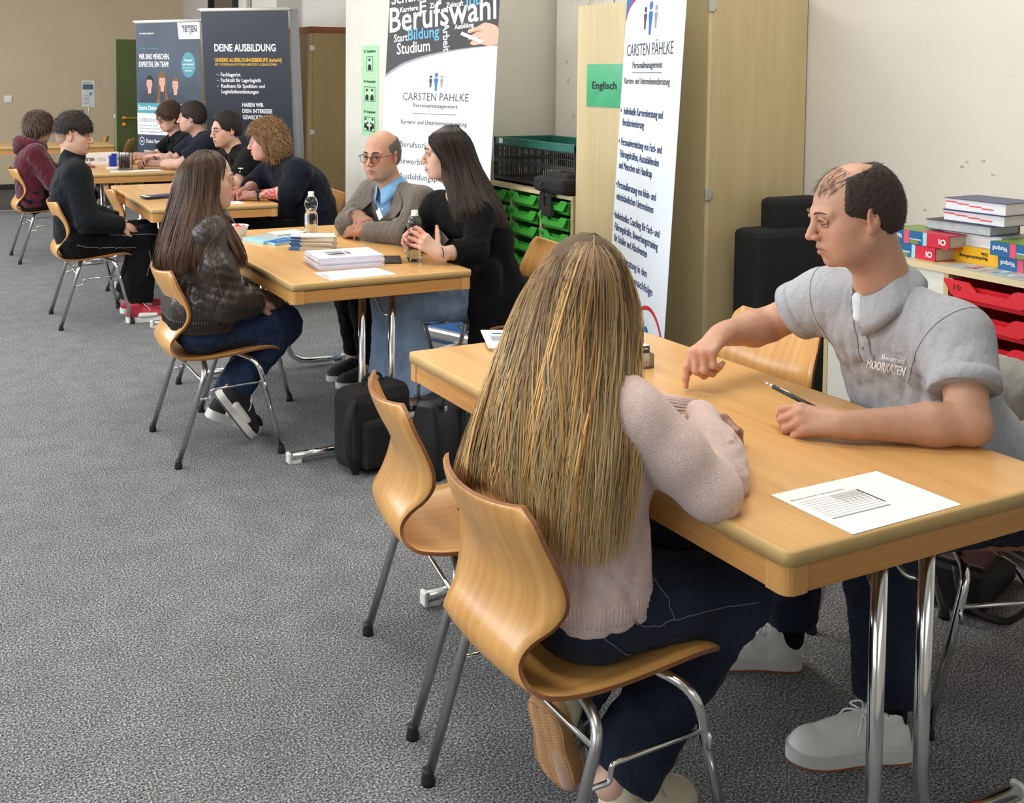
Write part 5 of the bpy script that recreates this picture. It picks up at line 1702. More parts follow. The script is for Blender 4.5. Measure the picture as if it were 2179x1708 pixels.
def surface_nets(D, lo, h):
    s = D < 0
    n = D.shape
    c = np.zeros(tuple(q - 1 for q in n), dtype=np.int8)
    for i, j, k in _CORN:
        c += s[i:n[0] - 1 + i, j:n[1] - 1 + j, k:n[2] - 1 + k]
    act = np.nonzero((c > 0) & (c < 8))
    A = np.stack(act, 1)
    if not len(A):
        return np.zeros((0, 3)), np.zeros((0, 4), int)
    val = np.stack([D[A[:, 0] + i, A[:, 1] + j, A[:, 2] + k] for i, j, k in _CORN], 1)
    acc, cnt = np.zeros((len(A), 3)), np.zeros(len(A))
    for a, b in _EDG:
        va, vb = val[:, a], val[:, b]
        m = (va < 0) != (vb < 0)
        t = va[m] / (va[m] - vb[m])
        acc[m] += _CORN[a] + t[:, None] * (_CORN[b] - _CORN[a])
        cnt[m] += 1
    V = (A + acc / cnt[:, None]) * h + lo
    idx = np.full(c.shape, -1, dtype=np.int64)
    idx[act] = np.arange(len(A))
    F = []
    for ax in range(3):
        sh = [slice(None)] * 3; sh2 = [slice(None)] * 3
        sh[ax] = slice(0, -1); sh2[ax] = slice(1, None)
        ch = np.nonzero(s[tuple(sh)] != s[tuple(sh2)])
        P = np.stack(ch, 1)
        u, v = [(1, 2), (2, 0), (0, 1)][ax]
        ok = (P[:, u] > 0) & (P[:, v] > 0) & (P[:, u] < n[u] - 1) & (P[:, v] < n[v] - 1)
        P = P[ok]
        ins = s[P[:, 0], P[:, 1], P[:, 2]]
        def cell(du, dv):
            Q = P.copy(); Q[:, u] += du; Q[:, v] += dv
            return idx[Q[:, 0], Q[:, 1], Q[:, 2]]
        q = np.stack([cell(-1, -1), cell(0, -1), cell(0, 0), cell(-1, 0)], 1)
        q[~ins] = q[~ins][:, ::-1]
        F.append(q[(q >= 0).all(1)])
    return V, np.concatenate(F)


def waves(seed, amp, lam, n=7, stretch=(1, 1, 1), ridge=True):
    """Soft creases: a few warped plane waves summed."""
    r = np.random.RandomState(seed)
    K = r.normal(size=(n, 3)); K /= np.linalg.norm(K, axis=1)[:, None]
    K = K * (2 * PI / (lam * r.uniform(0.7, 1.6, size=(n, 1)))) / np.array(stretch)
    ph = r.uniform(0, 6.28, n)
    W = r.normal(size=(3, 3)) * 9

    def f(P):
        Q = P + 0.012 * np.sin(P @ W.T)
        S = np.sin(Q @ K.T + ph)
        if ridge:
            S = 1 - 2 * np.abs(S) ** 0.8
        return amp * S.sum(1) / math.sqrt(n)
    return f


def wsum(*fs):
    return lambda P: sum(f(P) for f in fs)


def near_wave(center, rad, f):
    c = np.array(center)
    return lambda P: f(P) * np.exp(-((P - c) ** 2).sum(1) / rad ** 2)


class Frame:
    def __init__(self, C, f, up=(0, 0, 1), s=1.0, roll=0.0):
        self.C, self.s = np.array(C, float), s
        self.x = unit(f)
        u = np.array(up, float); u = u - self.x * (u @ self.x); self.z = unit(u)
        self.y = np.cross(self.z, self.x)
        if roll:
            c_, s_ = math.cos(roll), math.sin(roll)
            self.y, self.z = c_ * self.y + s_ * self.z, -s_ * self.y + c_ * self.z
        self.R = np.stack([self.x, self.y, self.z])

    def p(self, x, y, z):
        return self.C + self.s * (x * self.x + y * self.y + z * self.z)

    def loc(self, P):
        return ((P - self.C) @ self.R.T) / self.s


def head_ops(S, H, neck, rn=0.052, slim=1.0, jaw=1.0, nose=1.0, ears=True):
    s, R = H.s, H.R
    e = lambda c, r, k=0.02, sub=False, ax=R: S.ell(H.p(*c), np.array(r) * s, ax, k * s, sub)
    c_ = lambda a, b, ra, rb=None, k=0.01, sub=False: S.cap(H.p(*a), H.p(*b), ra * s, (ra if rb is None else rb) * s, k * s, sub)
    e((-0.012, 0, 0.033), (0.098, 0.076, 0.086), 0.02)
    e((0.022, 0, -0.026), (0.072, 0.062 * slim, 0.088), 0.03)
    e((0.030, 0, -0.076), (0.052, 0.049 * slim * jaw, 0.036), 0.03)
    c_((0.0, -0.050 * slim * jaw, -0.055), (0.055, -0.026, -0.095), 0.018, 0.014, 0.025)
    c_((0.0, 0.050 * slim * jaw, -0.055), (0.055, 0.026, -0.095), 0.018, 0.014, 0.025)
    e((0.076, 0, -0.099), (0.015, 0.017, 0.014), 0.018)
    for y in (-1, 1):
        e((0.052, 0.043 * y * slim, -0.024), (0.024, 0.020, 0.022), 0.03)
        e((0.034, 0.036 * y * slim * jaw, -0.058), (0.036, 0.022, 0.036), 0.03)
        c_((0.074, 0.042 * y, 0.020), (0.087, 0.014 * y, 0.020), 0.010, 0.011, 0.014)
    for y in (-1, 1):
        e((0.098, 0.031 * y, 0.002), (0.016, 0.019, 0.0125), 0.010, True)
    c_((0.090, 0, 0.014), (0.107, 0, -0.018), 0.0080, 0.0088, 0.012)
    c_((0.107, 0, -0.018), (0.105 + 0.009 * nose, 0, -0.030), 0.0088, 0.0100, 0.006)
    for y in (-1, 1):
        e((0.104, 0.0115 * y, -0.034), (0.011, 0.0075, 0.0075), 0.006)
        c_((0.086, 0.046 * y, 0.004), (0.0925, 0.031 * y, 0.0125), 0.0035, 0.0042, 0.004)
        c_((0.0925, 0.031 * y, 0.0125), (0.0905, 0.019 * y, 0.005), 0.0042, 0.003, 0.004)
        c_((0.086, 0.044 * y, -0.004), (0.0895, 0.022 * y, -0.007), 0.003, 0.003, 0.005)
        e((0.105, 0.006 * y, -0.0405), (0.005, 0.0032, 0.0035), 0.003, True)
    e((0.080, 0, -0.064), (0.017, 0.026, 0.022), 0.016)
    for y in (-1, 1):
        c_((0.0985, 0.003 * y, -0.0585), (0.0885, 0.022 * y, -0.0655), 0.0052, 0.0030, 0.005)
        c_((0.0965, 0.000, -0.0725), (0.0885, 0.020 * y, -0.0675), 0.0062, 0.0030, 0.005)
        c_((0.1035, 0.000, -0.0658), (0.0905, 0.022 * y, -0.0665), 0.0018, 0.0014, 0.003, True)
        if ears:
            a = 0.35
            ax = np.stack([math.cos(a) * H.x * 1 + math.sin(a) * y * H.y, -math.sin(a) * y * H.x + math.cos(a) * H.y, H.z])
            t = 0.18
            ax = np.stack([math.cos(t) * ax[0] + math.sin(t) * ax[2], ax[1], -math.sin(t) * ax[0] + math.cos(t) * ax[2]])
            e((-0.012, 0.077 * y, -0.004), (0.018, 0.0075, 0.032), 0.005, False, ax)
            e((-0.010, 0.085 * y, 0.002), (0.011, 0.0055, 0.020), 0.004, True, ax)
            e((-0.003, 0.078 * y, -0.028), (0.009, 0.006, 0.010), 0.005, False, ax)
    S.cap(H.p(-0.026, 0, -0.045), neck, rn * s, rn * 1.08 * s, 0.035 * s)
    S.cap(H.p(0.012, 0, -0.085), np.array(neck) + 0.01 * H.x, 0.030 * s, 0.034 * s, 0.03 * s)


def face_cols(V, H, base, lip, blush=1.0, stubble=None, brow=None):
    L = H.loc(V)
    c = np.tile(np.array(base, float), (len(V), 1))
    x, y, z = L.T
    g = lambda cx, cy, cz, r: np.exp(-((x - cx) ** 2 + (np.abs(y) - cy) ** 2 + (z - cz) ** 2) / r ** 2)[:, None]
    red = np.array((1.10, 0.80, 0.76))
    w = np.clip(0.30 * g(0.07, 0.045, -0.03, 0.03) + 0.6 * g(0.115, 0, -0.03, 0.014) + 0.6 * g(-0.01, 0.082, 0, 0.03) + 0.25 * g(0.09, 0, -0.1, 0.02), 0, 1) * blush
    c = c * (1 + (red - 1) * w)
    dk = np.clip(0.55 * g(0.088, 0.03, 0.004, 0.017), 0, 1)
    c = c * (1 + (np.array((0.74, 0.60, 0.56)) - 1) * dk)
    if stubble is not None:
        sw = (np.clip((0.055 - np.abs(y) * 0.2 - z - 0.085) / 0.03, 0, 1) * (x > -0.005) * (z > -0.15) * np.clip((x + 0.005) / 0.02, 0, 1))[:, None]
        sw = sw * (1 - g(0.1, 0, -0.066, 0.018)) * np.clip((np.abs(np.sin(x * 1900) * np.sin(y * 2100) * np.sin(z * 2000))[:, None] * 1.2 + 0.4), 0, 1)
        c = c * (1 - sw * stubble[1]) + np.array(stubble[0]) * sw * stubble[1]
    lw = (np.clip(1.35 - (((x - 0.095) / 0.014) ** 2 + (y / 0.0235) ** 2 + ((z + 0.066) / 0.0115) ** 2), 0, 1) ** 0.5)[:, None]
    lw = np.nan_to_num(lw) * (x > 0.08)[:, None]
    c = c * (1 - lw) + np.array(lip) * lw
    ml = np.exp(-((z + 0.0662) / 0.0016) ** 2 - (np.abs(y) / 0.021) ** 6)[:, None] * (x > 0.082)[:, None]
    c = c * (1 - 0.65 * ml)
    ns = np.exp(-((x - 0.105) ** 2 + (np.abs(y) - 0.006) ** 2 + (z + 0.0405) ** 2) / 0.0035 ** 2)[:, None]
    return np.clip(c * (1 - 0.6 * ns), 0, 1)


def hand_ops(S, wrist, d, back, side, curl=(0.3, 0.4, 0.3), sc=1.0, spread=0.05, thumb=(0.35, 0.2, 0.2), idx=None, k=0.007, fold=0.55):
    """side +1: thumb on +y of the (fingers, back) frame's left; curl bends towards the palm."""
    x = unit(d); z = np.array(back, float); z = unit(z - x * (z @ x)); y = np.cross(z, x) * side
    W = np.array(wrist, float)
    P = lambda a, b, c: W + sc * (a * x + b * y + c * z)
    kn = [(0.086, 0.030), (0.090, 0.010), (0.085, -0.010), (0.075, -0.028)]
    Ls = [(0.044, 0.026, 0.021), (0.049, 0.030, 0.022), (0.045, 0.028, 0.022), (0.034, 0.021, 0.019)]
    S.cap(P(-0.02, 0, 0), P(0.02, 0.002, 0), 0.027 * sc, 0.026 * sc, 0.02, flat=(z, 0.72))
    for i, (a, b) in enumerate(kn):
        S.cap(P(0.012, b * 0.55, 0), P(a, b, 0.002 - 0.004 * abs(i - 1)), 0.0145 * sc, 0.0112 * sc, 0.014)
        p = P(a, b, 0.002 - 0.004 * abs(i - 1))
        ang = 0.0
        cu = curl if idx is None or i != 0 else idx
        yaw = (1.2 - i) * spread
        dx = unit(math.cos(yaw) * x + math.sin(yaw) * y)
        r = [0.0100, 0.0092, 0.0084, 0.0068] if i < 3 else [0.0088, 0.0080, 0.0073, 0.0060]
        for j in range(3):
            ang += cu[j] * (1 + 0.06 * i)
            q = p + sc * Ls[i][j] * (math.cos(ang) * dx - math.sin(ang) * z)
            S.cap(p, q, r[j] * sc, r[j + 1] * sc, k if j else 0.009)
            p = q
    p = P(0.022, 0.022, -0.006)
    td = unit(math.cos(thumb[0] + 0.25) * x + math.sin(thumb[0] + 0.25) * y - 0.35 * z)
    for j, (l, r0, r1) in enumerate(((0.044, 0.0155, 0.0118), (0.033, 0.0115, 0.0100), (0.026, 0.0100, 0.0078))):
        if j: td = unit(td - thumb[j] * z * fold - thumb[j] * y * (1 - fold) + 0.15 * thumb[j] * x)
        q = p + sc * l * td
        S.cap(p, q, r0 * sc, r1 * sc, 0.010 if j == 0 else 0.006)
        p = q
    return p


class Person:
    def __init__(self, label, base):
        self.root = thing('person', label, 'person', (base[0], base[1], 0))
        self.b = np.array((base[0], base[1], 0.0))

    def add(self, name, V, F, mat, cols=None, smooth=True, parent=None, **kw):
        return mesh_obj(name, np.asarray(V) - self.b, F, mat, parent or self.root, smooth, cols=cols, **kw)

    def mb(self, name, mb, mats, parent=None):
        mb.v = [tuple(np.array(q) - self.b) for q in mb.v]
        return mb.build(name, mats, parent or self.root)


SKIN = attr_mat('skin', rough=0.48, spec=0.35, bump=0.06, bscale=420, sss=0.12, var=0.07, vscale=55)
EYEM = attr_mat('eye', rough=0.08, spec=0.6)
HAIRM = attr_mat('hair', rough=0.45, spec=0.22, aniso=0.4)
HAIRB = attr_mat('hair_mass', rough=0.6, spec=0.3, bump=0.5, bscale=1.0, stretch=(420, 420, 40))


def cloth(name, col, rough=0.85, noise=0.08, scale=25, bump=0.18, bscale=600, sheen=0.05, spec=0.15, crease=0.4, cscale=11.0):
    """Woven stuff: fine relief plus soft creases."""
    m = plain(name, col, rough, noise=noise, scale=scale, bump=bump, bscale=bscale, spec=spec)
    N, L = m.node_tree.nodes, m.node_tree.links
    b = N['Principled BSDF']
    b.inputs['Sheen Weight'].default_value = sheen
    if crease:
        tc = N.new('ShaderNodeTexCoord')
        mp = N.new('ShaderNodeMapping')
        mp.inputs['Scale'].default_value = (1.5, 1.5, 0.8)
        mp.inputs['Rotation'].default_value = (0.4, 0.3, 0.2)
        n = N.new('ShaderNodeTexNoise')
        n.inputs['Scale'].default_value = cscale
        n.inputs['Detail'].default_value = 2.5
        n.inputs['Distortion'].default_value = 1.8
        bp = N.new('ShaderNodeBump')
        bp.inputs['Strength'].default_value = crease
        bp.inputs['Distance'].default_value = 0.03
        L.new(tc.outputs['Object'], mp.inputs['Vector'])
        L.new(mp.outputs['Vector'], n.inputs['Vector'])
        L.new(n.outputs['Fac'], bp.inputs['Height'])
        old = b.inputs['Normal'].links[0].from_socket if b.inputs['Normal'].is_linked else None
        if old is not None:
            L.new(bp.outputs['Normal'], old.node.inputs['Normal'])
        else:
            L.new(bp.outputs['Normal'], b.inputs['Normal'])
    return m


def merge(parts):
    Vs, Fs, o = [], [], 0
    for V, F in parts:
        if not len(V): continue
        Vs.append(V); Fs.append(F + o); o += len(V)
    return np.concatenate(Vs), np.concatenate(Fs)


def cut_faces(V, F, boxes, inside):
    """Keep faces whose centre lies inside (or outside) any of the boxes."""
    if not len(F): return V, F
    c = V[F].mean(1)
    m = np.zeros(len(F), bool)
    for lo, hi in boxes:
        m |= ((c >= lo) & (c <= hi)).all(1)
    F = F[m] if inside else F[~m]
    used, inv = np.unique(F, return_inverse=True)
    return V[used], inv.reshape(F.shape)


def detailed(S, h0, fine):
    """One surface at step h0, refined inside the boxes fine = [((lo, hi), h)]."""
    boxes = [b for b, _ in fine]
    parts = [cut_faces(*S.mesh(h0), boxes, False)]
    for (lo, hi), h in fine:
        V, F = S.mesh(h, box=(np.array(lo) - h0 * 1.2, np.array(hi) + h0 * 1.2))
        parts.append(cut_faces(V, F, [(np.array(lo) - h0 * 0.75, np.array(hi) + h0 * 0.75)], True))
    return merge(parts)


def eyes(P, H, iris, lid=None, look=(0, 0)):
    s = H.s
    for y in (-1, 1):
        c = H.p(0.0798, 0.0312 * y, 0.0035)
        fwd = unit(H.x + look[0] * H.y + look[1] * H.z)
        fr = Frame(c, fwd, H.z)
        vs, cs, fs = [], [], []
        nr, ns = 12, 16
        for i in range(nr + 1):
            a = PI * 0.62 * i / nr
            for j in range(ns):
                b = 2 * PI * j / ns
                r = 0.0122 * s
                vs.append(fr.C + r * (math.cos(a) * fr.x + math.sin(a) * (math.cos(b) * fr.y + math.sin(b) * fr.z)))
                cs.append(lid if lid is not None else ((0.01, 0.01, 0.01) if a < 0.24 else (iris if a < 0.58 else (0.52, 0.49, 0.47))))
        for i in range(nr):
            for j in range(ns):
                fs.append((i * ns + j, i * ns + (j + 1) % ns, (i + 1) * ns + (j + 1) % ns, (i + 1) * ns + j))
        P.add('eye', np.array(vs), np.array(fs), EYEM, np.array(cs))


def brows(P, H, col, thick=1.0, up=0.0):
    for y in (-1, 1):
        pts = [H.p(0.0985, 0.013 * y, 0.0225 + up), H.p(0.0975, 0.026 * y, 0.0275 + up), H.p(0.089, 0.040 * y, 0.0265 + up), H.p(0.078, 0.050 * y, 0.020 + up)]
        m = MB().tube(catmull(pts, 4), [0.0030 * thick * H.s * q for q in np.interp(np.linspace(0, 1, 13), [0, 0.3, 1], [0.9, 1.1, 0.4])], 6)
        o = mesh_obj('eyebrow', np.array(m.v) - P.b, m.f, HAIRM, P.root, True, cols=np.tile(np.array(col), (len(m.v), 1)))
    for y in (-1, 1):
        pts = [H.p(0.0905, 0.044 * y, 0.006), H.p(0.0965, 0.031 * y, 0.0105), H.p(0.0945, 0.019 * y, 0.004)]
        m = MB().tube(catmull(pts, 4), 0.0011 * H.s, 5)
        mesh_obj('lash_line', np.array(m.v) - P.b, m.f, HAIRM, P.root, True, cols=np.tile(np.array(col) * 0.5, (len(m.v), 1)))


def spectacles(P, H, col_mat, r=0.022, rz=0.019):
    m = MB()
    for y in (-1, 1):
        c = [H.p(0.106 - 0.004 * abs(math.cos(a)) * (1 if math.cos(a) * y > 0 else 0), 0.033 * y + r * math.cos(a), -0.002 + rz * math.sin(a)) for a in np.linspace(0, 2 * PI, 25)]
        m.tube(c, 0.0014 * H.s, 6, caps=False)
        m.tube([H.p(0.102, (0.033 + r) * y, 0.004), H.p(0.098, 0.068 * y, 0.006), H.p(0.0, 0.084 * y, 0.008), H.p(-0.02, 0.084 * y, -0.006)], 0.0014 * H.s, 6)
    m.tube([H.p(0.107, -0.011, 0.002), H.p(0.110, 0, 0.006), H.p(0.107, 0.011, 0.002)], 0.0014 * H.s, 6)
    o = P.mb('eyeglasses', m, [col_mat])
    l = MB()
    for y in (-1, 1):
        l.add([H.p(0.105, 0.033 * y + r * 0.95 * math.cos(a), -0.002 + rz * 0.95 * math.sin(a)) for a in np.linspace(0, 2 * PI, 25)[:-1]], [tuple(range(24))])
    l.v = [tuple(np.array(q) - P.b) for q in l.v]
    l.build('lens', [thin_clear('lens', gloss=0.05)], o)


def ribbons(paths, widths, normals, cols, taper=True):
    """Hair locks: bent ribbons with a raised middle. paths (n, m, 3); normals (n, m, 3); cols (n, m, 3)."""
    paths = np.asarray(paths); n, m, _ = paths.shape
    T = np.gradient(paths, axis=1); T /= np.linalg.norm(T, axis=2, keepdims=True) + 1e-9
    S = np.cross(T, normals); S /= np.linalg.norm(S, axis=2, keepdims=True) + 1e-9
    Nn = np.cross(S, T)
    t = np.linspace(0, 1, m)
    w = np.asarray(widths)[:, None] * (np.minimum(1, 0.5 + 3 * t) * np.clip((1 - t) * 3.2, 0.10, 1) if taper else np.ones(m))[None, :]
    A = paths - S * w[:, :, None]; B = paths + Nn * (0.55 * w)[:, :, None]; C = paths + S * w[:, :, None]
    V = np.stack([A, B, C], 2).reshape(-1, 3)
    base = (np.arange(n)[:, None] * m + np.arange(m - 1)[None, :]).reshape(-1, 1) * 3
    F = np.concatenate([base + np.array([[0, 1, 4, 3]]), base + np.array([[1, 2, 5, 4]])])
    Cc = np.repeat(np.asarray(cols).reshape(-1, 3), 3, axis=0)
    return V, F, Cc


def cat_path(G, m):
    """G (k, c, 3) control points -> (k, m, 3) smooth curves."""
    G = np.asarray(G, float); k, c, _ = G.shape
    t = np.linspace(0, c - 1 - 1e-6, m)
    i = t.astype(int); f = (t - i)[None, :, None]
    P = np.concatenate([2 * G[:, :1] - G[:, 1:2], G, 2 * G[:, -1:] - G[:, -2:-1]], 1)
    p0, p1, p2, p3 = P[:, i], P[:, i + 1], P[:, i + 2], P[:, i + 3]
    return 0.5 * (2 * p1 + (p2 - p0) * f + (2 * p0 - 5 * p1 + 4 * p2 - p3) * f * f + (3 * p1 - p0 - 3 * p2 + p3) * f ** 3)


def long_hair(P, guides, n, m, seed, width, colf, depth=0.02, jit=0.006, center=None, clump=0.5, lenvar=0.12, name='hair'):
    """Locks between neighbouring guide strands (ordered round the head)."""
    r = np.random.RandomState(seed)
    G = np.array(guides, float)                                   # (g, c, 3)
    a = r.uniform(0, len(G) - 1 - 1e-6, n)
    i = a.astype(int); f = (a - i)[:, None, None]
    Q = np.concatenate([2 * G[:1] - G[1:2], G, 2 * G[-1:] - G[-2:-1]], 0)
    p0, p1, p2, p3 = Q[i], Q[i + 1], Q[i + 2], Q[i + 3]
    C = 0.5 * (2 * p1 + (p2 - p0) * f + (2 * p0 - 5 * p1 + 4 * p2 - p3) * f * f + (3 * p1 - p0 - 3 * p2 + p3) * f ** 3)
    nc = C.shape[1]
    lv = 1 - lenvar * r.uniform(0, 1, n) ** 1.5
    path = cat_path(C, m)
    t = np.linspace(0, 1, m)
    # shorten
    tt = t[None, :] * lv[:, None] * (m - 1)
    i0 = np.minimum(tt.astype(int), m - 2); ff = (tt - i0)[:, :, None]
    path = path[np.arange(n)[:, None], i0] * (1 - ff) + path[np.arange(n)[:, None], i0 + 1] * ff
    cen = np.array(center, float)
    # outward normal: away from the body's axis, in plan
    out = path - cen
    T = np.gradient(path, axis=1); T /= np.linalg.norm(T, axis=2, keepdims=True) + 1e-9
    out = out - T * (out * T).sum(2, keepdims=True)
    out /= np.linalg.norm(out, axis=2, keepdims=True) + 1e-9
    side = np.cross(T, out)
    dep = r.uniform(0, 1, n)
    ncl = max(8, n // 26)
    cl_a = r.uniform(0, len(G) - 1, ncl)
    own = np.abs(a[:, None] - cl_a[None, :]).argmin(1)
    ph, fr, am = r.uniform(0, 6.28, ncl), r.uniform(0.6, 1.7, ncl), r.uniform(0.2, 1.0, ncl)
    wob = np.sin(ph[own][:, None] + t[None, :] * fr[own][:, None] * 6.0) * am[own][:, None] * jit * 1.6 * np.clip(t * 1.6, 0, 1)[None, :]
    wob2 = np.cos(ph[own][:, None] * 1.7 + t[None, :] * fr[own][:, None] * 5.0) * am[own][:, None] * jit * 0.9 * np.clip(t * 1.5, 0, 1)[None, :]
    pull = (cl_a[own] - a)[:, None] * clump * np.clip((t - 0.25) / 0.75, 0, 1)[None, :]
    gstep = np.linalg.norm(np.diff(G, axis=0), axis=2).mean()
    path = path + side * (wob + r.normal(size=(n, 1)) * jit * 0.5 + 0)[:, :, None] - out * (dep[:, None] * depth * np.clip(0.2 + t * 1.2, 0, 1)[None, :])[:, :, None] + out * wob2[:, :, None]
    # clumping sideways along the guide direction
    dG = (p2 - p1)
    dpath = cat_path(dG, m)
    path = path + dpath * pull[:, :, None]
    cols = colf(r, a / (len(G) - 1), t, dep, own, ncl)
    V, F, Cc = ribbons(path, width * r.uniform(0.6, 1.4, n), out, cols)
    return P.add(name, V, F, HAIRM, Cc)


def short_locks(P, V, F, H, n, seed, length, col, flow, lift=0.35, width=0.0022, mask=None, segs=4, curl=0.0, name='hair_locks', cvar=0.25, droop=0.25, rough=0.16):
    """Short locks rooted over a hair mass; flow(L) gives the combing direction in head coordinates."""
    r = np.random.RandomState(seed)
    tri = F
    c = V[tri].mean(1)
    nrm = np.cross(V[tri[:, 1]] - V[tri[:, 0]], V[tri[:, 3]] - V[tri[:, 0]])
    nrm /= np.linalg.norm(nrm, axis=1, keepdims=True) + 1e-12
    L = H.loc(c)
    ok = np.ones(len(c), bool) if mask is None else mask(L)
    ii = np.nonzero(ok)[0]
    if not len(ii): return
    ii = ii[r.randint(0, len(ii), n)]
    root, nn, l = c[ii] - nrm[ii] * 0.002, nrm[ii], L[ii]
    root = root + r.normal(size=(n, 3)) * 0.0015
    fd = flow(l) @ H.R
    fd = fd - nn * (fd * nn).sum(1, keepdims=True)
    fd /= np.linalg.norm(fd, axis=1, keepdims=True) + 1e-9
    fd = fd + r.normal(size=(n, 3)) * rough
    ln = length * r.uniform(0.6, 1.3, n)
    pts = []
    for k in range(segs + 1):
        q = k / segs
        p = root + (fd * q + nn * lift * (q - 0.6 * q * q)) * ln[:, None] - np.array((0, 0, 1.0)) * (droop * q * q * ln)[:, None]
        if curl:
            ang = r.uniform(0, 6.28, n) if k == 0 else ang
            p = p + curl * (np.cos(ang + q * 9)[:, None] * nn + np.sin(ang + q * 9)[:, None] * np.cross(nn, fd)) * (0.3 + q)
        pts.append(p)
    path = np.stack(pts, 1)
    cc = np.array(col) * r.uniform(1 - cvar, 1 + cvar, (n, 1))
    cols = np.repeat(cc[:, None, :], segs + 1, 1)
    V2, F2, C2 = ribbons(path, width * r.uniform(0.6, 1.4, n), np.repeat(nn[:, None, :], segs + 1, 1), cols)
    P.add(name, V2, F2, HAIRM, np.clip(C2, 0, 1))


def collar(P, name, c, up, fwd, mat, r0=0.062, r1=0.088, h=0.045, drop=0.05, gap=0.42, thick=0.004, parent=None, back=0.0):
    """Turned-down shirt collar round the neck, open at the front."""
    up = unit(up); f = np.array(fwd, float); f = unit(f - up * (f @ up)); l = np.cross(up, f)
    n = 28
    V = []
    for i in range(n + 1):
        a = gap + (2 * PI - 2 * gap) * i / n                      # from front-left round the back to front-right
        d = math.cos(a) * f * 1.05 + math.sin(a) * l
        fr = max(0, math.cos(a))
        top = c + d * r0 + up * (h * (0.55 + 0.45 * (1 - fr)) - 0.0 + back * (1 - fr))
        low = c + d * (r1 + 0.010 * fr) + up * (-0.010 - drop * fr ** 2)
        V.append([top, top * 0.35 + low * 0.65 + d * 0.005, low, low - d * thick, top * 0.4 + low * 0.6 + d * 0.005 - d * thick * 1.2, top - d * thick])
    m = MB()
    vs = [q for row in V for q in row]
    fs = []
    for i in range(n):
        for k in range(6):
            a, b = i * 6 + k, i * 6 + (k + 1) % 6
            fs.append((a, b, b + 6, a + 6))
    fs += [tuple(range(6))[::-1], tuple(n * 6 + k for k in range(6))]
    m.add(vs, fs, 0, True)
    return P.mb(name, m, [mat], parent)


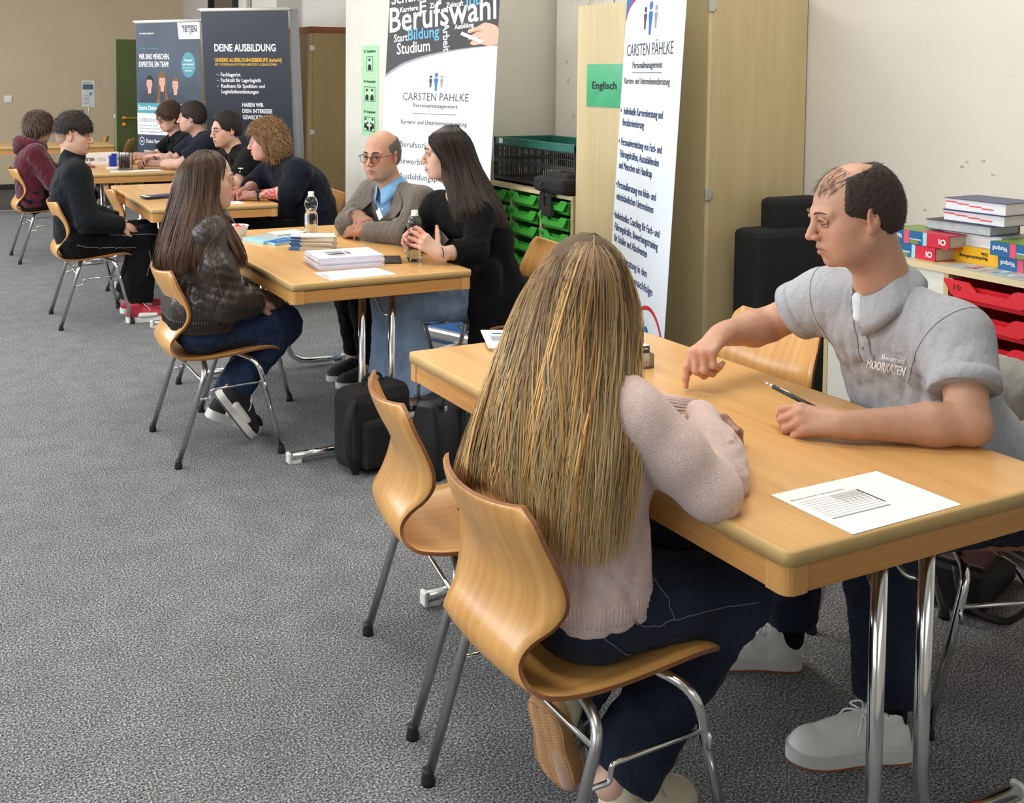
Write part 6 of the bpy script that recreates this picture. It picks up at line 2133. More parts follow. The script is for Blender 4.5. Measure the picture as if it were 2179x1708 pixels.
def shoe(P, heel, d, L, W, upper, sole, up=(0, 0, 1), name='shoe', sole_h=0.026, laces=None, stripes=None, low=True, tread=None, toe_mat=None, side_patch=None):
    """heel: rear bottom point on the ground; d: towards the toe."""
    H = Frame(heel, d, up)
    q = lambda x, y, z: H.p(x * L, y * W, z)
    S = Solid()
    S.ell(q(0.17, 0, 0.045), (0.16 * L, 0.36 * W, 0.048), H.R, 0.02)
    S.ell(q(0.45, 0, 0.042), (0.26 * L, 0.37 * W, 0.050), H.R, 0.03)
    S.ell(q(0.74, 0.01, 0.028), (0.235 * L, 0.46 * W, 0.044), H.R, 0.03)
    S.cap(q(0.18, 0, 0.05), q(0.20, 0, 0.098 if low else 0.125), 0.33 * W, 0.36 * W, 0.02)
    S.cap(q(0.28, 0, 0.09), q(0.62, 0, 0.055), 0.020, 0.020, 0.03)
    S.cap(q(0.21, 0, 0.085), q(0.20, 0, 0.16), 0.27 * W, 0.30 * W, 0.006, True)
    S.half(q(0, 0, sole_h - 0.002), -H.z)
    V, F = S.mesh(0.0045)
    o = P.add(name, V, F, upper)
    out = [(0.0, 0), (0.01, 0.22), (0.06, 0.36), (0.2, 0.40), (0.4, 0.38), (0.58, 0.45), (0.75, 0.50), (0.88, 0.43), (0.96, 0.27), (1.0, 0.03), (0.96, -0.22), (0.88, -0.36), (0.75, -0.44), (0.58, -0.42), (0.4, -0.36), (0.2, -0.39), (0.06, -0.35), (0.01, -0.21)]
    out = [tuple(p) for p in catmull(out + [out[0]], 3)][:-1]
    pl = [(x * L, y * W) for x, y in out]
    m = MB().prism(pl, q(0, 0, 0.006), H.x, H.y, H.z * (sole_h - 0.004))
    P.mb('sole', m, [sole], o)
    m = MB().prism([(x * 0.985 + 0.004 * L, y * 0.97) for x, y in pl], q(0, 0, 0), H.x, H.y, H.z * 0.007)
    P.mb('outsole', m, [tread or sole], o)
    if tread is not None:
        tm = MB()
        for k in range(26):
            x = 0.05 + 0.90 * k / 26
            hw = np.interp(x, [0, .06, .2, .4, .58, .75, .88, .96], [.2, .34, .36, .33, .38, .42, .34, .2]) * 0.92
            pts = [q(x + 0.014 * math.sin(j * 2.1), hw * (-1 + 2 * j / 10), -0.001) for j in range(11)]
            tm.tube(pts, 0.0022, 4)
        P.mb('tread', tm, [tread], o)
    if laces is not None:
        lm = MB()
        for k in range(5):
            x, z = 0.40 + 0.055 * k, 0.098 - 0.0095 * k
            lm.tube(catmull([q(x - .01, -0.26, z - 0.016), q(x, -0.1, z - 0.001), q(x + 0.02, 0.1, z - 0.001), q(x + 0.012, 0.26, z - 0.016)], 3), 0.0032, 6, flat=0.6)
        for s in (-1, 1):
            lm.tube(catmull([q(0.38, 0, 0.103), q(0.36, 0.2 * s, 0.115), q(0.42, 0.38 * s, 0.10), q(0.40, 0.1 * s, 0.105)], 4), 0.0025, 6)
            lm.tube(catmull([q(0.38, 0, 0.103), q(0.46, 0.3 * s, 0.092), q(0.50, 0.42 * s, 0.07)], 4), 0.0022, 6)
        P.mb('laces', lm, [laces], o)
    if stripes is not None:
        sm = MB()
        for s in (-1, 1):
            for k in range(3):
                x = 0.36 + 0.085 * k
                a = [q(x, 0.40 * s, 0.030), q(x - 0.03, 0.36 * s, 0.062), q(x - 0.055, 0.25 * s, 0.084)]
                sm.tube(catmull(a, 3), 0.0058, 6, flat=1.0)
        P.mb('side_stripes', sm, [stripes], o)
    if side_patch is not None:
        S2 = Solid()
        for s in (-1, 1):
            S2.cap(q(0.30, 0.36 * s, 0.045), q(0.62, 0.40 * s, 0.045), 0.016, 0.013, 0.01)
        V, F = S2.mesh(0.005)
        P.add('side_patch', V, F, side_patch, parent=o)
    return o


def A_(*q):
    return np.array(q, float)


def lerp(a, b, t):
    return np.array(a) * (1 - t) + np.array(b) * t


def torso_ops(S, d, g=1.0, k=0.05, sh_r=0.058, belly=1.0):
    pel, ch = A_(*d['pel']), A_(*d['chest'])
    shL, shR, hL, hR = (A_(*d[q]) for q in ('shL', 'shR', 'hipL', 'hipR'))
    lh, ls = unit(hL - hR), unit(shL - shR)
    mid = lerp(pel, ch, 0.5) + A_(*d.get('belly_off', (0, 0, 0)))
    S.cap(pel - 0.070 * lh, pel + 0.070 * lh, 0.108 * g, k=k)
    S.cap(mid - 0.062 * unit(lh + ls), mid + 0.062 * unit(lh + ls), 0.100 * g * belly, k=k)
    S.cap(ch - 0.078 * ls, ch + 0.078 * ls, 0.104 * g, k=k)
    up = lerp(ch, 0.5 * (shL + shR), 0.62)
    S.cap(up - 0.085 * ls, up + 0.085 * ls, 0.088 * g, k=k)
    S.cap(lerp(shR, shL, 0.10), lerp(shR, shL, 0.90), sh_r * g, k=k)
    nk = A_(*d['neck'])
    for s in (shL, shR):
        S.cap(nk + A_(0, 0, 0.0), s, 0.044, 0.046 * g, k=0.03)


def arm_ops(S, d, side, rs=(0.054, 0.042, 0.043, 0.027), k=0.02):
    sh, el, wr = (A_(*d[q + side]) for q in ('sh', 'el', 'wr'))
    S.cap(sh, el, rs[0], rs[1], k)
    m = lerp(el, wr, 0.30)
    S.cap(el, m, rs[1] * 0.97, rs[2] * 1.0, k)
    S.cap(m, wr, rs[2], rs[3], k, flat=None)


def leg_ops(S, d, side, rs=(0.082, 0.056, 0.052, 0.036), k=0.03, cut=False, upto=1.0):
    hp, kn, an = (A_(*d[q + side]) for q in ('hip', 'kn', 'an'))
    S.cap(hp, kn, rs[0], rs[1], k)
    S.cap(kn, lerp(kn, an, 0.3), rs[1], rs[2], k)
    S.cap(lerp(kn, an, 0.3), lerp(kn, an, upto), rs[2], rs[3], k, cut=cut)


def foot_ops(S, an, toe):
    S.cap(an, lerp(an, toe, 0.9), 0.032, 0.022, 0.02)


def make_body(P, d, skin, lip, far=False, hands=True, stubble=None, slim=1.0, jaw=1.0, nose=1.0, blush=1.0, girth=1.0, neck_r=0.052, extra=None, hands_fine=0.0036, head_fine=0.0030, arm_rs=(0.050, 0.039, 0.041, 0.026), armcol=None):
    H = d['H']
    S = Solid()
    torso_ops(S, d, 0.90 * girth)
    head_ops(S, H, A_(*d['neck']), rn=neck_r, slim=slim, jaw=jaw, nose=nose)
    fine = [((H.C - 0.17 * H.s), (H.C + 0.17 * H.s))]
    fl = [((tuple(fine[0][0]), tuple(fine[0][1])), head_fine)]
    for s in 'LR':
        arm_ops(S, d, s, rs=arm_rs)
        leg_ops(S, d, s, rs=(0.072 * girth, 0.050, 0.046, 0.032))
        foot_ops(S, A_(*d['an' + s]), A_(*d['toe' + s]))
        if hands and ('hd' + s) in d:
            hd = d['hd' + s]
            hand_ops(S, A_(*d['wr' + s]), hd['d'], hd['back'], hd.get('side', -1 if s == 'R' else 1), hd.get('curl', (0.35, 0.45, 0.3)), hd.get('sc', 1.0), hd.get('spread', 0.06), hd.get('thumb', (0.35, 0.2, 0.2)), hd.get('idx'), fold=hd.get('fold', 0.55))
            w = A_(*d['wr' + s]) + 0.085 * unit(hd['d'])
            r = 0.125
            fl.append(((tuple(w - r), tuple(w + r)), hands_fine))
    if extra: extra(S)
    # fine boxes must not overlap: process in order, later ones skip earlier
    V, F = detailed(S, 0.010, fl)
    C = face_cols(V, H, skin, lip, blush, stubble)
    L = H.loc(V)
    inhead = (np.abs(L) < 0.2).all(1)
    C[~inhead] = np.array(skin)
    for s in 'LR':
        if hands and ('hd' + s) in d:
            w = A_(*d['wr' + s])
            t = np.clip((((V - w) @ unit(d['hd' + s]['d'])) - 0.06) / 0.10, 0, 1) * (np.linalg.norm(V - w, axis=1) < 0.22)
            C = C * (1 + (np.array((1.06, 0.86, 0.82)) - 1) * t[:, None])
    if armcol is not None: C = armcol(V, C)
    return P.add('body', V, F, SKIN, C)


def smooth_mask(*a):
    return None


def dark_hair(base, tip, streak=0.25):
    def f(r, a, t, dep, own, ncl):
        n = len(a)
        cl = r.uniform(1 - streak, 1 + streak, ncl)[own] * r.uniform(0.85, 1.15, n)
        c = np.array(base)[None, None] * (1 - t[None, :, None]) + np.array(tip)[None, None] * t[None, :, None]
        return np.clip(c * cl[:, None, None] * (1 - 0.35 * dep[:, None, None]), 0, 1)
    return f


PALE, FAIR, TAN = (0.62, 0.40, 0.31), (0.56, 0.34, 0.25), (0.50, 0.28, 0.19)
LIP = (0.46, 0.17, 0.15)
denim_dark = cloth('denim_dark', srgb(32, 39, 55), 0.85, noise=0.4, scale=7, bump=0.25, bscale=900, sheen=0.03)
denim_blue = cloth('denim_blue', srgb(34, 47, 74), 0.85, noise=0.25, scale=14, bump=0.25, bscale=900, sheen=0.03)
denim_light = cloth('denim_light', srgb(146, 168, 196), 0.85, noise=0.2, scale=10, bump=0.25, bscale=900, sheen=0.03)
blk = cloth('black_cloth', srgb(13, 13, 15), 0.9, noise=0.15, bump=0.12)
seam = plain('seam_thread', srgb(96, 100, 112), 0.8)


def trousers(P, d, mat, g=1.0, rs=(0.092, 0.068, 0.064, 0.062), h=0.008, top=0.13, upto=0.97, seed=1, amp=0.0035, name='trousers', lam=0.08):
    S = Solid()
    pel = A_(*d['pel'])
    lh = unit(A_(*d['hipL']) - A_(*d['hipR']))
    ax = unit(A_(*d['chest']) - pel)
    S.cap(pel - 0.070 * lh, pel + 0.070 * lh, 0.116 * g, k=0.05)
    S.cap(pel + 0.08 * ax - 0.062 * lh, pel + 0.08 * ax + 0.062 * lh, 0.104 * g, k=0.05)
    S.half(pel + ax * top, ax)
    for s in 'LR':
        leg_ops(S, d, s, rs=rs, cut=True, upto=upto)
    V, F = S.mesh(h, disp=waves(seed, amp, lam, 6))
    return P.add(name, V, F, mat)


# =====================================================================================  the boy in black (third table)
def seated_generic(key):
    pass


def simple_person(label, d, skin, top_mat, leg_mat, sleeve=1.0, h=0.009, g=1.0, seed=1, stubble=None, far=True, head_fine=0.0042, hands_fine=0.0048, grow=0.012, hem=-0.04, neck_cut=0.058, nose=1.0, slim=1.0, jaw=1.0,
                  lip=LIP, amp=0.004, legs=True, iris=(0.08, 0.05, 0.03), cuff_r=None, topname='shirt', lrs=(0.092, 0.068, 0.064, 0.062), armr=(0.064, 0.052, 0.050, 0.040), belly=1.0, look=(0, 0), armcol=None, lam=0.09):
    P = Person(label, d['pel'])
    make_body(P, d, skin, lip, far, True, stubble, slim=slim, jaw=jaw, nose=nose, head_fine=head_fine, hands_fine=hands_fine, girth=g, armcol=armcol)
    H = d['H']
    eyes(P, H, iris, look=look)
    S = Solid()
    torso_ops(S, d, g, belly=belly)
    pel, ch = A_(*d['pel']), A_(*d['chest'])
    ax = unit(ch - pel)
    S.half(pel + ax * hem, -ax)
    for s in 'LR':
        sh, el, wr = (A_(*d[q + s]) for q in ('sh', 'el', 'wr'))
        if sleeve <= 0.5:
            S.cap(sh, lerp(sh, el, sleeve * 2), armr[0], armr[1] * 1.14, 0.03, cut=True)
        else:
            S.cap(sh, el, armr[0], armr[1], 0.03)
            S.cap(el, lerp(el, wr, (sleeve - 0.5) * 2), armr[2], armr[3], 0.02, cut=True)
    nk = A_(*d['neck'])
    S.cap(nk - 0.03 * H.z, H.p(-0.02, 0, -0.05), neck_cut, neck_cut * 1.05, 0.012, True)
    V, F = S.mesh(h, disp=waves(seed, amp, lam, 7), grow=grow)
    sh = P.add(topname, V, F, top_mat)
    if legs: trousers(P, d, leg_mat, g, rs=lrs, seed=seed + 50, h=max(h, 0.009))
    return P, V, F


def cap_hair(P, H, col, seed, thick=0.014, front=0.068, low=-0.03, side_low=-0.01, n=1500, length=0.035, flow=None, lift=0.4, h=0.0045, top=0.0, mass=1.0, nape=-0.055, width=0.0024, droop=0.25, mask=None, curl=0.0, forehead=0.055, cvar=0.25, extra=None, sub=None):
    """Hair mass over the skull with locks rooted in it; hairline set by front (x), side_low and nape (z)."""
    s = H.s
    S = Solid()
    S.ell(H.p(-0.014, 0, 0.036 + top * 0.5), np.array((0.098 + thick, 0.076 + thick * 0.8, 0.086 + thick + top * 0.5)) * s, H.R, 0.02)
    S.ell(H.p(-0.050, 0, -0.005), np.array((0.062 + thick * .6, 0.066 + thick * .6, 0.075)) * s, H.R, 0.03)
    if extra: extra(S)
    # face and forehead opening
    S.ell(H.p(front + 0.05, 0, forehead - 0.075), np.array((0.062, 0.095, 0.085)) * s, H.R, 0.012, True)
    S.half(H.p(0, 0, nape), -H.z)
    for y in (-1, 1):
        S.ell(H.p(0.012, 0.092 * y, side_low - 0.052), np.array((0.052, 0.035, 0.055)) * s, H.R, 0.012, True)
    if sub: sub(S)
    V, F = S.mesh(h, disp=waves(seed, min(0.0020, thick * 0.14), 0.028, 6))
    r = np.random.RandomState(seed)
    C = np.array(col) * (0.72 + 0.2 * r.uniform(size=(len(V), 1)))
    o = P.add('hair', V, F, HAIRB, C)
    flow = flow or (lambda L: np.stack([0.5 + 0 * L[:, 0], 0.4 * L[:, 1] / 0.08, -0.6 - 0 * L[:, 2]], 1))
    short_locks(P, V, F, H, n, seed + 1, length * s, col, flow, lift, width, mask, droop=droop, curl=curl, cvar=cvar)
    return V, F

from mathutils.bvhtree import BVHTree

# =====================================================================================  1  blond woman, nearest chair
d = dict(pel=(1.205, 1.765, 0.515), chest=(1.235, 1.770, 0.79), neck=(1.240, 1.785, 0.965), hipL=(1.24, 1.845, 0.505), hipR=(1.23, 1.685, 0.505),
         shL=(1.275, 1.935, 0.895), shR=(1.235, 1.605, 0.895), elL=(1.45, 1.99, 0.77), elR=(1.348, 1.528, 0.765), wrL=(1.572, 1.850, 0.775), wrR=(1.560, 1.760, 0.778),
         knL=(1.600, 1.910, 0.452), knR=(1.520, 1.655, 0.480), anL=(1.170, 1.775, 0.275), anR=(1.255, 1.69, 0.125), toeL=(1.235, 1.80, 0.05), toeR=(1.37, 1.70, 0.03))
d['H'] = Frame((1.250, 1.800, 1.093), (0.80, 0.60, -0.14), s=1.0)
d['hdL'] = dict(d=(0.25, -0.6, 0.15), back=(0.2, 0.3, 1), curl=(0.7, 0.9, 0.6), sc=0.85)
d['hdR'] = dict(d=(-0.35, 0.75, 0.15), back=(0.5, -0.2, 0.8), curl=(0.8, 0.9, 0.6), sc=0.80)
P = Person('woman with very long blond hair in a pale pink sweater, seen from behind', d['pel'])
make_body(P, d, PALE, LIP, head_fine=0.005, hands_fine=0.0045)
pink = cloth('pink_wool', srgb(216, 192, 186), 0.95, noise=0.06, scale=90, bump=0.5, bscale=420, sheen=0.25, crease=0)
S = Solid()
torso_ops(S, d, 1.0)
S.cap((1.195, 1.70, 0.56), (1.195, 1.83, 0.56), 0.112, k=0.05)
S.half((1.18, 1.76, 0.512), unit((0.10, 0.02, -1)))
for s in 'LR':
    sh, el, wr = (A_(*d[q + s]) for q in ('sh', 'el', 'wr'))
    S.cap(sh, lerp(sh, el, 0.55), 0.056, 0.053, 0.035)
    S.cap(lerp(sh, el, 0.55), el, 0.053, 0.048, 0.03)
    if s == 'R':
        S.cap(el + A_(0.0, -0.004, -0.002), lerp(el, wr, 0.6), 0.046, 0.047, 0.03)
        S.cap(lerp(el, wr, 0.5), wr + A_(0.012, 0.05, 0.012), 0.047, 0.033, 0.03)
        S.cap(lerp(el, wr, 0.75), el + A_(0.095, 0.05, -0.016), 0.040, 0.030, 0.03)
    else:
        S.cap(el, lerp(el, wr, 0.55), 0.050, 0.047, 0.03)
        S.cap(lerp(el, wr, 0.55), wr + A_(0.01, -0.01, 0), 0.044, 0.036, 0.012, cut=True)
S.cap((1.25, 1.78, 0.955), (1.275, 1.79, 1.06), 0.058, 0.06, 0.01, True)
fw = wsum(waves(11, 0.0022, 0.16, 5, ridge=False), near_wave((1.47, 1.62, 0.79), 0.09, waves(12, 0.0045, 0.05, 4, (2.5, 1, 1))), near_wave((1.2, 1.65, 0.58), 0.13, waves(13, 0.005, 0.07, 4, (1, 1, 3))))
V, F = S.mesh(0.0055, disp=fw, grow=0.004)
P.add('sweater', V, F, pink)


def ring_on(V, z0, slope=0.0, tol=0.008, n=90, c=None):
    """Outline of a mesh near the height z0, ordered by angle."""
    c = V.mean(0) if c is None else np.array(c)
    m = np.abs(V[:, 2] - z0 - slope * (V[:, 0] - c[0])) < tol
    Q = V[m]
    a = np.arctan2(Q[:, 1] - c[1], Q[:, 0] - c[0])
    r = np.hypot(Q[:, 0] - c[0], Q[:, 1] - c[1])
    out = []
    for k in range(n):
        t = -PI + 2 * PI * (k + 0.5) / n
        w = np.abs((a - t + PI) % (2 * PI) - PI) < 2 * PI / n
        rr = np.percentile(r[w], 90) if w.any() else (np.interp(t, np.sort(a), r[np.argsort(a)]) if len(a) else 0.1)
        out.append((t, rr))
    return out


bvs = BVHTree.FromPolygons([Vector(v) for v in V], [tuple(f) for f in F])
hb = MB()
for k in range(150):
    t = 2 * PI * k / 150
    run = []
    for z_ in (0.560, 0.545, 0.530, 0.521):
        o_ = A_(1.195, 1.765, z_ + 0.014 * math.cos(t)); dd = A_(math.cos(t), math.sin(t), 0.0)
        hit = bvs.ray_cast(Vector(o_ + dd * 0.3), Vector(-dd), 0.3)
        if hit[0] is not None: run.append(np.array(hit[0]) - dd * 0.0008)
    if len(run) > 2: hb.tube(run, 0.0022, 5)
P.mb('ribbed_hem', hb, [pink])
cw = MB()
w0 = unit(A_(*d['wrL']) - A_(*d['elL'])); cc = A_(*d['wrL']) - 0.022 * w0
ex = unit(np.cross(w0, (0, 0, 1))); ez = np.cross(ex, w0)
for k in range(34):
    a = 2 * PI * k / 34
    o_ = ex * math.cos(a) * 0.0445 + ez * math.sin(a) * 0.0445
    cw.tube([cc - w0 * 0.045 + o_ * 1.06, cc + w0 * 0.035 + o_ * 0.93], 0.0040, 5)
P.mb('ribbed_cuff', cw, [pink])
# jeans
S = Solid()
S.cap((1.190, 1.70, 0.512), (1.190, 1.83, 0.512), 0.116, k=0.05)
S.cap((1.200, 1.70, 0.58), (1.200, 1.83, 0.58), 0.102, k=0.05)
S.half((1.20, 1.77, 0.595), (0.1, 0, 1))
for s in 'LR':
    hp, kn, an = (A_(*d[q + s]) for q in ('hip', 'kn', 'an'))
    S.cap(hp, kn, 0.096, 0.075, 0.03)
    S.cap(kn, lerp(kn, an, 0.35), 0.074, 0.068, 0.03)
    S.cap(lerp(kn, an, 0.35), lerp(kn, an, 0.94), 0.068, 0.078, 0.02, cut=True)
V, F = S.mesh(0.006, disp=wsum(waves(21, 0.0016, 0.09, 5), near_wave((1.29, 1.66, 0.53), 0.10, waves(22, 0.0045, 0.04, 4, (3, 1, 1))), near_wave((1.50, 1.66, 0.44), 0.09, waves(24, 0.005, 0.045, 4))))
jn = P.add('jeans', V, F, denim_dark)


def drape(V, F, pts, off=0.0015, direc=None):
    """Press a polyline onto a mesh (for seams, pocket edges, print)."""
    bvh = BVHTree.FromPolygons([Vector(v) for v in V], [tuple(f) for f in F])
    out = []
    for q in pts:
        loc, nor, i, dist = bvh.find_nearest(Vector(q))
        out.append(np.array(loc) + np.array(nor) * off)
    return out


def dens(pts, n=8):
    return catmull(pts, n)


sm = MB()
for line in ([(1.10, 1.76, 0.575), (1.08, 1.70, 0.568), (1.12, 1.60, 0.562), (1.22, 1.58, 0.556)],
             [(1.075, 1.74, 0.52), (1.09, 1.65, 0.515), (1.13, 1.605, 0.525)], [(1.13, 1.605, 0.525), (1.18, 1.58, 0.475), (1.23, 1.585, 0.43)],
             [(1.18, 1.57, 0.545), (1.26, 1.56, 0.50), (1.31, 1.57, 0.50), (1.42, 1.575, 0.50), (1.52, 1.58, 0.495)], [(1.29, 1.59, 0.585), (1.31, 1.565, 0.53), (1.315, 1.57, 0.50)]):
    sm.tube(drape(V, F, dens(line)), 0.0013, 5)
P.mb('seams', sm, [seam], jn)
pl = drape(V, F, [(1.09, 1.705, 0.575), (1.11, 1.64, 0.572), (1.09, 1.705, 0.545), (1.11, 1.64, 0.542)], 0.003)
P.mb('leather_patch', MB().add([pl[0], pl[1], pl[3], pl[2]], [(0, 1, 2, 3)]), [plain('leather_patch', srgb(150, 128, 88), 0.7)], jn)
fr = MB()
rr = random.Random(6)
an, kn = A_(*d['anL']), A_(*d['knL'])
ax_ = unit(an - kn); e1 = unit(np.cross(ax_, (0, 0, 1))); e2 = np.cross(ax_, e1)
end = lerp(kn, an, 0.94)
for k in range(110):
    a = 2 * PI * k / 110
    q = end + 0.0775 * (math.cos(a) * e1 + math.sin(a) * e2)
    fr.tube([q - ax_ * 0.010, q + ax_ * rr.uniform(0.002, 0.018) + A_(rr.uniform(-.005, .005), rr.uniform(-.005, .005), rr.uniform(-.005, .005))], 0.0018, 4)
P.mb('frayed_hem', fr, [plain('frayed_denim', srgb(96, 112, 124), 0.9)], jn)
cream = plain('cream_suede', srgb(206, 198, 174), 0.8, noise=0.05)
gum = plain('gum_rubber', srgb(176, 132, 88), 0.6, noise=0.05)
so = shoe(P, (1.125, 1.745, 0.285), (0.10, 0.085, -0.245), 0.285, 0.112, cream, gum, up=(0.90, 0.30, 0.42), name='shoe', sole_h=0.030, laces=cream, stripes=plain('grey_stripe', srgb(110, 112, 110), 0.7), tread=plain('tread_rubber', srgb(190, 146, 102), 0.65))
so = shoe(P, (1.215, 1.675, 0.045), (0.95, 0.1, -0.14), 0.265, 0.098, cream, gum, up=(0.14, 0, 1), name='shoe', sole_h=0.030, laces=cream)


# the hair: a dark lining sheet, then locks between guide strands
def lining(P, guides, center, inset, col0, col1, m=26, across=46, mat=None):
    G = np.array(guides, float)
    A = cat_path(np.swapaxes(G, 0, 1), across)                   # smooth across
    A = np.swapaxes(A, 0, 1)
    A = cat_path(A, m)
    out = A - np.array(center)
    T = np.gradient(A, axis=1); T /= np.linalg.norm(T, axis=2, keepdims=True) + 1e-9
    out = out - T * (out * T).sum(2, keepdims=True)
    out /= np.linalg.norm(out, axis=2, keepdims=True) + 1e-9
    tt = np.linspace(0, 1, m)
    ins = inset * np.clip(0.35 + tt * 2, 0, 1)
    B = A - out * ins[None, :, None]
    keep = int(m * 0.88)
    B = B[:, :keep]
    V = B.reshape(-1, 3)
    k, mm = B.shape[:2]
    F = np.array([(i * mm + j, (i + 1) * mm + j, (i + 1) * mm + j + 1, i * mm + j + 1) for i in range(k - 1) for j in range(mm - 1)])
    t = np.tile(np.linspace(0, 1, mm), k)[:, None]
    P.add('hair_lining', V, F, HAIRB, np.array(col0) * (1 - t) + np.array(col1) * t)


GP1 = [
    [(1.285, 1.83, 1.208), (1.330, 1.835, 1.175), (1.332, 1.80, 1.10), (1.298, 1.745, 1.02), (1.250, 1.67, 0.96), (1.222, 1.595, 0.85), (1.210, 1.575, 0.74)],
    [(1.268, 1.812, 1.214), (1.300, 1.752, 1.178), (1.312, 1.718, 1.085), (1.280, 1.680, 0.99), (1.228, 1.600, 0.93), (1.196, 1.558, 0.83), (1.182, 1.555, 0.66)],
    [(1.254, 1.80, 1.214), (1.262, 1.712, 1.165), (1.262, 1.690, 1.070), (1.222, 1.640, 0.98), (1.165, 1.568, 0.876), (1.145, 1.558, 0.768), (1.140, 1.562, 0.64)],
    [(1.250, 1.8, 1.215), (1.206, 1.69, 1.165), (1.184, 1.655, 1.057), (1.143, 1.605, 0.958), (1.106, 1.562, 0.862), (1.103, 1.565, 0.759), (1.106, 1.575, 0.630)],
    [(1.246, 1.8, 1.215), (1.162, 1.69, 1.167), (1.116, 1.655, 1.055), (1.078, 1.615, 0.946), (1.061, 1.60, 0.842), (1.060, 1.60, 0.747), (1.065, 1.605, 0.640)],
    [(1.243, 1.8, 1.215), (1.138, 1.71, 1.166), (1.085, 1.69, 1.049), (1.048, 1.665, 0.936), (1.034, 1.655, 0.826), (1.036, 1.66, 0.757), (1.048, 1.66, 0.665)],
    [(1.241, 1.8, 1.215), (1.134, 1.76, 1.152), (1.075, 1.745, 1.03), (1.034, 1.735, 0.909), (1.024, 1.735, 0.802), (1.030, 1.74, 0.748), (1.048, 1.74, 0.675)],
    [(1.238, 1.8, 1.215), (1.148, 1.82, 1.137), (1.080, 1.81, 1.015), (1.042, 1.82, 0.885), (1.024, 1.83, 0.771), (1.030, 1.84, 0.72), (1.048, 1.84, 0.676)],
    [(1.238, 1.8, 1.215), (1.168, 1.872, 1.112), (1.105, 1.885, 0.987), (1.065, 1.900, 0.859), (1.030, 1.91, 0.752), (1.020, 1.92, 0.691), (1.037, 1.92, 0.645)],
    [(1.240, 1.8, 1.215), (1.215, 1.895, 1.130), (1.170, 1.925, 0.99), (1.135, 1.965, 0.87), (1.095, 1.985, 0.76), (1.075, 1.985, 0.69), (1.085, 1.975, 0.640)],
    [(1.245, 1.81, 1.215), (1.265, 1.910, 1.130), (1.255, 1.925, 1.00), (1.235, 1.975, 0.91), (1.215, 2.00, 0.80), (1.19, 1.99, 0.72), (1.18, 1.98, 0.66)]]
GP1 = [[(1.300, 1.845, 1.190)] + g for g in GP1]


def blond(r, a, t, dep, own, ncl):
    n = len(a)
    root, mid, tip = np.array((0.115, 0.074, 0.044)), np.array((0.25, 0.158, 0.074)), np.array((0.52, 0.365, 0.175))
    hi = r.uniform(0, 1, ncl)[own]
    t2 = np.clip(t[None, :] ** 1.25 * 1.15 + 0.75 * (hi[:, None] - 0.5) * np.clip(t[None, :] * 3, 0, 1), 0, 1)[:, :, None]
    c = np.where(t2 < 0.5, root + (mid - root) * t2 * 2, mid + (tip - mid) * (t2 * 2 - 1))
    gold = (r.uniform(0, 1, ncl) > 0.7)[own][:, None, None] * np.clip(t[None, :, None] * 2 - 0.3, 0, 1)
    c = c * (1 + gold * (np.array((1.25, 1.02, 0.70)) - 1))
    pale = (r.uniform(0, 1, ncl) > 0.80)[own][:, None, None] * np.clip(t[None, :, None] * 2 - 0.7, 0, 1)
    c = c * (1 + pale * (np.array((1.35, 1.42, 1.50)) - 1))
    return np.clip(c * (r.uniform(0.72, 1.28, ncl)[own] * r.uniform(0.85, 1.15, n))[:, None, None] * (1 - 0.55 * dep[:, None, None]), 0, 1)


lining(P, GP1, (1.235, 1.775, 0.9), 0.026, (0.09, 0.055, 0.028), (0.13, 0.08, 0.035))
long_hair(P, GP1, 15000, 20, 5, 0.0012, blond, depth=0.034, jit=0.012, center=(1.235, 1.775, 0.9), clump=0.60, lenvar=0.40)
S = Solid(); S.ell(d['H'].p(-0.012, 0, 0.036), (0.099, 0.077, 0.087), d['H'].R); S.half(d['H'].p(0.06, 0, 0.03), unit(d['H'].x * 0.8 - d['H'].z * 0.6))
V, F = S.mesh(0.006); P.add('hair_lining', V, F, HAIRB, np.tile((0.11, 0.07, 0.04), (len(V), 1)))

# =====================================================================================  2  man in the grey polo shirt
d = dict(pel=(2.43, 1.795, 0.515), chest=(2.265, 1.825, 0.800), neck=(2.155, 1.835, 1.025), hipL=(2.40, 1.715, 0.505), hipR=(2.41, 1.88, 0.505),
         shL=(2.190, 1.665, 0.945), shR=(2.140, 2.005, 0.972), elL=(2.108, 1.565, 0.775), elR=(2.095, 2.165, 0.868), wrL=(1.868, 1.698, 0.768), wrR=(1.905, 2.130, 0.868),
         knL=(1.995, 1.700, 0.52), knR=(2.045, 1.985, 0.52), anL=(2.000, 1.665, 0.10), anR=(2.065, 2.035, 0.10), toeL=(1.87, 1.715, 0.03), toeR=(1.93, 2.12, 0.03))
d['H'] = Frame((2.055, 1.850, 1.210), (-0.90, 0.40, -0.22), s=1.0)
d['hdL'] = dict(d=(-0.72, 0.69, 0.06), back=(-0.25, -0.60, 0.75), side=-1, curl=(0.75, 1.15, 0.7), thumb=(0.30, 0.5, 0.4), fold=0.25, idx=(0.55, 0.85, 0.55))
d['hdR'] = dict(d=(-0.84, -0.16, -0.34), back=(-0.40, 0.10, 0.90), side=-1, curl=(0.95, 1.15, 0.6), idx=(0.62, 0.30, 0.2), thumb=(0.25, 0.5, 0.3), spread=0.04)
P = Person('man in a grey polo shirt pointing at the table, pen in the other hand', d['pel'])
make_body(P, d, TAN, (0.40, 0.17, 0.13), stubble=((0.22, 0.14, 0.11), 0.22), head_fine=0.0026, hands_fine=0.0028, nose=1.15, jaw=1.05, neck_r=0.058, girth=1.02, arm_rs=(0.052, 0.044, 0.047, 0.029))
H = d['H']
eyes(P, H, (0.10, 0.08, 0.06), lid=tuple(np.array(TAN) * 0.88))
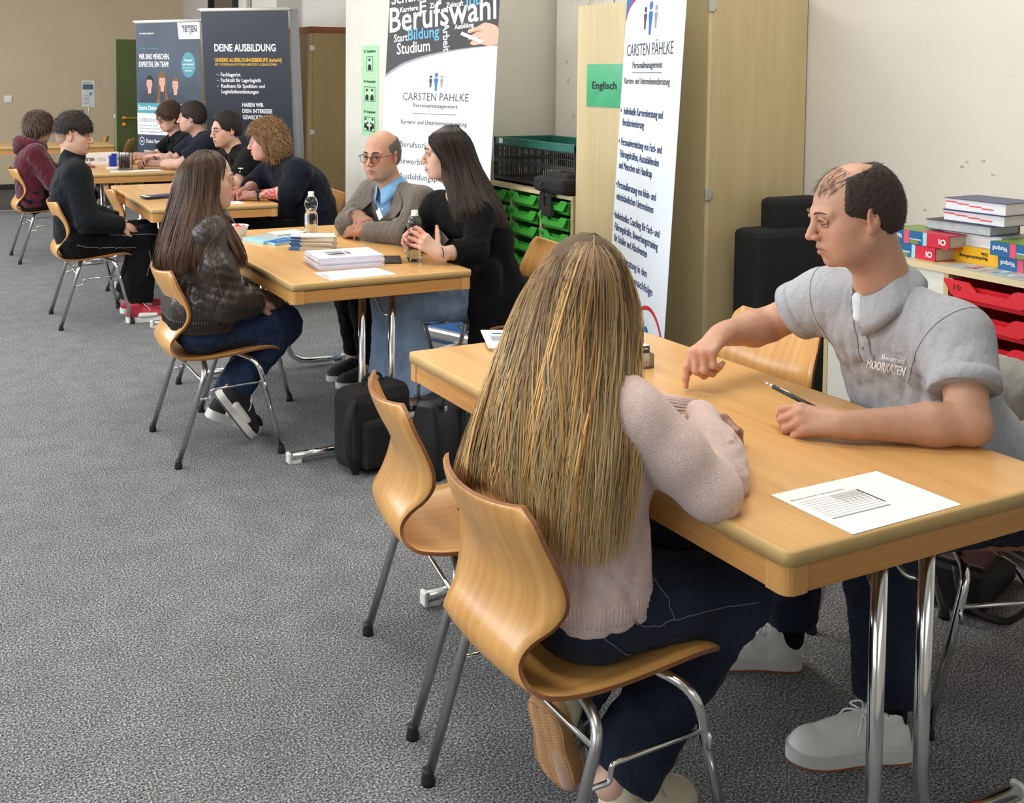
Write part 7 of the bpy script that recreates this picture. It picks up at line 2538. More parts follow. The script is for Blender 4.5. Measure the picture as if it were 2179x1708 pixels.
brows(P, H, (0.10, 0.065, 0.045), 0.8)
for y in (-1, 1):
    m = MB().tube(catmull([H.p(0.0870, 0.042 * y, -0.001), H.p(0.0925, 0.031 * y, -0.003), H.p(0.0895, 0.020 * y, -0.002)], 4), 0.0010, 5)
    mesh_obj('lash_line', np.array(m.v) - P.b, m.f, HAIRM, P.root, True, cols=np.tile((0.03, 0.02, 0.015), (len(m.v), 1)))
polo = cloth('grey_pique', srgb(168, 171, 178), 0.9, noise=0.08, scale=120, bump=0.3, bscale=750, sheen=0.08, crease=0.28, cscale=9)
S = Solid()
torso_ops(S, d, 1.03, belly=1.08)
S.cap((2.29, 1.77, 0.70), (2.29, 1.88, 0.70), 0.115, k=0.06)
S.cap(A_(2.40, 1.73, 0.58), A_(2.40, 1.87, 0.58), 0.120, k=0.06)
S.half(A_(*d['pel']) + A_(0, 0, -0.02), (0.3, 0, -1))
for s, kk in (('L', 0.60), ('R', 0.50)):
    sh, el = A_(*d['sh' + s]), A_(*d['el' + s])
    S.cap(sh, lerp(sh, el, kk), 0.070, 0.071, 0.045, cut=True)
S.cap(A_(2.165, 1.838, 1.00), H.p(-0.02, 0, -0.05), 0.064, 0.062, 0.012, True)
S.cap(A_(2.075, 1.870, 1.02), A_(2.105, 1.865, 0.955), 0.030, 0.012, 0.01, True)
fw = wsum(waves(31, 0.0018, 0.15, 5, (1, 1, 1.8), ridge=False), near_wave((2.2, 1.74, 0.82), 0.13, waves(32, 0.0045, 0.05, 4, (1.2, 1.2, 3.5))), near_wave((2.16, 1.9, 0.86), 0.12, waves(33, 0.0045, 0.045, 4, (1, 1, 3.5))),
          near_wave((2.16, 1.62, 0.87), 0.08, waves(34, 0.003, 0.05, 4, (1, 1, 2.5))))
V, F = S.mesh(0.005, disp=fw, grow=0.004)
ps = P.add('polo_shirt', V, F, polo)
VP, FP = V, F
for s, kk in (('L', 0.60), ('R', 0.50)):
    sh, el = A_(*d['sh' + s]), A_(*d['el' + s])
    ax_ = unit(el - sh); c0 = lerp(sh, el, kk)
    e1 = unit(np.cross(ax_, (0.3, 0.2, 1))); e2 = np.cross(ax_, e1)
    m = MB()
    R_ = [(0.0765, -0.030), (0.0775, -0.015), (0.0765, 0.004), (0.069, 0.004), (0.069, -0.03)]
    n = 30
    vs = [c0 + ax_ * t + r_ * (math.cos(2 * PI * k / n) * e1 + math.sin(2 * PI * k / n) * e2) for r_, t in R_ for k in range(n)]
    fs = [(j * n + k, j * n + (k + 1) % n, ((j + 1) % 5) * n + (k + 1) % n, ((j + 1) % 5) * n + k) for j in range(5) for k in range(n)]
    m.add(vs, fs, 0, True)
    P.mb('sleeve_band', m, [polo], ps)
collar(P, 'collar', A_(2.150, 1.838, 1.018), unit(A_(-0.48, 0.05, 0.88)), (-0.92, 0.30, -0.1), polo, r0=0.066, r1=0.096, h=0.050, drop=0.055, gap=0.28, parent=ps)
S = Solid(); S.cap((2.118, 1.858, 0.985), (2.105, 1.864, 0.955), 0.040, 0.02, 0.01)
V, F = S.mesh(0.005); P.add('undershirt', V, F, plain('white_tshirt', srgb(214, 226, 232), 0.9))
pk = MB()
for line in ([(2.085, 1.875, 0.965), (2.11, 1.87, 0.90), (2.13, 1.865, 0.85)], [(2.09, 1.845, 0.965), (2.115, 1.84, 0.90), (2.135, 1.838, 0.85)], [(2.13, 1.87, 0.85), (2.135, 1.838, 0.85)]):
    pk.tube(drape(VP, FP, dens(line)), 0.0012, 5)
for q in ((2.10, 1.858, 0.935), (2.12, 1.855, 0.885)):
    o_ = drape(VP, FP, [q], 0.001)[0]
    pk.lathe([(0.0055, 0), (0.0055, 0.002), (0.003, 0.0025)], o_, 12, axis=Vector((-0.85, -0.2, 0.35)).to_track_quat('Z', 'Y').to_matrix())
P.mb('button_placket', pk, [plain('polo_trim', srgb(140, 142, 148), 0.7)], ps)
bvh = BVHTree.FromPolygons([Vector(v) for v in VP], [tuple(f) for f in FP])
sm = MB()
shL, shR = A_(*d['shL']), A_(*d['shR'])
for s, el in ((shL, A_(*d['elL'])), (shR, A_(*d['elR']))):
    inn = unit(0.5 * (shL + shR) - s); ax_ = unit(el - s); nn = unit(ax_ - 1.1 * inn)
    e1 = unit(np.cross(nn, (0.2, 0.3, 1))); e2 = np.cross(nn, e1)
    c0 = s + 0.018 * inn + 0.012 * ax_
    pts = []
    for a in np.linspace(0, 2 * PI, 49):
        dd = math.cos(a) * e1 + math.sin(a) * e2
        hit = bvh.ray_cast(Vector(c0 + dd * 0.2), Vector(-dd), 0.2)
        if hit[0] is not None: pts.append(np.array(hit[0]) + dd * 0.0006)
    run = []
    for q in pts:
        if run and np.linalg.norm(q - run[-1]) > 0.03:
            if len(run) > 3: sm.tube(run, 0.0007, 5)
            run = []
        run.append(q)
    if len(run) > 3: sm.tube(run, 0.0007, 5)
P.mb('armhole_seam', sm, [plain('polo_seam', srgb(104, 106, 112), 0.8)], ps)


def press_text(P, s, at, right, up, h, w, mat, bvh, parent, off=0.0022, bold=0.0):
    right, up = unit(right), unit(up)
    N = np.cross(right, up)
    pn = Panel(A_(*at), right, up, N)
    pn.text(s, 0, 0, h, 0, w=w, bold=bold)
    vs = []
    for q in pn.mb.v:
        hit = bvh.ray_cast(Vector(np.array(q) + N * 0.15), Vector(-N), 0.4)
        vs.append(np.array(hit[0]) + N * off if hit[0] is not None else np.array(q))
    pn.mb.v = vs
    P.mb('lettering', pn.mb, [mat], parent)


press_text(P, 'MOORKATEN', (2.098, 1.838, 0.835), (0.63, -0.75, -0.13), (0.30, 0.05, 0.95), 0.020, 0.082, M['ink_white'], bvh, ps, bold=0.0012)
press_text(P, 'Belomed', (2.118, 1.812, 0.860), (0.63, -0.75, -0.13), (0.30, 0.05, 0.95), 0.011, 0.048, M['ink_white'], bvh, ps, bold=0.0006)
trousers(P, d, denim_dark, 1.05, rs=(0.100, 0.078, 0.072, 0.066), seed=35, upto=0.92)
for s in 'LR':
    S = Solid()
    S.cap(lerp(d['kn' + s], d['an' + s], 0.75), A_(*d['an' + s]) + A_(0, 0, -0.02), 0.046, 0.042, 0.01)
    V, F = S.mesh(0.006); P.add('sock', V, F, blk)
wl = plain('white_leather', srgb(226, 226, 224), 0.45, noise=0.03)
gs = plain('gum_sole', srgb(150, 84, 52), 0.6)
ws = plain('white_midsole', srgb(214, 214, 212), 0.6)
shoe(P, (2.095, 2.015, 0), (-0.86, 0.50, 0), 0.29, 0.105, wl, ws, laces=plain('white_lace', srgb(236, 236, 238), 0.8), tread=gs, sole_h=0.032)
shoe(P, (2.045, 1.640, 0), (-0.93, 0.36, 0), 0.29, 0.108, wl, ws, laces=plain('white_lace', srgb(236, 236, 238), 0.8), tread=gs, sole_h=0.032)
HB = (0.045, 0.031, 0.025)


def top_bald(S):
    S.ell(H.p(0.020, 0, 0.126), (0.094, 0.060, 0.050), H.R, 0.010, True)
    S.ell(H.p(0.080, 0, 0.085), (0.068, 0.085, 0.062), H.R, 0.010, True)
    for y in (-1, 1):
        S.ell(H.p(0.085, 0.062 * y, 0.060), (0.045, 0.040, 0.052), H.R, 0.010, True)


cap_hair(P, H, HB, 61, thick=0.006, front=0.045, low=-0.03, side_low=0.0, n=11000, length=0.011, nape=-0.052, h=0.003, width=0.0006, forehead=0.085, lift=0.05, sub=top_bald,
         flow=lambda L: np.stack([-0.75 + 0 * L[:, 0], 0.0 * L[:, 1], -0.6 + 0 * L[:, 2]], 1), droop=0.05)
S = Solid(); S.ell(H.p(-0.012, 0, 0.033), np.array((0.099, 0.077, 0.087)), H.R)
V, F = S.mesh(0.005)
short_locks(P, V, F, H, 520, 63, 0.022, (0.075, 0.05, 0.038), lambda L: np.stack([0.8 + 0 * L[:, 0], 0.25 * np.sign(L[:, 1]), 0.0 * L[:, 2]], 1), 0.14, 0.00045, mask=lambda L: (L[:, 2] > 0.075) & (L[:, 0] > 0.00) & (np.abs(L[:, 1]) < 0.055) & (L[:, 0] < 0.080), name='thin_top_hair', droop=0.05)

c0 = A_(1.843, 1.782, 0.797)
t = thing('ballpoint_pen', 'black ballpoint pen with silver tip held in the fist of the polo man', 'pen', tuple(c0))
dr_ = unit(A_(-0.02, 0.105, 0.022))
pn = MB().tube([dr_ * -0.05, dr_ * 0.085], 0.0055, 12).tube([dr_ * 0.085, dr_ * 0.094], [0.0055, 0.004], 12, mi=1).tube([dr_ * 0.094, dr_ * 0.108], 0.0022, 8, mi=1)
pn.tube([dr_ * 0.083 + A_(0, -.006, .004), dr_ * 0.05 + A_(0, -.0075, .004), dr_ * 0.042 + A_(0, -.006, .003)], 0.0013, 6, mi=1)
pn.build('barrel', [M['glide'], M['chrome']], t)

t = thing('jacket', 'grey wool jacket hanging over the chair of the polo man', 'jacket', (2.63, 1.79, 0.45))
S = Solid()
S.cap((2.61, 1.62, 0.735), (2.655, 1.98, 0.735), 0.055, 0.055, 0.04)
S.cap((2.62, 1.60, 0.70), (2.62, 1.60, 0.45), 0.07, 0.085, 0.05)
S.cap((2.66, 1.97, 0.70), (2.67, 1.97, 0.45), 0.06, 0.08, 0.05)
S.cap((2.655, 1.79, 0.70), (2.68, 1.79, 0.42), 0.06, 0.085, 0.05)
V, F = S.mesh(0.008, disp=waves(37, 0.005, 0.10, 5, (1, 1, 2)))
mesh_obj('cloth', V - A_(2.63, 1.79, 0.45), F, cloth('grey_wool', srgb(140, 139, 132), 0.95, noise=0.08, bump=0.4, bscale=400, sheen=0.3), t, True)

# =====================================================================================  3  woman in the brown leather jacket
leather = cloth('brown_leather', srgb(43, 33, 28), 0.36, noise=0.3, scale=7, bump=0.05, bscale=300, spec=0.5, crease=0.6, cscale=7)
d = dict(pel=(1.085, 4.310, 0.515), chest=(1.110, 4.315, 0.78), neck=(1.125, 4.315, 0.975), hipL=(1.12, 4.39, 0.505), hipR=(1.115, 4.235, 0.505),
         shL=(1.135, 4.465, 0.895), shR=(1.085, 4.150, 0.895), elR=(1.140, 4.090, 0.635), elL=(1.17, 4.53, 0.66), wrR=(1.285, 4.165, 0.600), wrL=(1.32, 4.37, 0.60),
         knL=(1.43, 4.40, 0.485), knR=(1.415, 4.215, 0.490), anL=(1.20, 4.33, 0.15), anR=(1.185, 4.215, 0.225), toeL=(1.30, 4.33, 0.03), toeR=(1.275, 4.21, 0.05))
d['H'] = H = Frame((1.128, 4.305, 1.100), (0.972, -0.22, -0.03))
d['hdR'] = dict(d=(0.75, 0.45, -0.1), back=(0.2, -0.5, 0.8), curl=(0.5, 0.7, 0.4), sc=0.92)
d['hdL'] = dict(d=(0.75, -0.45, -0.1), back=(0.2, 0.3, 0.9), curl=(0.5, 0.7, 0.4), sc=0.92)
P = Person('woman with long dark brown hair in a brown leather jacket and jeans', d['pel'])
make_body(P, d, FAIR, LIP, head_fine=0.0036, hands_fine=0.0045)
eyes(P, H, (0.07, 0.04, 0.02)); brows(P, H, (0.05, 0.03, 0.02), 0.7)
S = Solid()
torso_ops(S, d, 1.10, sh_r=0.066)
S.cap((1.09, 4.24, 0.60), (1.09, 4.38, 0.60), 0.145, k=0.05)
S.cap((1.09, 4.25, 0.545), (1.09, 4.37, 0.545), 0.122, k=0.03)
S.half((1.09, 4.3, 0.505), (0.02, 0, -1))
for s in 'LR':
    sh, el, wr = (A_(*d[q + s]) for q in ('sh', 'el', 'wr'))
    S.cap(sh, lerp(sh, el, .5), 0.068, 0.076, 0.05); S.cap(lerp(sh, el, .5), el, 0.076, 0.068, 0.04)
    S.cap(el, lerp(el, wr, 0.8), 0.070, 0.060, 0.03); S.cap(lerp(el, wr, 0.75), wr, 0.050, 0.040, 0.01, cut=True)
S.cap((1.115, 4.31, 0.96), H.p(-0.02, 0, -0.05), 0.06, 0.066, 0.012, True)
fw = wsum(waves(41, 0.0022, 0.18, 4, ridge=False), near_wave((1.13, 4.1, 0.66), 0.12, waves(42, 0.0045, 0.07, 3, (3, 3, 1))), near_wave((1.08, 4.2, 0.60), 0.13, waves(43, 0.005, 0.08, 3, (1, 1, 3))), near_wave((1.23, 4.15, 0.62), 0.09, waves(44, 0.004, 0.06, 3)))
V, F = S.mesh(0.006, disp=fw)
jk = P.add('leather_jacket', V, F, leather)
hb = MB()
bvs = BVHTree.FromPolygons([Vector(v) for v in V], [tuple(f) for f in F])
for k in range(120):
    t_ = 2 * PI * k / 120
    run = []
    for z_ in (0.560, 0.545, 0.530, 0.513):
        dd = A_(math.cos(t_), math.sin(t_), 0.0)
        hit = bvs.ray_cast(Vector(A_(1.09, 4.31, z_) + dd * 0.35), Vector(-dd), 0.35)
        if hit[0] is not None and np.hypot(hit[0][0] - 1.09, hit[0][1] - 4.31) < 0.23: run.append(np.array(hit[0]) - dd * 0.001)
    if len(run) > 2: hb.tube(run, 0.0038, 5)
P.mb('gathered_waistband', hb, [leather], jk)
sm = MB()
sm.tube(drape(V, F, dens([(1.05, 4.02, 0.86), (1.06, 4.0, 0.80), (1.07, 3.98, 0.74), (1.09, 3.97, 0.68), (1.11, 3.97, 0.62)])), 0.0016, 5)
sm.tube(drape(V, F, dens([(1.16, 4.10, 0.95), (1.08, 4.03, 0.90), (1.00, 4.05, 0.82), (0.98, 4.08, 0.74)])), 0.0016, 5)
P.mb('stitched_seam', sm, [plain('leather_seam', srgb(92, 76, 62), 0.6)], jk)
collar(P, 'collar', A_(1.120, 4.313, 0.965), (0.05, 0, 1), (1, 0.2, 0), leather, r0=0.070, r1=0.105, h=0.035, drop=0.04, gap=0.5, parent=jk)
trousers(P, d, denim_blue, 0.98, rs=(0.090, 0.074, 0.066, 0.072), seed=45, upto=0.90, h=0.0065)
sm = MB()
P.mb('back_pocket_paper', MB().add(drape(V, F, [(0.985, 4.20, 0.515), (1.0, 4.185, 0.475), (1.04, 4.17, 0.485), (1.03, 4.185, 0.525)], 0.004), [(0, 1, 2, 3)]), [M['paper']])
cvs = plain('black_canvas', srgb(30, 30, 34), 0.85, noise=0.1)
wr_ = plain('white_rubber', srgb(216, 214, 208), 0.55)
shoe(P, (1.120, 4.200, 0.235), (0.135, 0.010, -0.185), 0.265, 0.100, cvs, wr_, up=(0.75, -0.15, 0.55), laces=wr_, tread=plain('grey_tread', srgb(86, 84, 82), 0.7), side_patch=wr_, sole_h=0.034)
shoe(P, (1.115, 4.330, 0.110), (0.22, 0.0, -0.10), 0.265, 0.100, cvs, wr_, up=(0.42, 0, 0.9), laces=wr_, side_patch=wr_, sole_h=0.034)
G3 = [
    [(1.150, 4.315, 1.222), (1.180, 4.258, 1.185), (1.166, 4.243, 1.110), (1.140, 4.225, 1.017), (1.165, 4.190, 0.904), (1.205, 4.180, 0.815), (1.222, 4.180, 0.765)],
    [(1.122, 4.312, 1.224), (1.135, 4.232, 1.182), (1.122, 4.215, 1.096), (1.105, 4.185, 1.002), (1.115, 4.125, 0.892), (1.15, 4.105, 0.815), (1.175, 4.11, 0.765)],
    [(1.110, 4.310, 1.224), (1.099, 4.218, 1.180), (1.094, 4.195, 1.088), (1.074, 4.155, 0.989), (1.066, 4.095, 0.899), (1.063, 4.070, 0.834), (1.072, 4.070, 0.785)],
    [(1.104, 4.310, 1.224), (1.057, 4.218, 1.182), (1.042, 4.200, 1.079), (1.014, 4.160, 0.971), (0.990, 4.130, 0.871), (0.975, 4.130, 0.806), (0.970, 4.130, 0.749)],
    [(1.102, 4.310, 1.224), (1.024, 4.240, 1.172), (1.004, 4.230, 1.068), (0.972, 4.230, 0.957), (0.945, 4.230, 0.855), (0.932, 4.220, 0.792), (0.950, 4.220, 0.735)],
    [(1.100, 4.310, 1.224), (1.010, 4.290, 1.155), (0.982, 4.290, 1.036), (0.952, 4.310, 0.921), (0.930, 4.320, 0.814), (0.925, 4.310, 0.760), (0.945, 4.300, 0.715)],
    [(1.100, 4.312, 1.224), (1.012, 4.350, 1.141), (0.985, 4.370, 1.018), (0.955, 4.410, 0.898), (0.935, 4.430, 0.799), (0.928, 4.430, 0.751), (0.945, 4.420, 0.706)],
    [(1.105, 4.315, 1.224), (1.055, 4.408, 1.160), (1.040, 4.430, 1.030), (1.010, 4.470, 0.91), (0.990, 4.490, 0.82), (0.985, 4.490, 0.76), (0.990, 4.480, 0.72)]]
G3[0] = G3[0][:4] + [(1.185, 4.120, 0.905), (1.218, 4.072, 0.82), (1.232, 4.068, 0.755)]
G3 = [[(1.185, 4.285, 1.192)] + g for g in G3]
lining(P, G3, (1.10, 4.31, 0.9), 0.020, (0.012, 0.008, 0.006), (0.03, 0.018, 0.012))
long_hair(P, G3, 4200, 18, 15, 0.0026, dark_hair((0.034, 0.019, 0.012), (0.095, 0.046, 0.024), 0.5), depth=0.022, jit=0.010, center=(1.10, 4.31, 0.9), clump=0.6, lenvar=0.22)
t = thing('leather_folder', 'brown folded leather pouch held on the lap of the leather jacket woman', 'pouch', (1.36, 4.24, 0.575), 0.2)
MB().box((0, 0, 0.02), (0.17, 0.12, 0.012), rot=Euler((0.35, 0.35, 0)).to_matrix(), bev=0.003).box((0.0, 0.0, 0.033), (0.165, 0.115, 0.010), rot=Euler((0.35, 0.42, 0)).to_matrix(), bev=0.003).build('cover', [plain('tan_brown_leather', srgb(92, 70, 52), 0.45)], t)

# =====================================================================================  4  bald man in the taupe blazer
taupe = cloth('taupe_wool', srgb(104, 97, 90), 0.9, noise=0.08, scale=80, bump=0.2, bscale=700, sheen=0.2)
sky = cloth('blue_shirt', srgb(122, 172, 214), 0.8, noise=0.03, bump=0.1)
d = dict(pel=(2.42, 4.80, 0.52), chest=(2.265, 4.790, 0.80), neck=(2.170, 4.785, 0.985), hipL=(2.40, 4.72, 0.505), hipR=(2.40, 4.89, 0.505),
         shL=(2.255, 4.600, 0.925), shR=(2.145, 4.975, 0.935), elL=(2.135, 4.560, 0.785), elR=(2.010, 4.965, 0.785), wrL=(1.985, 4.755, 0.778), wrR=(2.020, 4.850, 0.838),
         knL=(2.00, 4.76, 0.52), knR=(2.00, 4.96, 0.52), anL=(2.08, 4.80, 0.10), anR=(2.08, 4.98, 0.10), toeL=(1.98, 4.80, 0.03), toeR=(1.98, 4.98, 0.03))
d['H'] = H = Frame((2.112, 4.780, 1.140), (-0.84, -0.52, -0.08))
d['hdL'] = dict(d=(-0.25, 0.95, -0.08), back=(-0.55, -0.1, 0.8), side=-1, curl=(0.45, 0.7, 0.4))
d['hdR'] = dict(d=(-0.02, -0.90, -0.22), back=(-0.50, -0.15, 0.85), side=-1, curl=(0.30, 0.45, 0.25), thumb=(0.5, 0.2, 0.2), spread=0.10)
P = Person('bald man with round glasses and grey beard in a taupe blazer', d['pel'])
make_body(P, d, (0.52, 0.28, 0.19), (0.40, 0.18, 0.15), stubble=((0.34, 0.30, 0.28), 0.8), head_fine=0.003, hands_fine=0.0036, nose=1.0)
eyes(P, H, (0.06, 0.04, 0.03), look=(0.25, -0.05)); brows(P, H, (0.06, 0.045, 0.04), 1.25)
spectacles(P, H, plain('dark_wire', srgb(42, 40, 40), 0.35, metal=0.5), 0.0225, 0.0205)
S = Solid(); torso_ops(S, d, 1.0); S.half((2.3, 4.8, 0.56), (0.3, 0, -1))
S.cap(A_(2.17, 4.785, 0.97), H.p(-0.02, 0, -0.05), 0.058, 0.06, 0.010, True)
V, F = S.mesh(0.009); sh_ = P.add('shirt', V, F, sky)
collar(P, 'shirt_collar', A_(2.165, 4.783, 0.975), unit(A_(-0.35, 0, 0.9)), (-0.95, -0.1, -0.1), sky, r0=0.062, r1=0.088, h=0.048, drop=0.05, gap=0.30, parent=sh_)
S = Solid(); torso_ops(S, d, 1.10, sh_r=0.062)
S.cap((2.42, 4.72, 0.50), (2.42, 4.88, 0.50), 0.125, k=0.05)
S.half((2.4, 4.8, 0.44), (0.2, 0, -1))
for s in 'LR':
    sh, el, wr = (A_(*d[q + s]) for q in ('sh', 'el', 'wr'))
    S.cap(sh, el, 0.072, 0.058, 0.04); S.cap(el, lerp(el, wr, 0.86), 0.057, 0.046, 0.03, cut=True)
# opening down the front: a wedge along the breastbone
S.cap((2.085, 4.775, 1.02), (2.13, 4.775, 0.70), 0.085, 0.030, 0.006, True)
S.cap(A_(2.17, 4.785, 0.97), H.p(-0.02, 0, -0.05), 0.066, 0.07, 0.010, True)
V, F = S.mesh(0.007, disp=wsum(waves(51, 0.0022, 0.14, 5, ridge=False), near_wave((2.15, 4.6, 0.84), 0.11, waves(52, 0.005, 0.05, 4, (1, 1, 1.5))), near_wave((2.06, 4.95, 0.82), 0.10, waves(53, 0.005, 0.05, 4))))
jk = P.add('blazer', V, F, taupe)
bl = BVHTree.FromPolygons([Vector(v) for v in V], [tuple(f) for f in F])


def lapel(P, pts_in, pts_out, mat, parent, bvh, off=0.004):
    a, b = catmull(pts_in, 5), catmull(pts_out, 5)
    vs, fs = [], []
    for p, q in zip(a, b):
        for r in (p, lerp(p, q, 0.5), q):
            loc, nor, i, dist = bvh.find_nearest(Vector(r))
            vs.append(np.array(loc) + np.array(nor) * off)
    n = len(a)
    for i in range(n - 1):
        for k in range(2):
            fs.append((i * 3 + k, i * 3 + k + 1, i * 3 + k + 4, i * 3 + k + 3))
    m = MB().add(vs, fs, 0, True).add([v - unit(v - np.array((2.3, v[1], v[2]))) * 0.003 for v in vs], [f[::-1] for f in fs], 0, True)
    P.mb('lapel', m, [mat], parent)


lapel(P, [(2.11, 4.70, 0.99), (2.08, 4.715, 0.90), (2.10, 4.735, 0.80), (2.12, 4.75, 0.72)], [(2.13, 4.655, 0.98), (2.10, 4.63, 0.91), (2.11, 4.67, 0.81), (2.125, 4.73, 0.71)], taupe, jk, bl)
lapel(P, [(2.08, 4.86, 0.99), (2.05, 4.845, 0.90), (2.08, 4.825, 0.80), (2.11, 4.80, 0.72)], [(2.08, 4.91, 0.98), (2.03, 4.925, 0.91), (2.06, 4.88, 0.81), (2.11, 4.82, 0.71)], taupe, jk, bl)
P.mb('name_badge', MB().add([A_(2.055, 4.715, 0.875), A_(2.055, 4.675, 0.835), A_(2.06, 4.645, 0.855), A_(2.06, 4.685, 0.895)], [(0, 1, 2, 3)]).add([A_(2.057, 4.715, 0.875), A_(2.057, 4.675, 0.835), A_(2.062, 4.645, 0.855), A_(2.062, 4.685, 0.895)], [(3, 2, 1, 0)]), [M['paper']], jk)
bt = MB()
for z_ in (0.93, 0.875, 0.82): bt.lathe([(0.005, 0), (0.005, 0.002)], (2.118, 4.777, z_), 10, axis=Matrix.Rotation(-PI / 2, 3, 'Y'))
P.mb('shirt_buttons', bt, [M['paper']], sh_)
trousers(P, d, blk, 1.0, rs=(0.095, 0.075, 0.07, 0.068), seed=55, h=0.011, upto=0.93)
dk = plain('dark_suede', srgb(40, 42, 44), 0.8)
shoe(P, (2.17, 4.80, 0), (-1, 0.1, 0), 0.28, 0.10, dk, wr_, laces=dk); shoe(P, (2.17, 4.98, 0), (-1, -0.1, 0), 0.28, 0.10, dk, wr_, laces=dk)
cap_hair(P, H, (0.17, 0.145, 0.125), 71, thick=0.003, front=0.03, side_low=0.0, n=3500, length=0.010, nape=-0.055, h=0.0032, width=0.0007, forehead=0.10, lift=0.04,
         sub=lambda S: S.ell(H.p(0.030, 0, 0.105), (0.125, 0.080, 0.085), H.R, 0.008, True), flow=lambda L: np.stack([-0.7 + 0 * L[:, 0], 0 * L[:, 1], -0.7 + 0 * L[:, 2]], 1), droop=0.05)

# =====================================================================================  5  woman in the long black blazer
d = dict(pel=(2.47, 4.270, 0.515), chest=(2.395, 4.275, 0.79), neck=(2.300, 4.295, 0.990), hipL=(2.44, 4.19, 0.505), hipR=(2.44, 4.35, 0.505),
         shL=(2.300, 4.125, 0.915), shR=(2.265, 4.460, 0.925), elL=(2.225, 4.030, 0.775), elR=(2.16, 4.480, 0.785), wrL=(2.040, 4.010, 0.780), wrR=(2.035, 4.250, 0.830),
         knL=(1.955, 4.225, 0.530), knR=(1.975, 4.385, 0.530), anL=(2.045, 4.195, 0.115), anR=(1.995, 4.38, 0.115), toeL=(1.94, 4.22, 0.03), toeR=(1.89, 4.40, 0.03))
d['H'] = H = Frame((2.225, 4.300, 1.180), (-0.91, 0.36, -0.04))
d['hdL'] = dict(d=(-0.72, 0.30, 0.60), back=(-0.20, -0.90, 0.20), side=-1, curl=(0.35, 0.55, 0.35), sc=0.95, thumb=(0.8, 0.15, 0.1), spread=0.12)
d['hdR'] = dict(d=(-0.62, -0.60, 0.10), back=(-0.65, 0.55, 0.5), side=-1, curl=(0.35, 0.55, 0.4), sc=0.95, spread=0.10)
P = Person('smiling woman with long dark hair in a black blazer and pale jeans, holding a bottle', d['pel'])
make_body(P, d, PALE, (0.48, 0.15, 0.15), head_fine=0.003, hands_fine=0.0034, nose=0.95, slim=0.96)
eyes(P, H, (0.05, 0.03, 0.02)); brows(P, H, (0.02, 0.013, 0.01), 0.8)
sm = MB().tube(catmull([H.p(0.0985, -0.018, -0.064), H.p(0.1045, 0, -0.0672), H.p(0.0985, 0.018, -0.064)], 4), 0.0026, 6)
P.mb('teeth', sm, [M['paper']])
bk_ = cloth('black_blazer', srgb(11, 11, 12), 0.9, noise=0.1, bump=0.12, bscale=700, sheen=0.02)
S = Solid(); torso_ops(S, d, 1.02, sh_r=0.060)
S.cap((2.46, 4.20, 0.52), (2.46, 4.34, 0.52), 0.13, k=0.05)
S.cap((2.50, 4.11, 0.52), (2.47, 4.08, 0.33), 0.07, 0.06, 0.06); S.cap((2.62, 4.12, 0.50), (2.64, 4.09, 0.31), 0.06, 0.06, 0.06); S.cap((2.40, 4.10, 0.52), (2.36, 4.08, 0.33), 0.055, 0.05, 0.05); S.cap((2.32, 4.12, 0.60), (2.27, 4.085, 0.33), 0.05, 0.045, 0.06); S.cap((2.33, 4.10, 0.66), (2.30, 4.10, 0.5), 0.06, 0.05, 0.05)
S.cap((2.60, 4.25, 0.52), (2.62, 4.30, 0.46), 0.08, 0.08, 0.05)
S.half((2.45, 4.2, 0.290), (0, 0, -1))
for s in 'LR':
    sh, el, wr = (A_(*d[q + s]) for q in ('sh', 'el', 'wr'))
    S.cap(sh, el, 0.066, 0.056, 0.04); S.cap(el, lerp(el, wr, 0.62), 0.055, 0.052, 0.03, cut=True)
S.cap(A_(2.30, 4.295, 0.97), H.p(-0.02, 0, -0.05), 0.058, 0.062, 0.010, True)
V, F = S.mesh(0.007, disp=wsum(waves(61, 0.002, 0.14, 5, ridge=False), near_wave((2.22, 4.05, 0.80), 0.10, waves(62, 0.004, 0.05, 4))))
jk = P.add('blazer', V, F, bk_)
el, wr = A_(*d['elL']), A_(*d['wrL']); ax_ = unit(wr - el); c0 = lerp(el, wr, 0.56); e1 = unit(np.cross(ax_, (0, 0, 1))); e2 = np.cross(ax_, e1)
cf = MB().tube([c0 - ax_ * 0.02, c0 + ax_ * 0.018], 0.0565, 24, caps=False); P.mb('turned_cuff', cf, [bk_], jk)
c0 = wr - ax_ * 0.004
P.mb('bracelet', MB().tube([c0 + 0.031 * (math.cos(a) * e1 + math.sin(a) * e2) for a in np.linspace(0, 2 * PI, 25)], 0.0018, 6, caps=False), [M['black_rubber']])
S = Solid()
lh = unit(A_(*d['hipL']) - A_(*d['hipR']))
S.cap((2.46, 4.20, 0.515), (2.46, 4.34, 0.515), 0.116, k=0.05)
for s in 'LR':
    hp, kn, an = (A_(*d[q + s]) for q in ('hip', 'kn', 'an'))
    S.cap(hp, kn, 0.092, 0.076, 0.03); S.cap(kn, lerp(kn, an, 0.4), 0.076, 0.078, 0.03); S.cap(lerp(kn, an, 0.4), lerp(kn, an, 0.92), 0.078, 0.112, 0.02, cut=True)
V, F = S.mesh(0.007, disp=wsum(waves(63, 0.002, 0.10, 5), near_wave((1.97, 4.2, 0.5), 0.10, waves(64, 0.005, 0.05, 4))))
jn = P.add('wide_jeans', V, F, denim_light)
hm = MB()
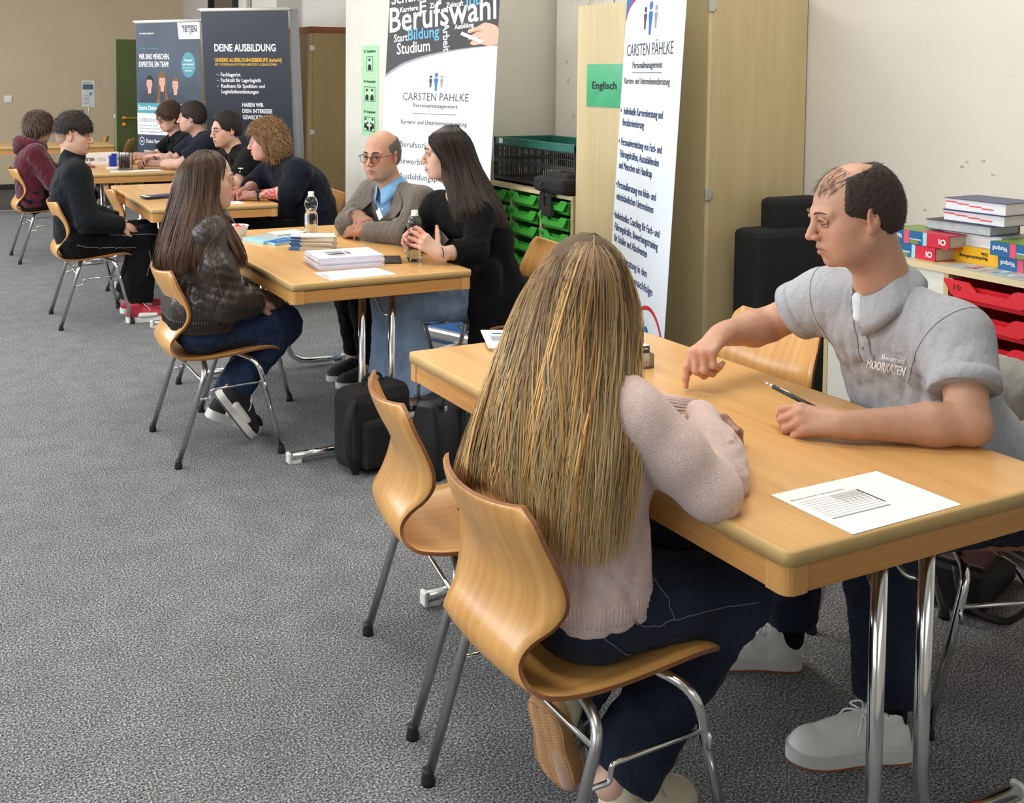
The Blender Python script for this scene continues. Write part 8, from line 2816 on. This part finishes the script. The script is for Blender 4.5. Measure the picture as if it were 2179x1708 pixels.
for s in 'LR':
    kn, an = A_(*d['kn' + s]), A_(*d['an' + s]); ax_ = unit(an - kn); e1 = unit(np.cross(ax_, (0, 1, 0))); e2 = np.cross(ax_, e1); c0 = lerp(kn, an, 0.92)
    hm.tube([c0 - ax_ * 0.016 + 0.1125 * (math.cos(a) * e1 + math.sin(a) * e2) for a in np.linspace(0, 2 * PI, 37)], 0.0016, 5, caps=False)
P.mb('hem_stitch', hm, [plain('pale_stitch', srgb(150, 168, 190), 0.8)], jn)
shoe(P, (2.125, 4.180, 0), (-0.97, 0.22, 0), 0.26, 0.10, cvs, wr_, laces=wr_, side_patch=wr_); shoe(P, (2.085, 4.37, 0), (-0.97, 0.22, 0), 0.26, 0.10, cvs, wr_, laces=wr_, side_patch=wr_)
G5 = [
    [(2.222, 4.302, 1.309), (2.122, 4.268, 1.255), (2.158, 4.222, 1.170), (2.176, 4.212, 1.080), (2.172, 4.180, 0.992), (2.177, 4.160, 0.910)],
    [(2.238, 4.300, 1.310), (2.152, 4.228, 1.264), (2.189, 4.208, 1.155), (2.190, 4.180, 1.048), (2.190, 4.130, 0.966), (2.190, 4.105, 0.889)],
    [(2.250, 4.300, 1.310), (2.198, 4.210, 1.264), (2.237, 4.195, 1.143), (2.245, 4.140, 1.028), (2.255, 4.075, 0.957), (2.272, 4.062, 0.890)],
    [(2.260, 4.300, 1.310), (2.258, 4.214, 1.261), (2.303, 4.200, 1.148), (2.330, 4.150, 1.025), (2.352, 4.085, 0.939), (2.378, 4.070, 0.859)],
    [(2.268, 4.300, 1.309), (2.318, 4.250, 1.244), (2.360, 4.240, 1.132), (2.412, 4.200, 1.005), (2.450, 4.170, 0.916), (2.475, 4.160, 0.840)],
    [(2.270, 4.302, 1.309), (2.342, 4.320, 1.222), (2.390, 4.320, 1.105), (2.460, 4.310, 0.987), (2.512, 4.300, 0.885), (2.535, 4.300, 0.813)],
    [(2.268, 4.306, 1.309), (2.310, 4.385, 1.235), (2.355, 4.400, 1.11), (2.41, 4.44, 0.98), (2.46, 4.46, 0.89), (2.48, 4.46, 0.83)]]
lining(P, G5, (2.32, 4.30, 0.95), 0.018, (0.008, 0.006, 0.005), (0.016, 0.010, 0.008))
long_hair(P, G5, 3400, 16, 25, 0.0025, dark_hair((0.016, 0.011, 0.009), (0.040, 0.022, 0.016), 0.4), depth=0.020, jit=0.008, center=(2.32, 4.30, 0.95), clump=0.55, lenvar=0.2)

# =====================================================================================  6  boy in black
d = dict(pel=(0.955, 6.815, 0.515), chest=(0.925, 6.815, 0.79), neck=(0.925, 6.815, 0.995), hipL=(0.99, 6.90, 0.505), hipR=(0.985, 6.735, 0.505),
         shL=(0.955, 6.98, 0.925), shR=(0.935, 6.650, 0.920), elL=(1.02, 7.03, 0.66), elR=(0.985, 6.590, 0.645), wrL=(1.20, 6.93, 0.60), wrR=(1.185, 6.665, 0.600),
         knL=(1.385, 6.90, 0.505), knR=(1.360, 6.715, 0.500), anL=(1.30, 6.92, 0.11), anR=(1.290, 6.690, 0.11), toeL=(1.42, 6.93, 0.03), toeR=(1.39, 6.66, 0.03))
d['H'] = H = Frame((0.945, 6.815, 1.150), (0.92, -0.33, -0.10))
d['hdR'] = dict(d=(0.93, 0.15, -0.22), back=(0.1, -0.5, 0.85), curl=(0.25, 0.35, 0.2)); d['hdL'] = dict(d=(0.93, -0.25, -0.2), back=(0.1, 0.3, 0.95), curl=(0.25, 0.35, 0.2))
jb = cloth('black_softshell', srgb(16, 20, 24), 0.8, noise=0.08, bump=0.08)
P, V, F = simple_person('boy in a black high-collared jacket with dark hair shaved at the sides', d, FAIR, jb, blk, 1.0, 0.0075, 1.08, 81, head_fine=0.0034, hands_fine=0.0042, hem=0.02, topname='jacket', lrs=(0.100, 0.082, 0.080, 0.098), amp=0.0022, lam=0.13, armr=(0.068, 0.060, 0.058, 0.044), neck_cut=0.052)
brows(P, H, (0.03, 0.02, 0.015), 0.9)
cm = Solid(); cm.cap((0.925, 6.815, 0.965), (0.945, 6.812, 1.045), 0.078, 0.074, 0.02); cm.cap((0.93, 6.815, 0.98), (0.955, 6.81, 1.08), 0.064, 0.066, 0.006, True); cm.half((0.945, 6.812, 1.050), (0.35, -0.1, 0.9))
V2, F2 = cm.mesh(0.005); P.add('stand_collar', V2, F2, jb)
pp = MB()
tr = [c for c in P.root.children if c.name.startswith('trousers')][0]
TV = np.array([v.co for v in tr.data.vertices]) + P.b; TF = [tuple(p.vertices) for p in tr.data.polygons]
for line in ([(0.93, 6.62, 0.50), (1.03, 6.615, 0.47), (1.16, 6.615, 0.455), (1.28, 6.63, 0.46)], [(1.02, 6.64, 0.60), (1.15, 6.62, 0.555), (1.28, 6.62, 0.55), (1.40, 6.63, 0.535), (1.45, 6.66, 0.48)], [(1.36, 6.62, 0.44), (1.37, 6.61, 0.36), (1.34, 6.60, 0.28)]):
    pp.tube(drape(TV, TF, dens(line)), 0.0022, 5)
P.mb('grey_piping', pp, [plain('grey_piping', srgb(128, 128, 132), 0.7)], tr)
red = plain('red_leather', srgb(178, 40, 60), 0.5)
shoe(P, (1.215, 6.640, 0), (0.98, -0.10, 0), 0.29, 0.11, red, M['white_plastic'], laces=M['white_plastic'], side_patch=wl, sole_h=0.032); shoe(P, (1.23, 6.90, 0), (0.98, 0.1, 0), 0.29, 0.11, red, M['white_plastic'], laces=M['white_plastic'], side_patch=wl, sole_h=0.032)
HD6 = (0.030, 0.020, 0.016)
cap_hair(P, H, HD6, 82, thick=0.014, front=0.075, side_low=0.05, n=5200, length=0.026, nape=0.018, h=0.0042, width=0.0011, forehead=0.048, lift=0.10, top=0.016, flow=lambda L: np.stack([0.9 + 0 * L[:, 0], 0.3 * L[:, 1] / 0.08, -0.25 + 0 * L[:, 2]], 1), droop=0.25)
S = Solid(); S.ell(H.p(-0.012, 0, 0.033), np.array((0.0990, 0.0770, 0.087)), H.R); S.ell(H.p(-0.045, 0, -0.015), (0.063, 0.062, 0.065), H.R, 0.02); S.ell(H.p(0.115, 0, 0), (0.09, 0.12, 0.14), H.R, 0.01, True); S.half(H.p(0, 0, -0.055), -H.z); S.half(H.p(0, 0, 0.05), H.z)
for y in (-1, 1): S.ell(H.p(0.0, 0.09 * y, -0.04), (0.042, 0.035, 0.048), H.R, 0.01, True)
V2, F2 = S.mesh(0.004)
tt = np.clip((H.loc(V2)[:, 2:3] + 0.055) / 0.09, 0, 1)
P.add('shaved_sides', V2, F2, SKIN, np.array(FAIR) * 0.85 * (1 - tt) + np.array((0.10, 0.075, 0.062)) * tt)

# =====================================================================================  7  boy in the maroon hoodie
mar = cloth('maroon_fleece', srgb(76, 18, 34), 0.95, noise=0.1, bump=0.25, bscale=500, sheen=0.3)
d = dict(pel=(0.955, 9.235, 0.510), chest=(0.93, 9.235, 0.765), neck=(0.965, 9.235, 0.945), hipL=(0.99, 9.32, 0.505), hipR=(0.985, 9.155, 0.505),
         shL=(0.985, 9.405, 0.875), shR=(0.955, 9.070, 0.870), elL=(1.13, 9.46, 0.67), elR=(1.08, 9.000, 0.655), wrL=(1.33, 9.36, 0.755), wrR=(1.30, 9.14, 0.70),
         knL=(1.39, 9.32, 0.51), knR=(1.38, 9.15, 0.51), anL=(1.33, 9.33, 0.11), anR=(1.32, 9.14, 0.11), toeL=(1.44, 9.33, 0.03), toeR=(1.43, 9.13, 0.03))
d['H'] = H = Frame((1.005, 9.240, 1.075), (0.86, 0.45, -0.15))
d['hdR'] = dict(d=(0.9, 0.3, 0.0), back=(0, -0.3, 1)); d['hdL'] = dict(d=(0.9, -0.3, 0.0), back=(0, 0.3, 1))
P, V, F = simple_person('boy with tousled brown hair in a maroon hoodie', d, FAIR, mar, blk, 0.98, 0.010, 1.10, 91, hem=-0.05, topname='hoodie', amp=0.003, lam=0.12, armr=(0.068, 0.060, 0.058, 0.046), belly=1.1)
S = Solid()
for a in np.linspace(0.5, 2 * PI - 0.5, 12):
    q = A_(0.955, 9.235, 0.945) + A_(0.085 * math.cos(a), 0.105 * math.sin(a), 0.030 * -math.cos(a))
    S.cap(q, q + A_(0, 0, 0.012), 0.034, 0.030, 0.03)
S.cap((0.87, 9.20, 0.95), (0.87, 9.27, 0.95), 0.052, 0.052, 0.03); S.cap((0.845, 9.235, 0.97), (0.84, 9.235, 0.90), 0.045, 0.04, 0.03)
V2, F2 = S.mesh(0.008, disp=waves(92, 0.003, 0.06, 5)); P.add('hood', V2, F2, mar)
shoe(P, (1.25, 9.14, 0), (1, 0, 0), 0.28, 0.10, wl, wr_, laces=wr_); shoe(P, (1.26, 9.33, 0), (1, 0, 0), 0.28, 0.10, wl, wr_, laces=wr_)
cap_hair(P, H, (0.085, 0.055, 0.036), 93, thick=0.020, front=0.075, side_low=-0.03, n=4200, length=0.050, nape=-0.085, h=0.0055, width=0.0019, forehead=0.020, lift=0.18, top=0.01, flow=lambda L: np.stack([0.2 + 0 * L[:, 0], 0.2 * L[:, 1] / 0.08, -0.9 + 0 * L[:, 2]], 1), droop=0.2)

# =====================================================================================  8  boy with glasses at the fourth table
d = dict(pel=(2.35, 9.56, 0.515), chest=(2.33, 9.57, 0.79), neck=(2.215, 9.57, 0.975), hipL=(2.40, 9.48, 0.505), hipR=(2.40, 9.64, 0.505),
         shL=(2.275, 9.390, 0.925), shR=(2.235, 9.730, 0.925), elL=(2.09, 9.36, 0.785), elR=(2.06, 9.74, 0.785), wrL=(1.905, 9.44, 0.800), wrR=(1.90, 9.58, 0.800),
         knL=(2.0, 9.48, 0.51), knR=(2.0, 9.66, 0.51), anL=(2.06, 9.48, 0.10), anR=(2.06, 9.66, 0.10), toeL=(1.95, 9.48, 0.03), toeR=(1.95, 9.66, 0.03))
d['H'] = H = Frame((2.150, 9.560, 1.135), (-0.93, -0.22, -0.16))
d['hdL'] = dict(d=(-0.92, 0.35, 0.1), back=(-0.3, -0.6, 0.7), side=-1, curl=(0.6, 0.8, 0.5)); d['hdR'] = dict(d=(-0.92, -0.35, 0.15), back=(-0.3, 0.5, 0.7), side=-1, curl=(0.6, 0.8, 0.5))
P, V, F = simple_person('boy with wire glasses and brown fringe in a black polo shirt', d, (0.60, 0.36, 0.29), blk, blk, 0.36, 0.011, 1.0, 101, topname='polo_shirt', amp=0.002)
brows(P, H, (0.05, 0.03, 0.02)); spectacles(P, H, plain('dark_wire', srgb(52, 46, 44), 0.35, metal=0.5))
bb = BVHTree.FromPolygons([Vector(v) for v in V], [tuple(f) for f in F])
press_text(P, 'TIETJEN', (2.23, 9.335, 0.862), (0.75, -0.66, 0.0), (0.1, 0, 1), 0.022, 0.085, M['ink_white'], bb, None, 0.004, 0.0015)
collar(P, 'collar', A_(2.215, 9.57, 0.960), unit(A_(-0.4, 0, 0.9)), (-1, -0.1, 0), blk, r0=0.064, r1=0.09, h=0.038, drop=0.035)
cap_hair(P, H, (0.085, 0.050, 0.032), 103, thick=0.016, front=0.078, side_low=0.0, n=3000, length=0.036, nape=-0.045, h=0.0055, width=0.0018, forehead=0.066, lift=0.20, top=0.014, flow=lambda L: np.stack([0.8 + 0 * L[:, 0], 0.4 * L[:, 1] / 0.08, -0.3 + 0 * L[:, 2]], 1))

# =====================================================================================  9  man in the navy T-shirt
d = dict(pel=(2.45, 8.88, 0.515), chest=(2.36, 8.885, 0.80), neck=(2.265, 8.89, 1.000), hipL=(2.42, 8.80, 0.505), hipR=(2.42, 8.96, 0.505),
         shL=(2.275, 8.700, 0.955), shR=(2.265, 9.055, 0.955), elL=(2.055, 8.775, 0.785), elR=(2.08, 9.08, 0.795), wrL=(1.885, 8.975, 0.778), wrR=(1.895, 9.04, 0.800),
         knL=(2.02, 8.80, 0.51), knR=(2.02, 8.98, 0.51), anL=(2.08, 8.80, 0.10), anR=(2.08, 8.98, 0.10), toeL=(1.97, 8.80, 0.03), toeR=(1.97, 8.98, 0.03))
d['H'] = H = Frame((2.185, 8.895, 1.160), (-0.90, 0.38, -0.04))
d['hdL'] = dict(d=(-0.85, 0.5, 0.05), back=(-0.2, -0.6, 0.75), side=-1, curl=(0.6, 0.9, 0.5)); d['hdR'] = dict(d=(-0.9, -0.25, 0.1), back=(-0.2, 0.4, 0.85), side=-1, curl=(0.6, 0.9, 0.5))
nvy = cloth('navy_jersey', srgb(24, 28, 42), 0.9, noise=0.08, bump=0.1)
P, V, F = simple_person('man with short dark hair in a navy T-shirt leaning on his forearms', d, (0.58, 0.35, 0.27), nvy, blk, 0.36, 0.010, 1.06, 111, topname='t_shirt', amp=0.002, armr=(0.070, 0.060, 0.05, 0.04), nose=1.2)
brows(P, H, (0.03, 0.02, 0.018))
bb = BVHTree.FromPolygons([Vector(v) for v in V], [tuple(f) for f in F])
press_text(P, 'Tietjen', (2.425, 8.80, 0.985), (0.80, 0.05, -0.60), (0.45, 0.2, 0.8), 0.03, 0.11, M['ink_white'], bb, None, 0.004, 0.0015)
cap_hair(P, H, (0.035, 0.024, 0.020), 113, thick=0.012, front=0.068, side_low=0.0, n=3200, length=0.020, nape=-0.05, h=0.0055, width=0.0014, forehead=0.072, lift=0.10, top=0.012, flow=lambda L: np.stack([-0.5 + 0 * L[:, 0], 0.2 * L[:, 1] / 0.08, 0.0 + 0 * L[:, 2]], 1), droop=0.05)
el, wr = A_(*d['elR']), A_(*d['wrR']); ax_ = unit(wr - el); e1 = unit(np.cross(ax_, (0, 0, 1))); e2 = np.cross(ax_, e1); c0 = lerp(el, wr, 0.95)
P.mb('wristwatch', MB().tube([c0 + 0.031 * (math.cos(a) * e1 + math.sin(a) * e2) for a in np.linspace(0, 2 * PI, 19)], 0.006, 6, caps=False), [M['black_rubber']])

# =====================================================================================  10  man in the black polo at the third table
d = dict(pel=(2.39, 7.41, 0.515), chest=(2.27, 7.405, 0.79), neck=(2.135, 7.40, 0.985), hipL=(2.36, 7.33, 0.505), hipR=(2.36, 7.49, 0.505),
         shL=(2.195, 7.205, 0.935), shR=(2.135, 7.565, 0.935), elL=(2.07, 7.140, 0.785), elR=(2.00, 7.60, 0.785), wrL=(1.855, 7.22, 0.780), wrR=(1.82, 7.46, 0.785),
         knL=(1.98, 7.33, 0.51), knR=(1.98, 7.50, 0.51), anL=(2.02, 7.33, 0.10), anR=(2.02, 7.5, 0.10), toeL=(1.92, 7.33, 0.03), toeR=(1.92, 7.5, 0.03))
d['H'] = H = Frame((2.060, 7.400, 1.135), (-0.93, -0.26, -0.10))
d['hdL'] = dict(d=(-0.9, 0.3, 0.0), back=(0, -0.3, 0.9), side=-1); d['hdR'] = dict(d=(-0.9, -0.3, 0.0), back=(0, 0.3, 0.9), side=-1)
P, V, F = simple_person('dark haired man in a black polo shirt beside the curly haired woman', d, (0.56, 0.34, 0.26), blk, blk, 0.36, 0.009, 1.06, 121, stubble=((0.16, 0.11, 0.09), 0.35), head_fine=0.0036, topname='polo_shirt', amp=0.0022, armr=(0.070, 0.064, 0.05, 0.04), nose=1.15, look=(0.1, 0))
brows(P, H, (0.02, 0.014, 0.012), 1.3)
bb = BVHTree.FromPolygons([Vector(v) for v in V], [tuple(f) for f in F])
press_text(P, 'T', (2.10, 7.14, 0.855), (0.7, -0.7, 0.0), (0.1, 0, 1), 0.03, 0.03, M['ink_white'], bb, None, 0.004, 0.002)
collar(P, 'collar', A_(2.140, 7.40, 0.972), unit(A_(-0.45, 0, 0.9)), (-1, -0.1, 0), blk, r0=0.066, r1=0.094, h=0.038, drop=0.035)
cap_hair(P, H, (0.024, 0.018, 0.016), 123, thick=0.010, front=0.066, side_low=0.0, n=3600, length=0.018, nape=-0.05, h=0.005, width=0.0012, forehead=0.088, lift=0.22, top=0.006, flow=lambda L: np.stack([-0.4 + 0 * L[:, 0], 0.3 * L[:, 1] / 0.08, 0.2 + 0 * L[:, 2]], 1), droop=0.0)

# =====================================================================================  11  curly haired woman in navy
nb = cloth('navy_blouse', srgb(15, 19, 31), 0.85, noise=0.08, bump=0.1)
d = dict(pel=(2.43, 6.61, 0.525), chest=(2.36, 6.62, 0.79), neck=(2.215, 6.64, 0.960), hipL=(2.40, 6.53, 0.51), hipR=(2.40, 6.70, 0.51),
         shL=(2.270, 6.435, 0.905), shR=(2.225, 6.815, 0.905), elL=(2.195, 6.400, 0.785), elR=(2.09, 6.82, 0.785), wrL=(2.010, 6.480, 0.772), wrR=(1.975, 6.62, 0.790),
         knL=(1.98, 6.53, 0.52), knR=(1.98, 6.72, 0.52), anL=(2.0, 6.53, 0.10), anR=(2.0, 6.72, 0.10), toeL=(1.88, 6.53, 0.03), toeR=(1.88, 6.72, 0.03))
d['H'] = H = Frame((2.120, 6.650, 1.095), (-0.92, 0.33, -0.10))
d['hdL'] = dict(d=(-0.78, 0.60, 0.0), back=(0, -0.4, 0.9), side=-1, curl=(0.3, 0.4, 0.3)); d['hdR'] = dict(d=(-0.85, -0.45, -0.05), back=(0, 0.3, 0.9), side=-1, curl=(0.35, 0.5, 0.3))


def tattoo(V, C):
    el, wr = A_(*d['elL']), A_(*d['wrL'])
    ax = unit(wr - el); t = (V - el) @ ax / np.linalg.norm(wr - el)
    rad = np.linalg.norm(V - el - ((V - el) @ ax)[:, None] * ax, axis=1)
    m = (t > 0.42) & (t < 0.88) & (rad < 0.06)
    q = np.sin(V[:, 0] * 130 + 2 * np.sin(V[:, 1] * 160)) + np.sin(V[:, 2] * 210 + V[:, 1] * 90)
    C = C.copy()
    C[m & (q > 0.25)] = (0.55, 0.05, 0.07)
    C[m & (q < -0.7)] = (0.12, 0.16, 0.12)
    return C


P, V, F = simple_person('woman with curly light brown hair in a navy blouse, tattooed forearm', d, (0.60, 0.33, 0.27), nb, blk, 0.62, 0.009, 1.20, 131, head_fine=0.0036, topname='blouse', amp=0.003, lam=0.12, armr=(0.074, 0.066, 0.062, 0.058), belly=1.25, hem=-0.08, hands_fine=0.004, armcol=tattoo, slim=1.08)
brows(P, H, (0.16, 0.10, 0.06), 0.6)
cm = Solid(); cm.cap((2.215, 6.64, 0.945), (2.19, 6.645, 0.995), 0.084, 0.072, 0.02); cm.cap((2.215, 6.64, 0.94), (2.17, 6.645, 1.04), 0.060, 0.062, 0.006, True); cm.half((2.19, 6.645, 0.985), (-0.35, 0, 0.9))
V2, F2 = cm.mesh(0.007); P.add('stand_collar', V2, F2, nb)
el, wr = A_(*d['elL']), A_(*d['wrL']); ax_ = unit(wr - el); e1 = unit(np.cross(ax_, (0, 0, 1))); e2 = np.cross(ax_, e1); c0 = lerp(el, wr, 0.97)
wt = MB().tube([c0 + 0.032 * (math.cos(a) * e1 + math.sin(a) * e2) for a in np.linspace(0, 2 * PI, 19)], 0.008, 6, caps=False, flat=1.0)
wt.box(c0 + A_(-0.01, -0.022, 0.026), (0.034, 0.030, 0.012), bev=0.003)
P.mb('wristwatch', wt, [M['black_rubber']])
cap_hair(P, H, (0.24, 0.135, 0.062), 133, thick=0.022, front=0.050, side_low=-0.045, n=9000, mask=lambda L: (L[:, 0] < 0.030) | (L[:, 2] > 0.085), length=0.040, nape=-0.125, h=0.006, width=0.0015, forehead=0.055, lift=0.55, top=0.012, curl=0.009,
         flow=lambda L: np.stack([-0.3 + 0 * L[:, 0], 0.3 * L[:, 1] / 0.08, -0.8 + 0 * L[:, 2]], 1), cvar=0.55, extra=lambda S: (S.ell(H.p(-0.06, 0, -0.04), (0.085, 0.10, 0.095), H.R, 0.04), None)[1])
shoe(P, (2.08, 6.53, 0), (-1, 0, 0), 0.25, 0.10, red, dk); shoe(P, (2.08, 6.72, 0), (-1, 0, 0), 0.25, 0.10, red, dk)
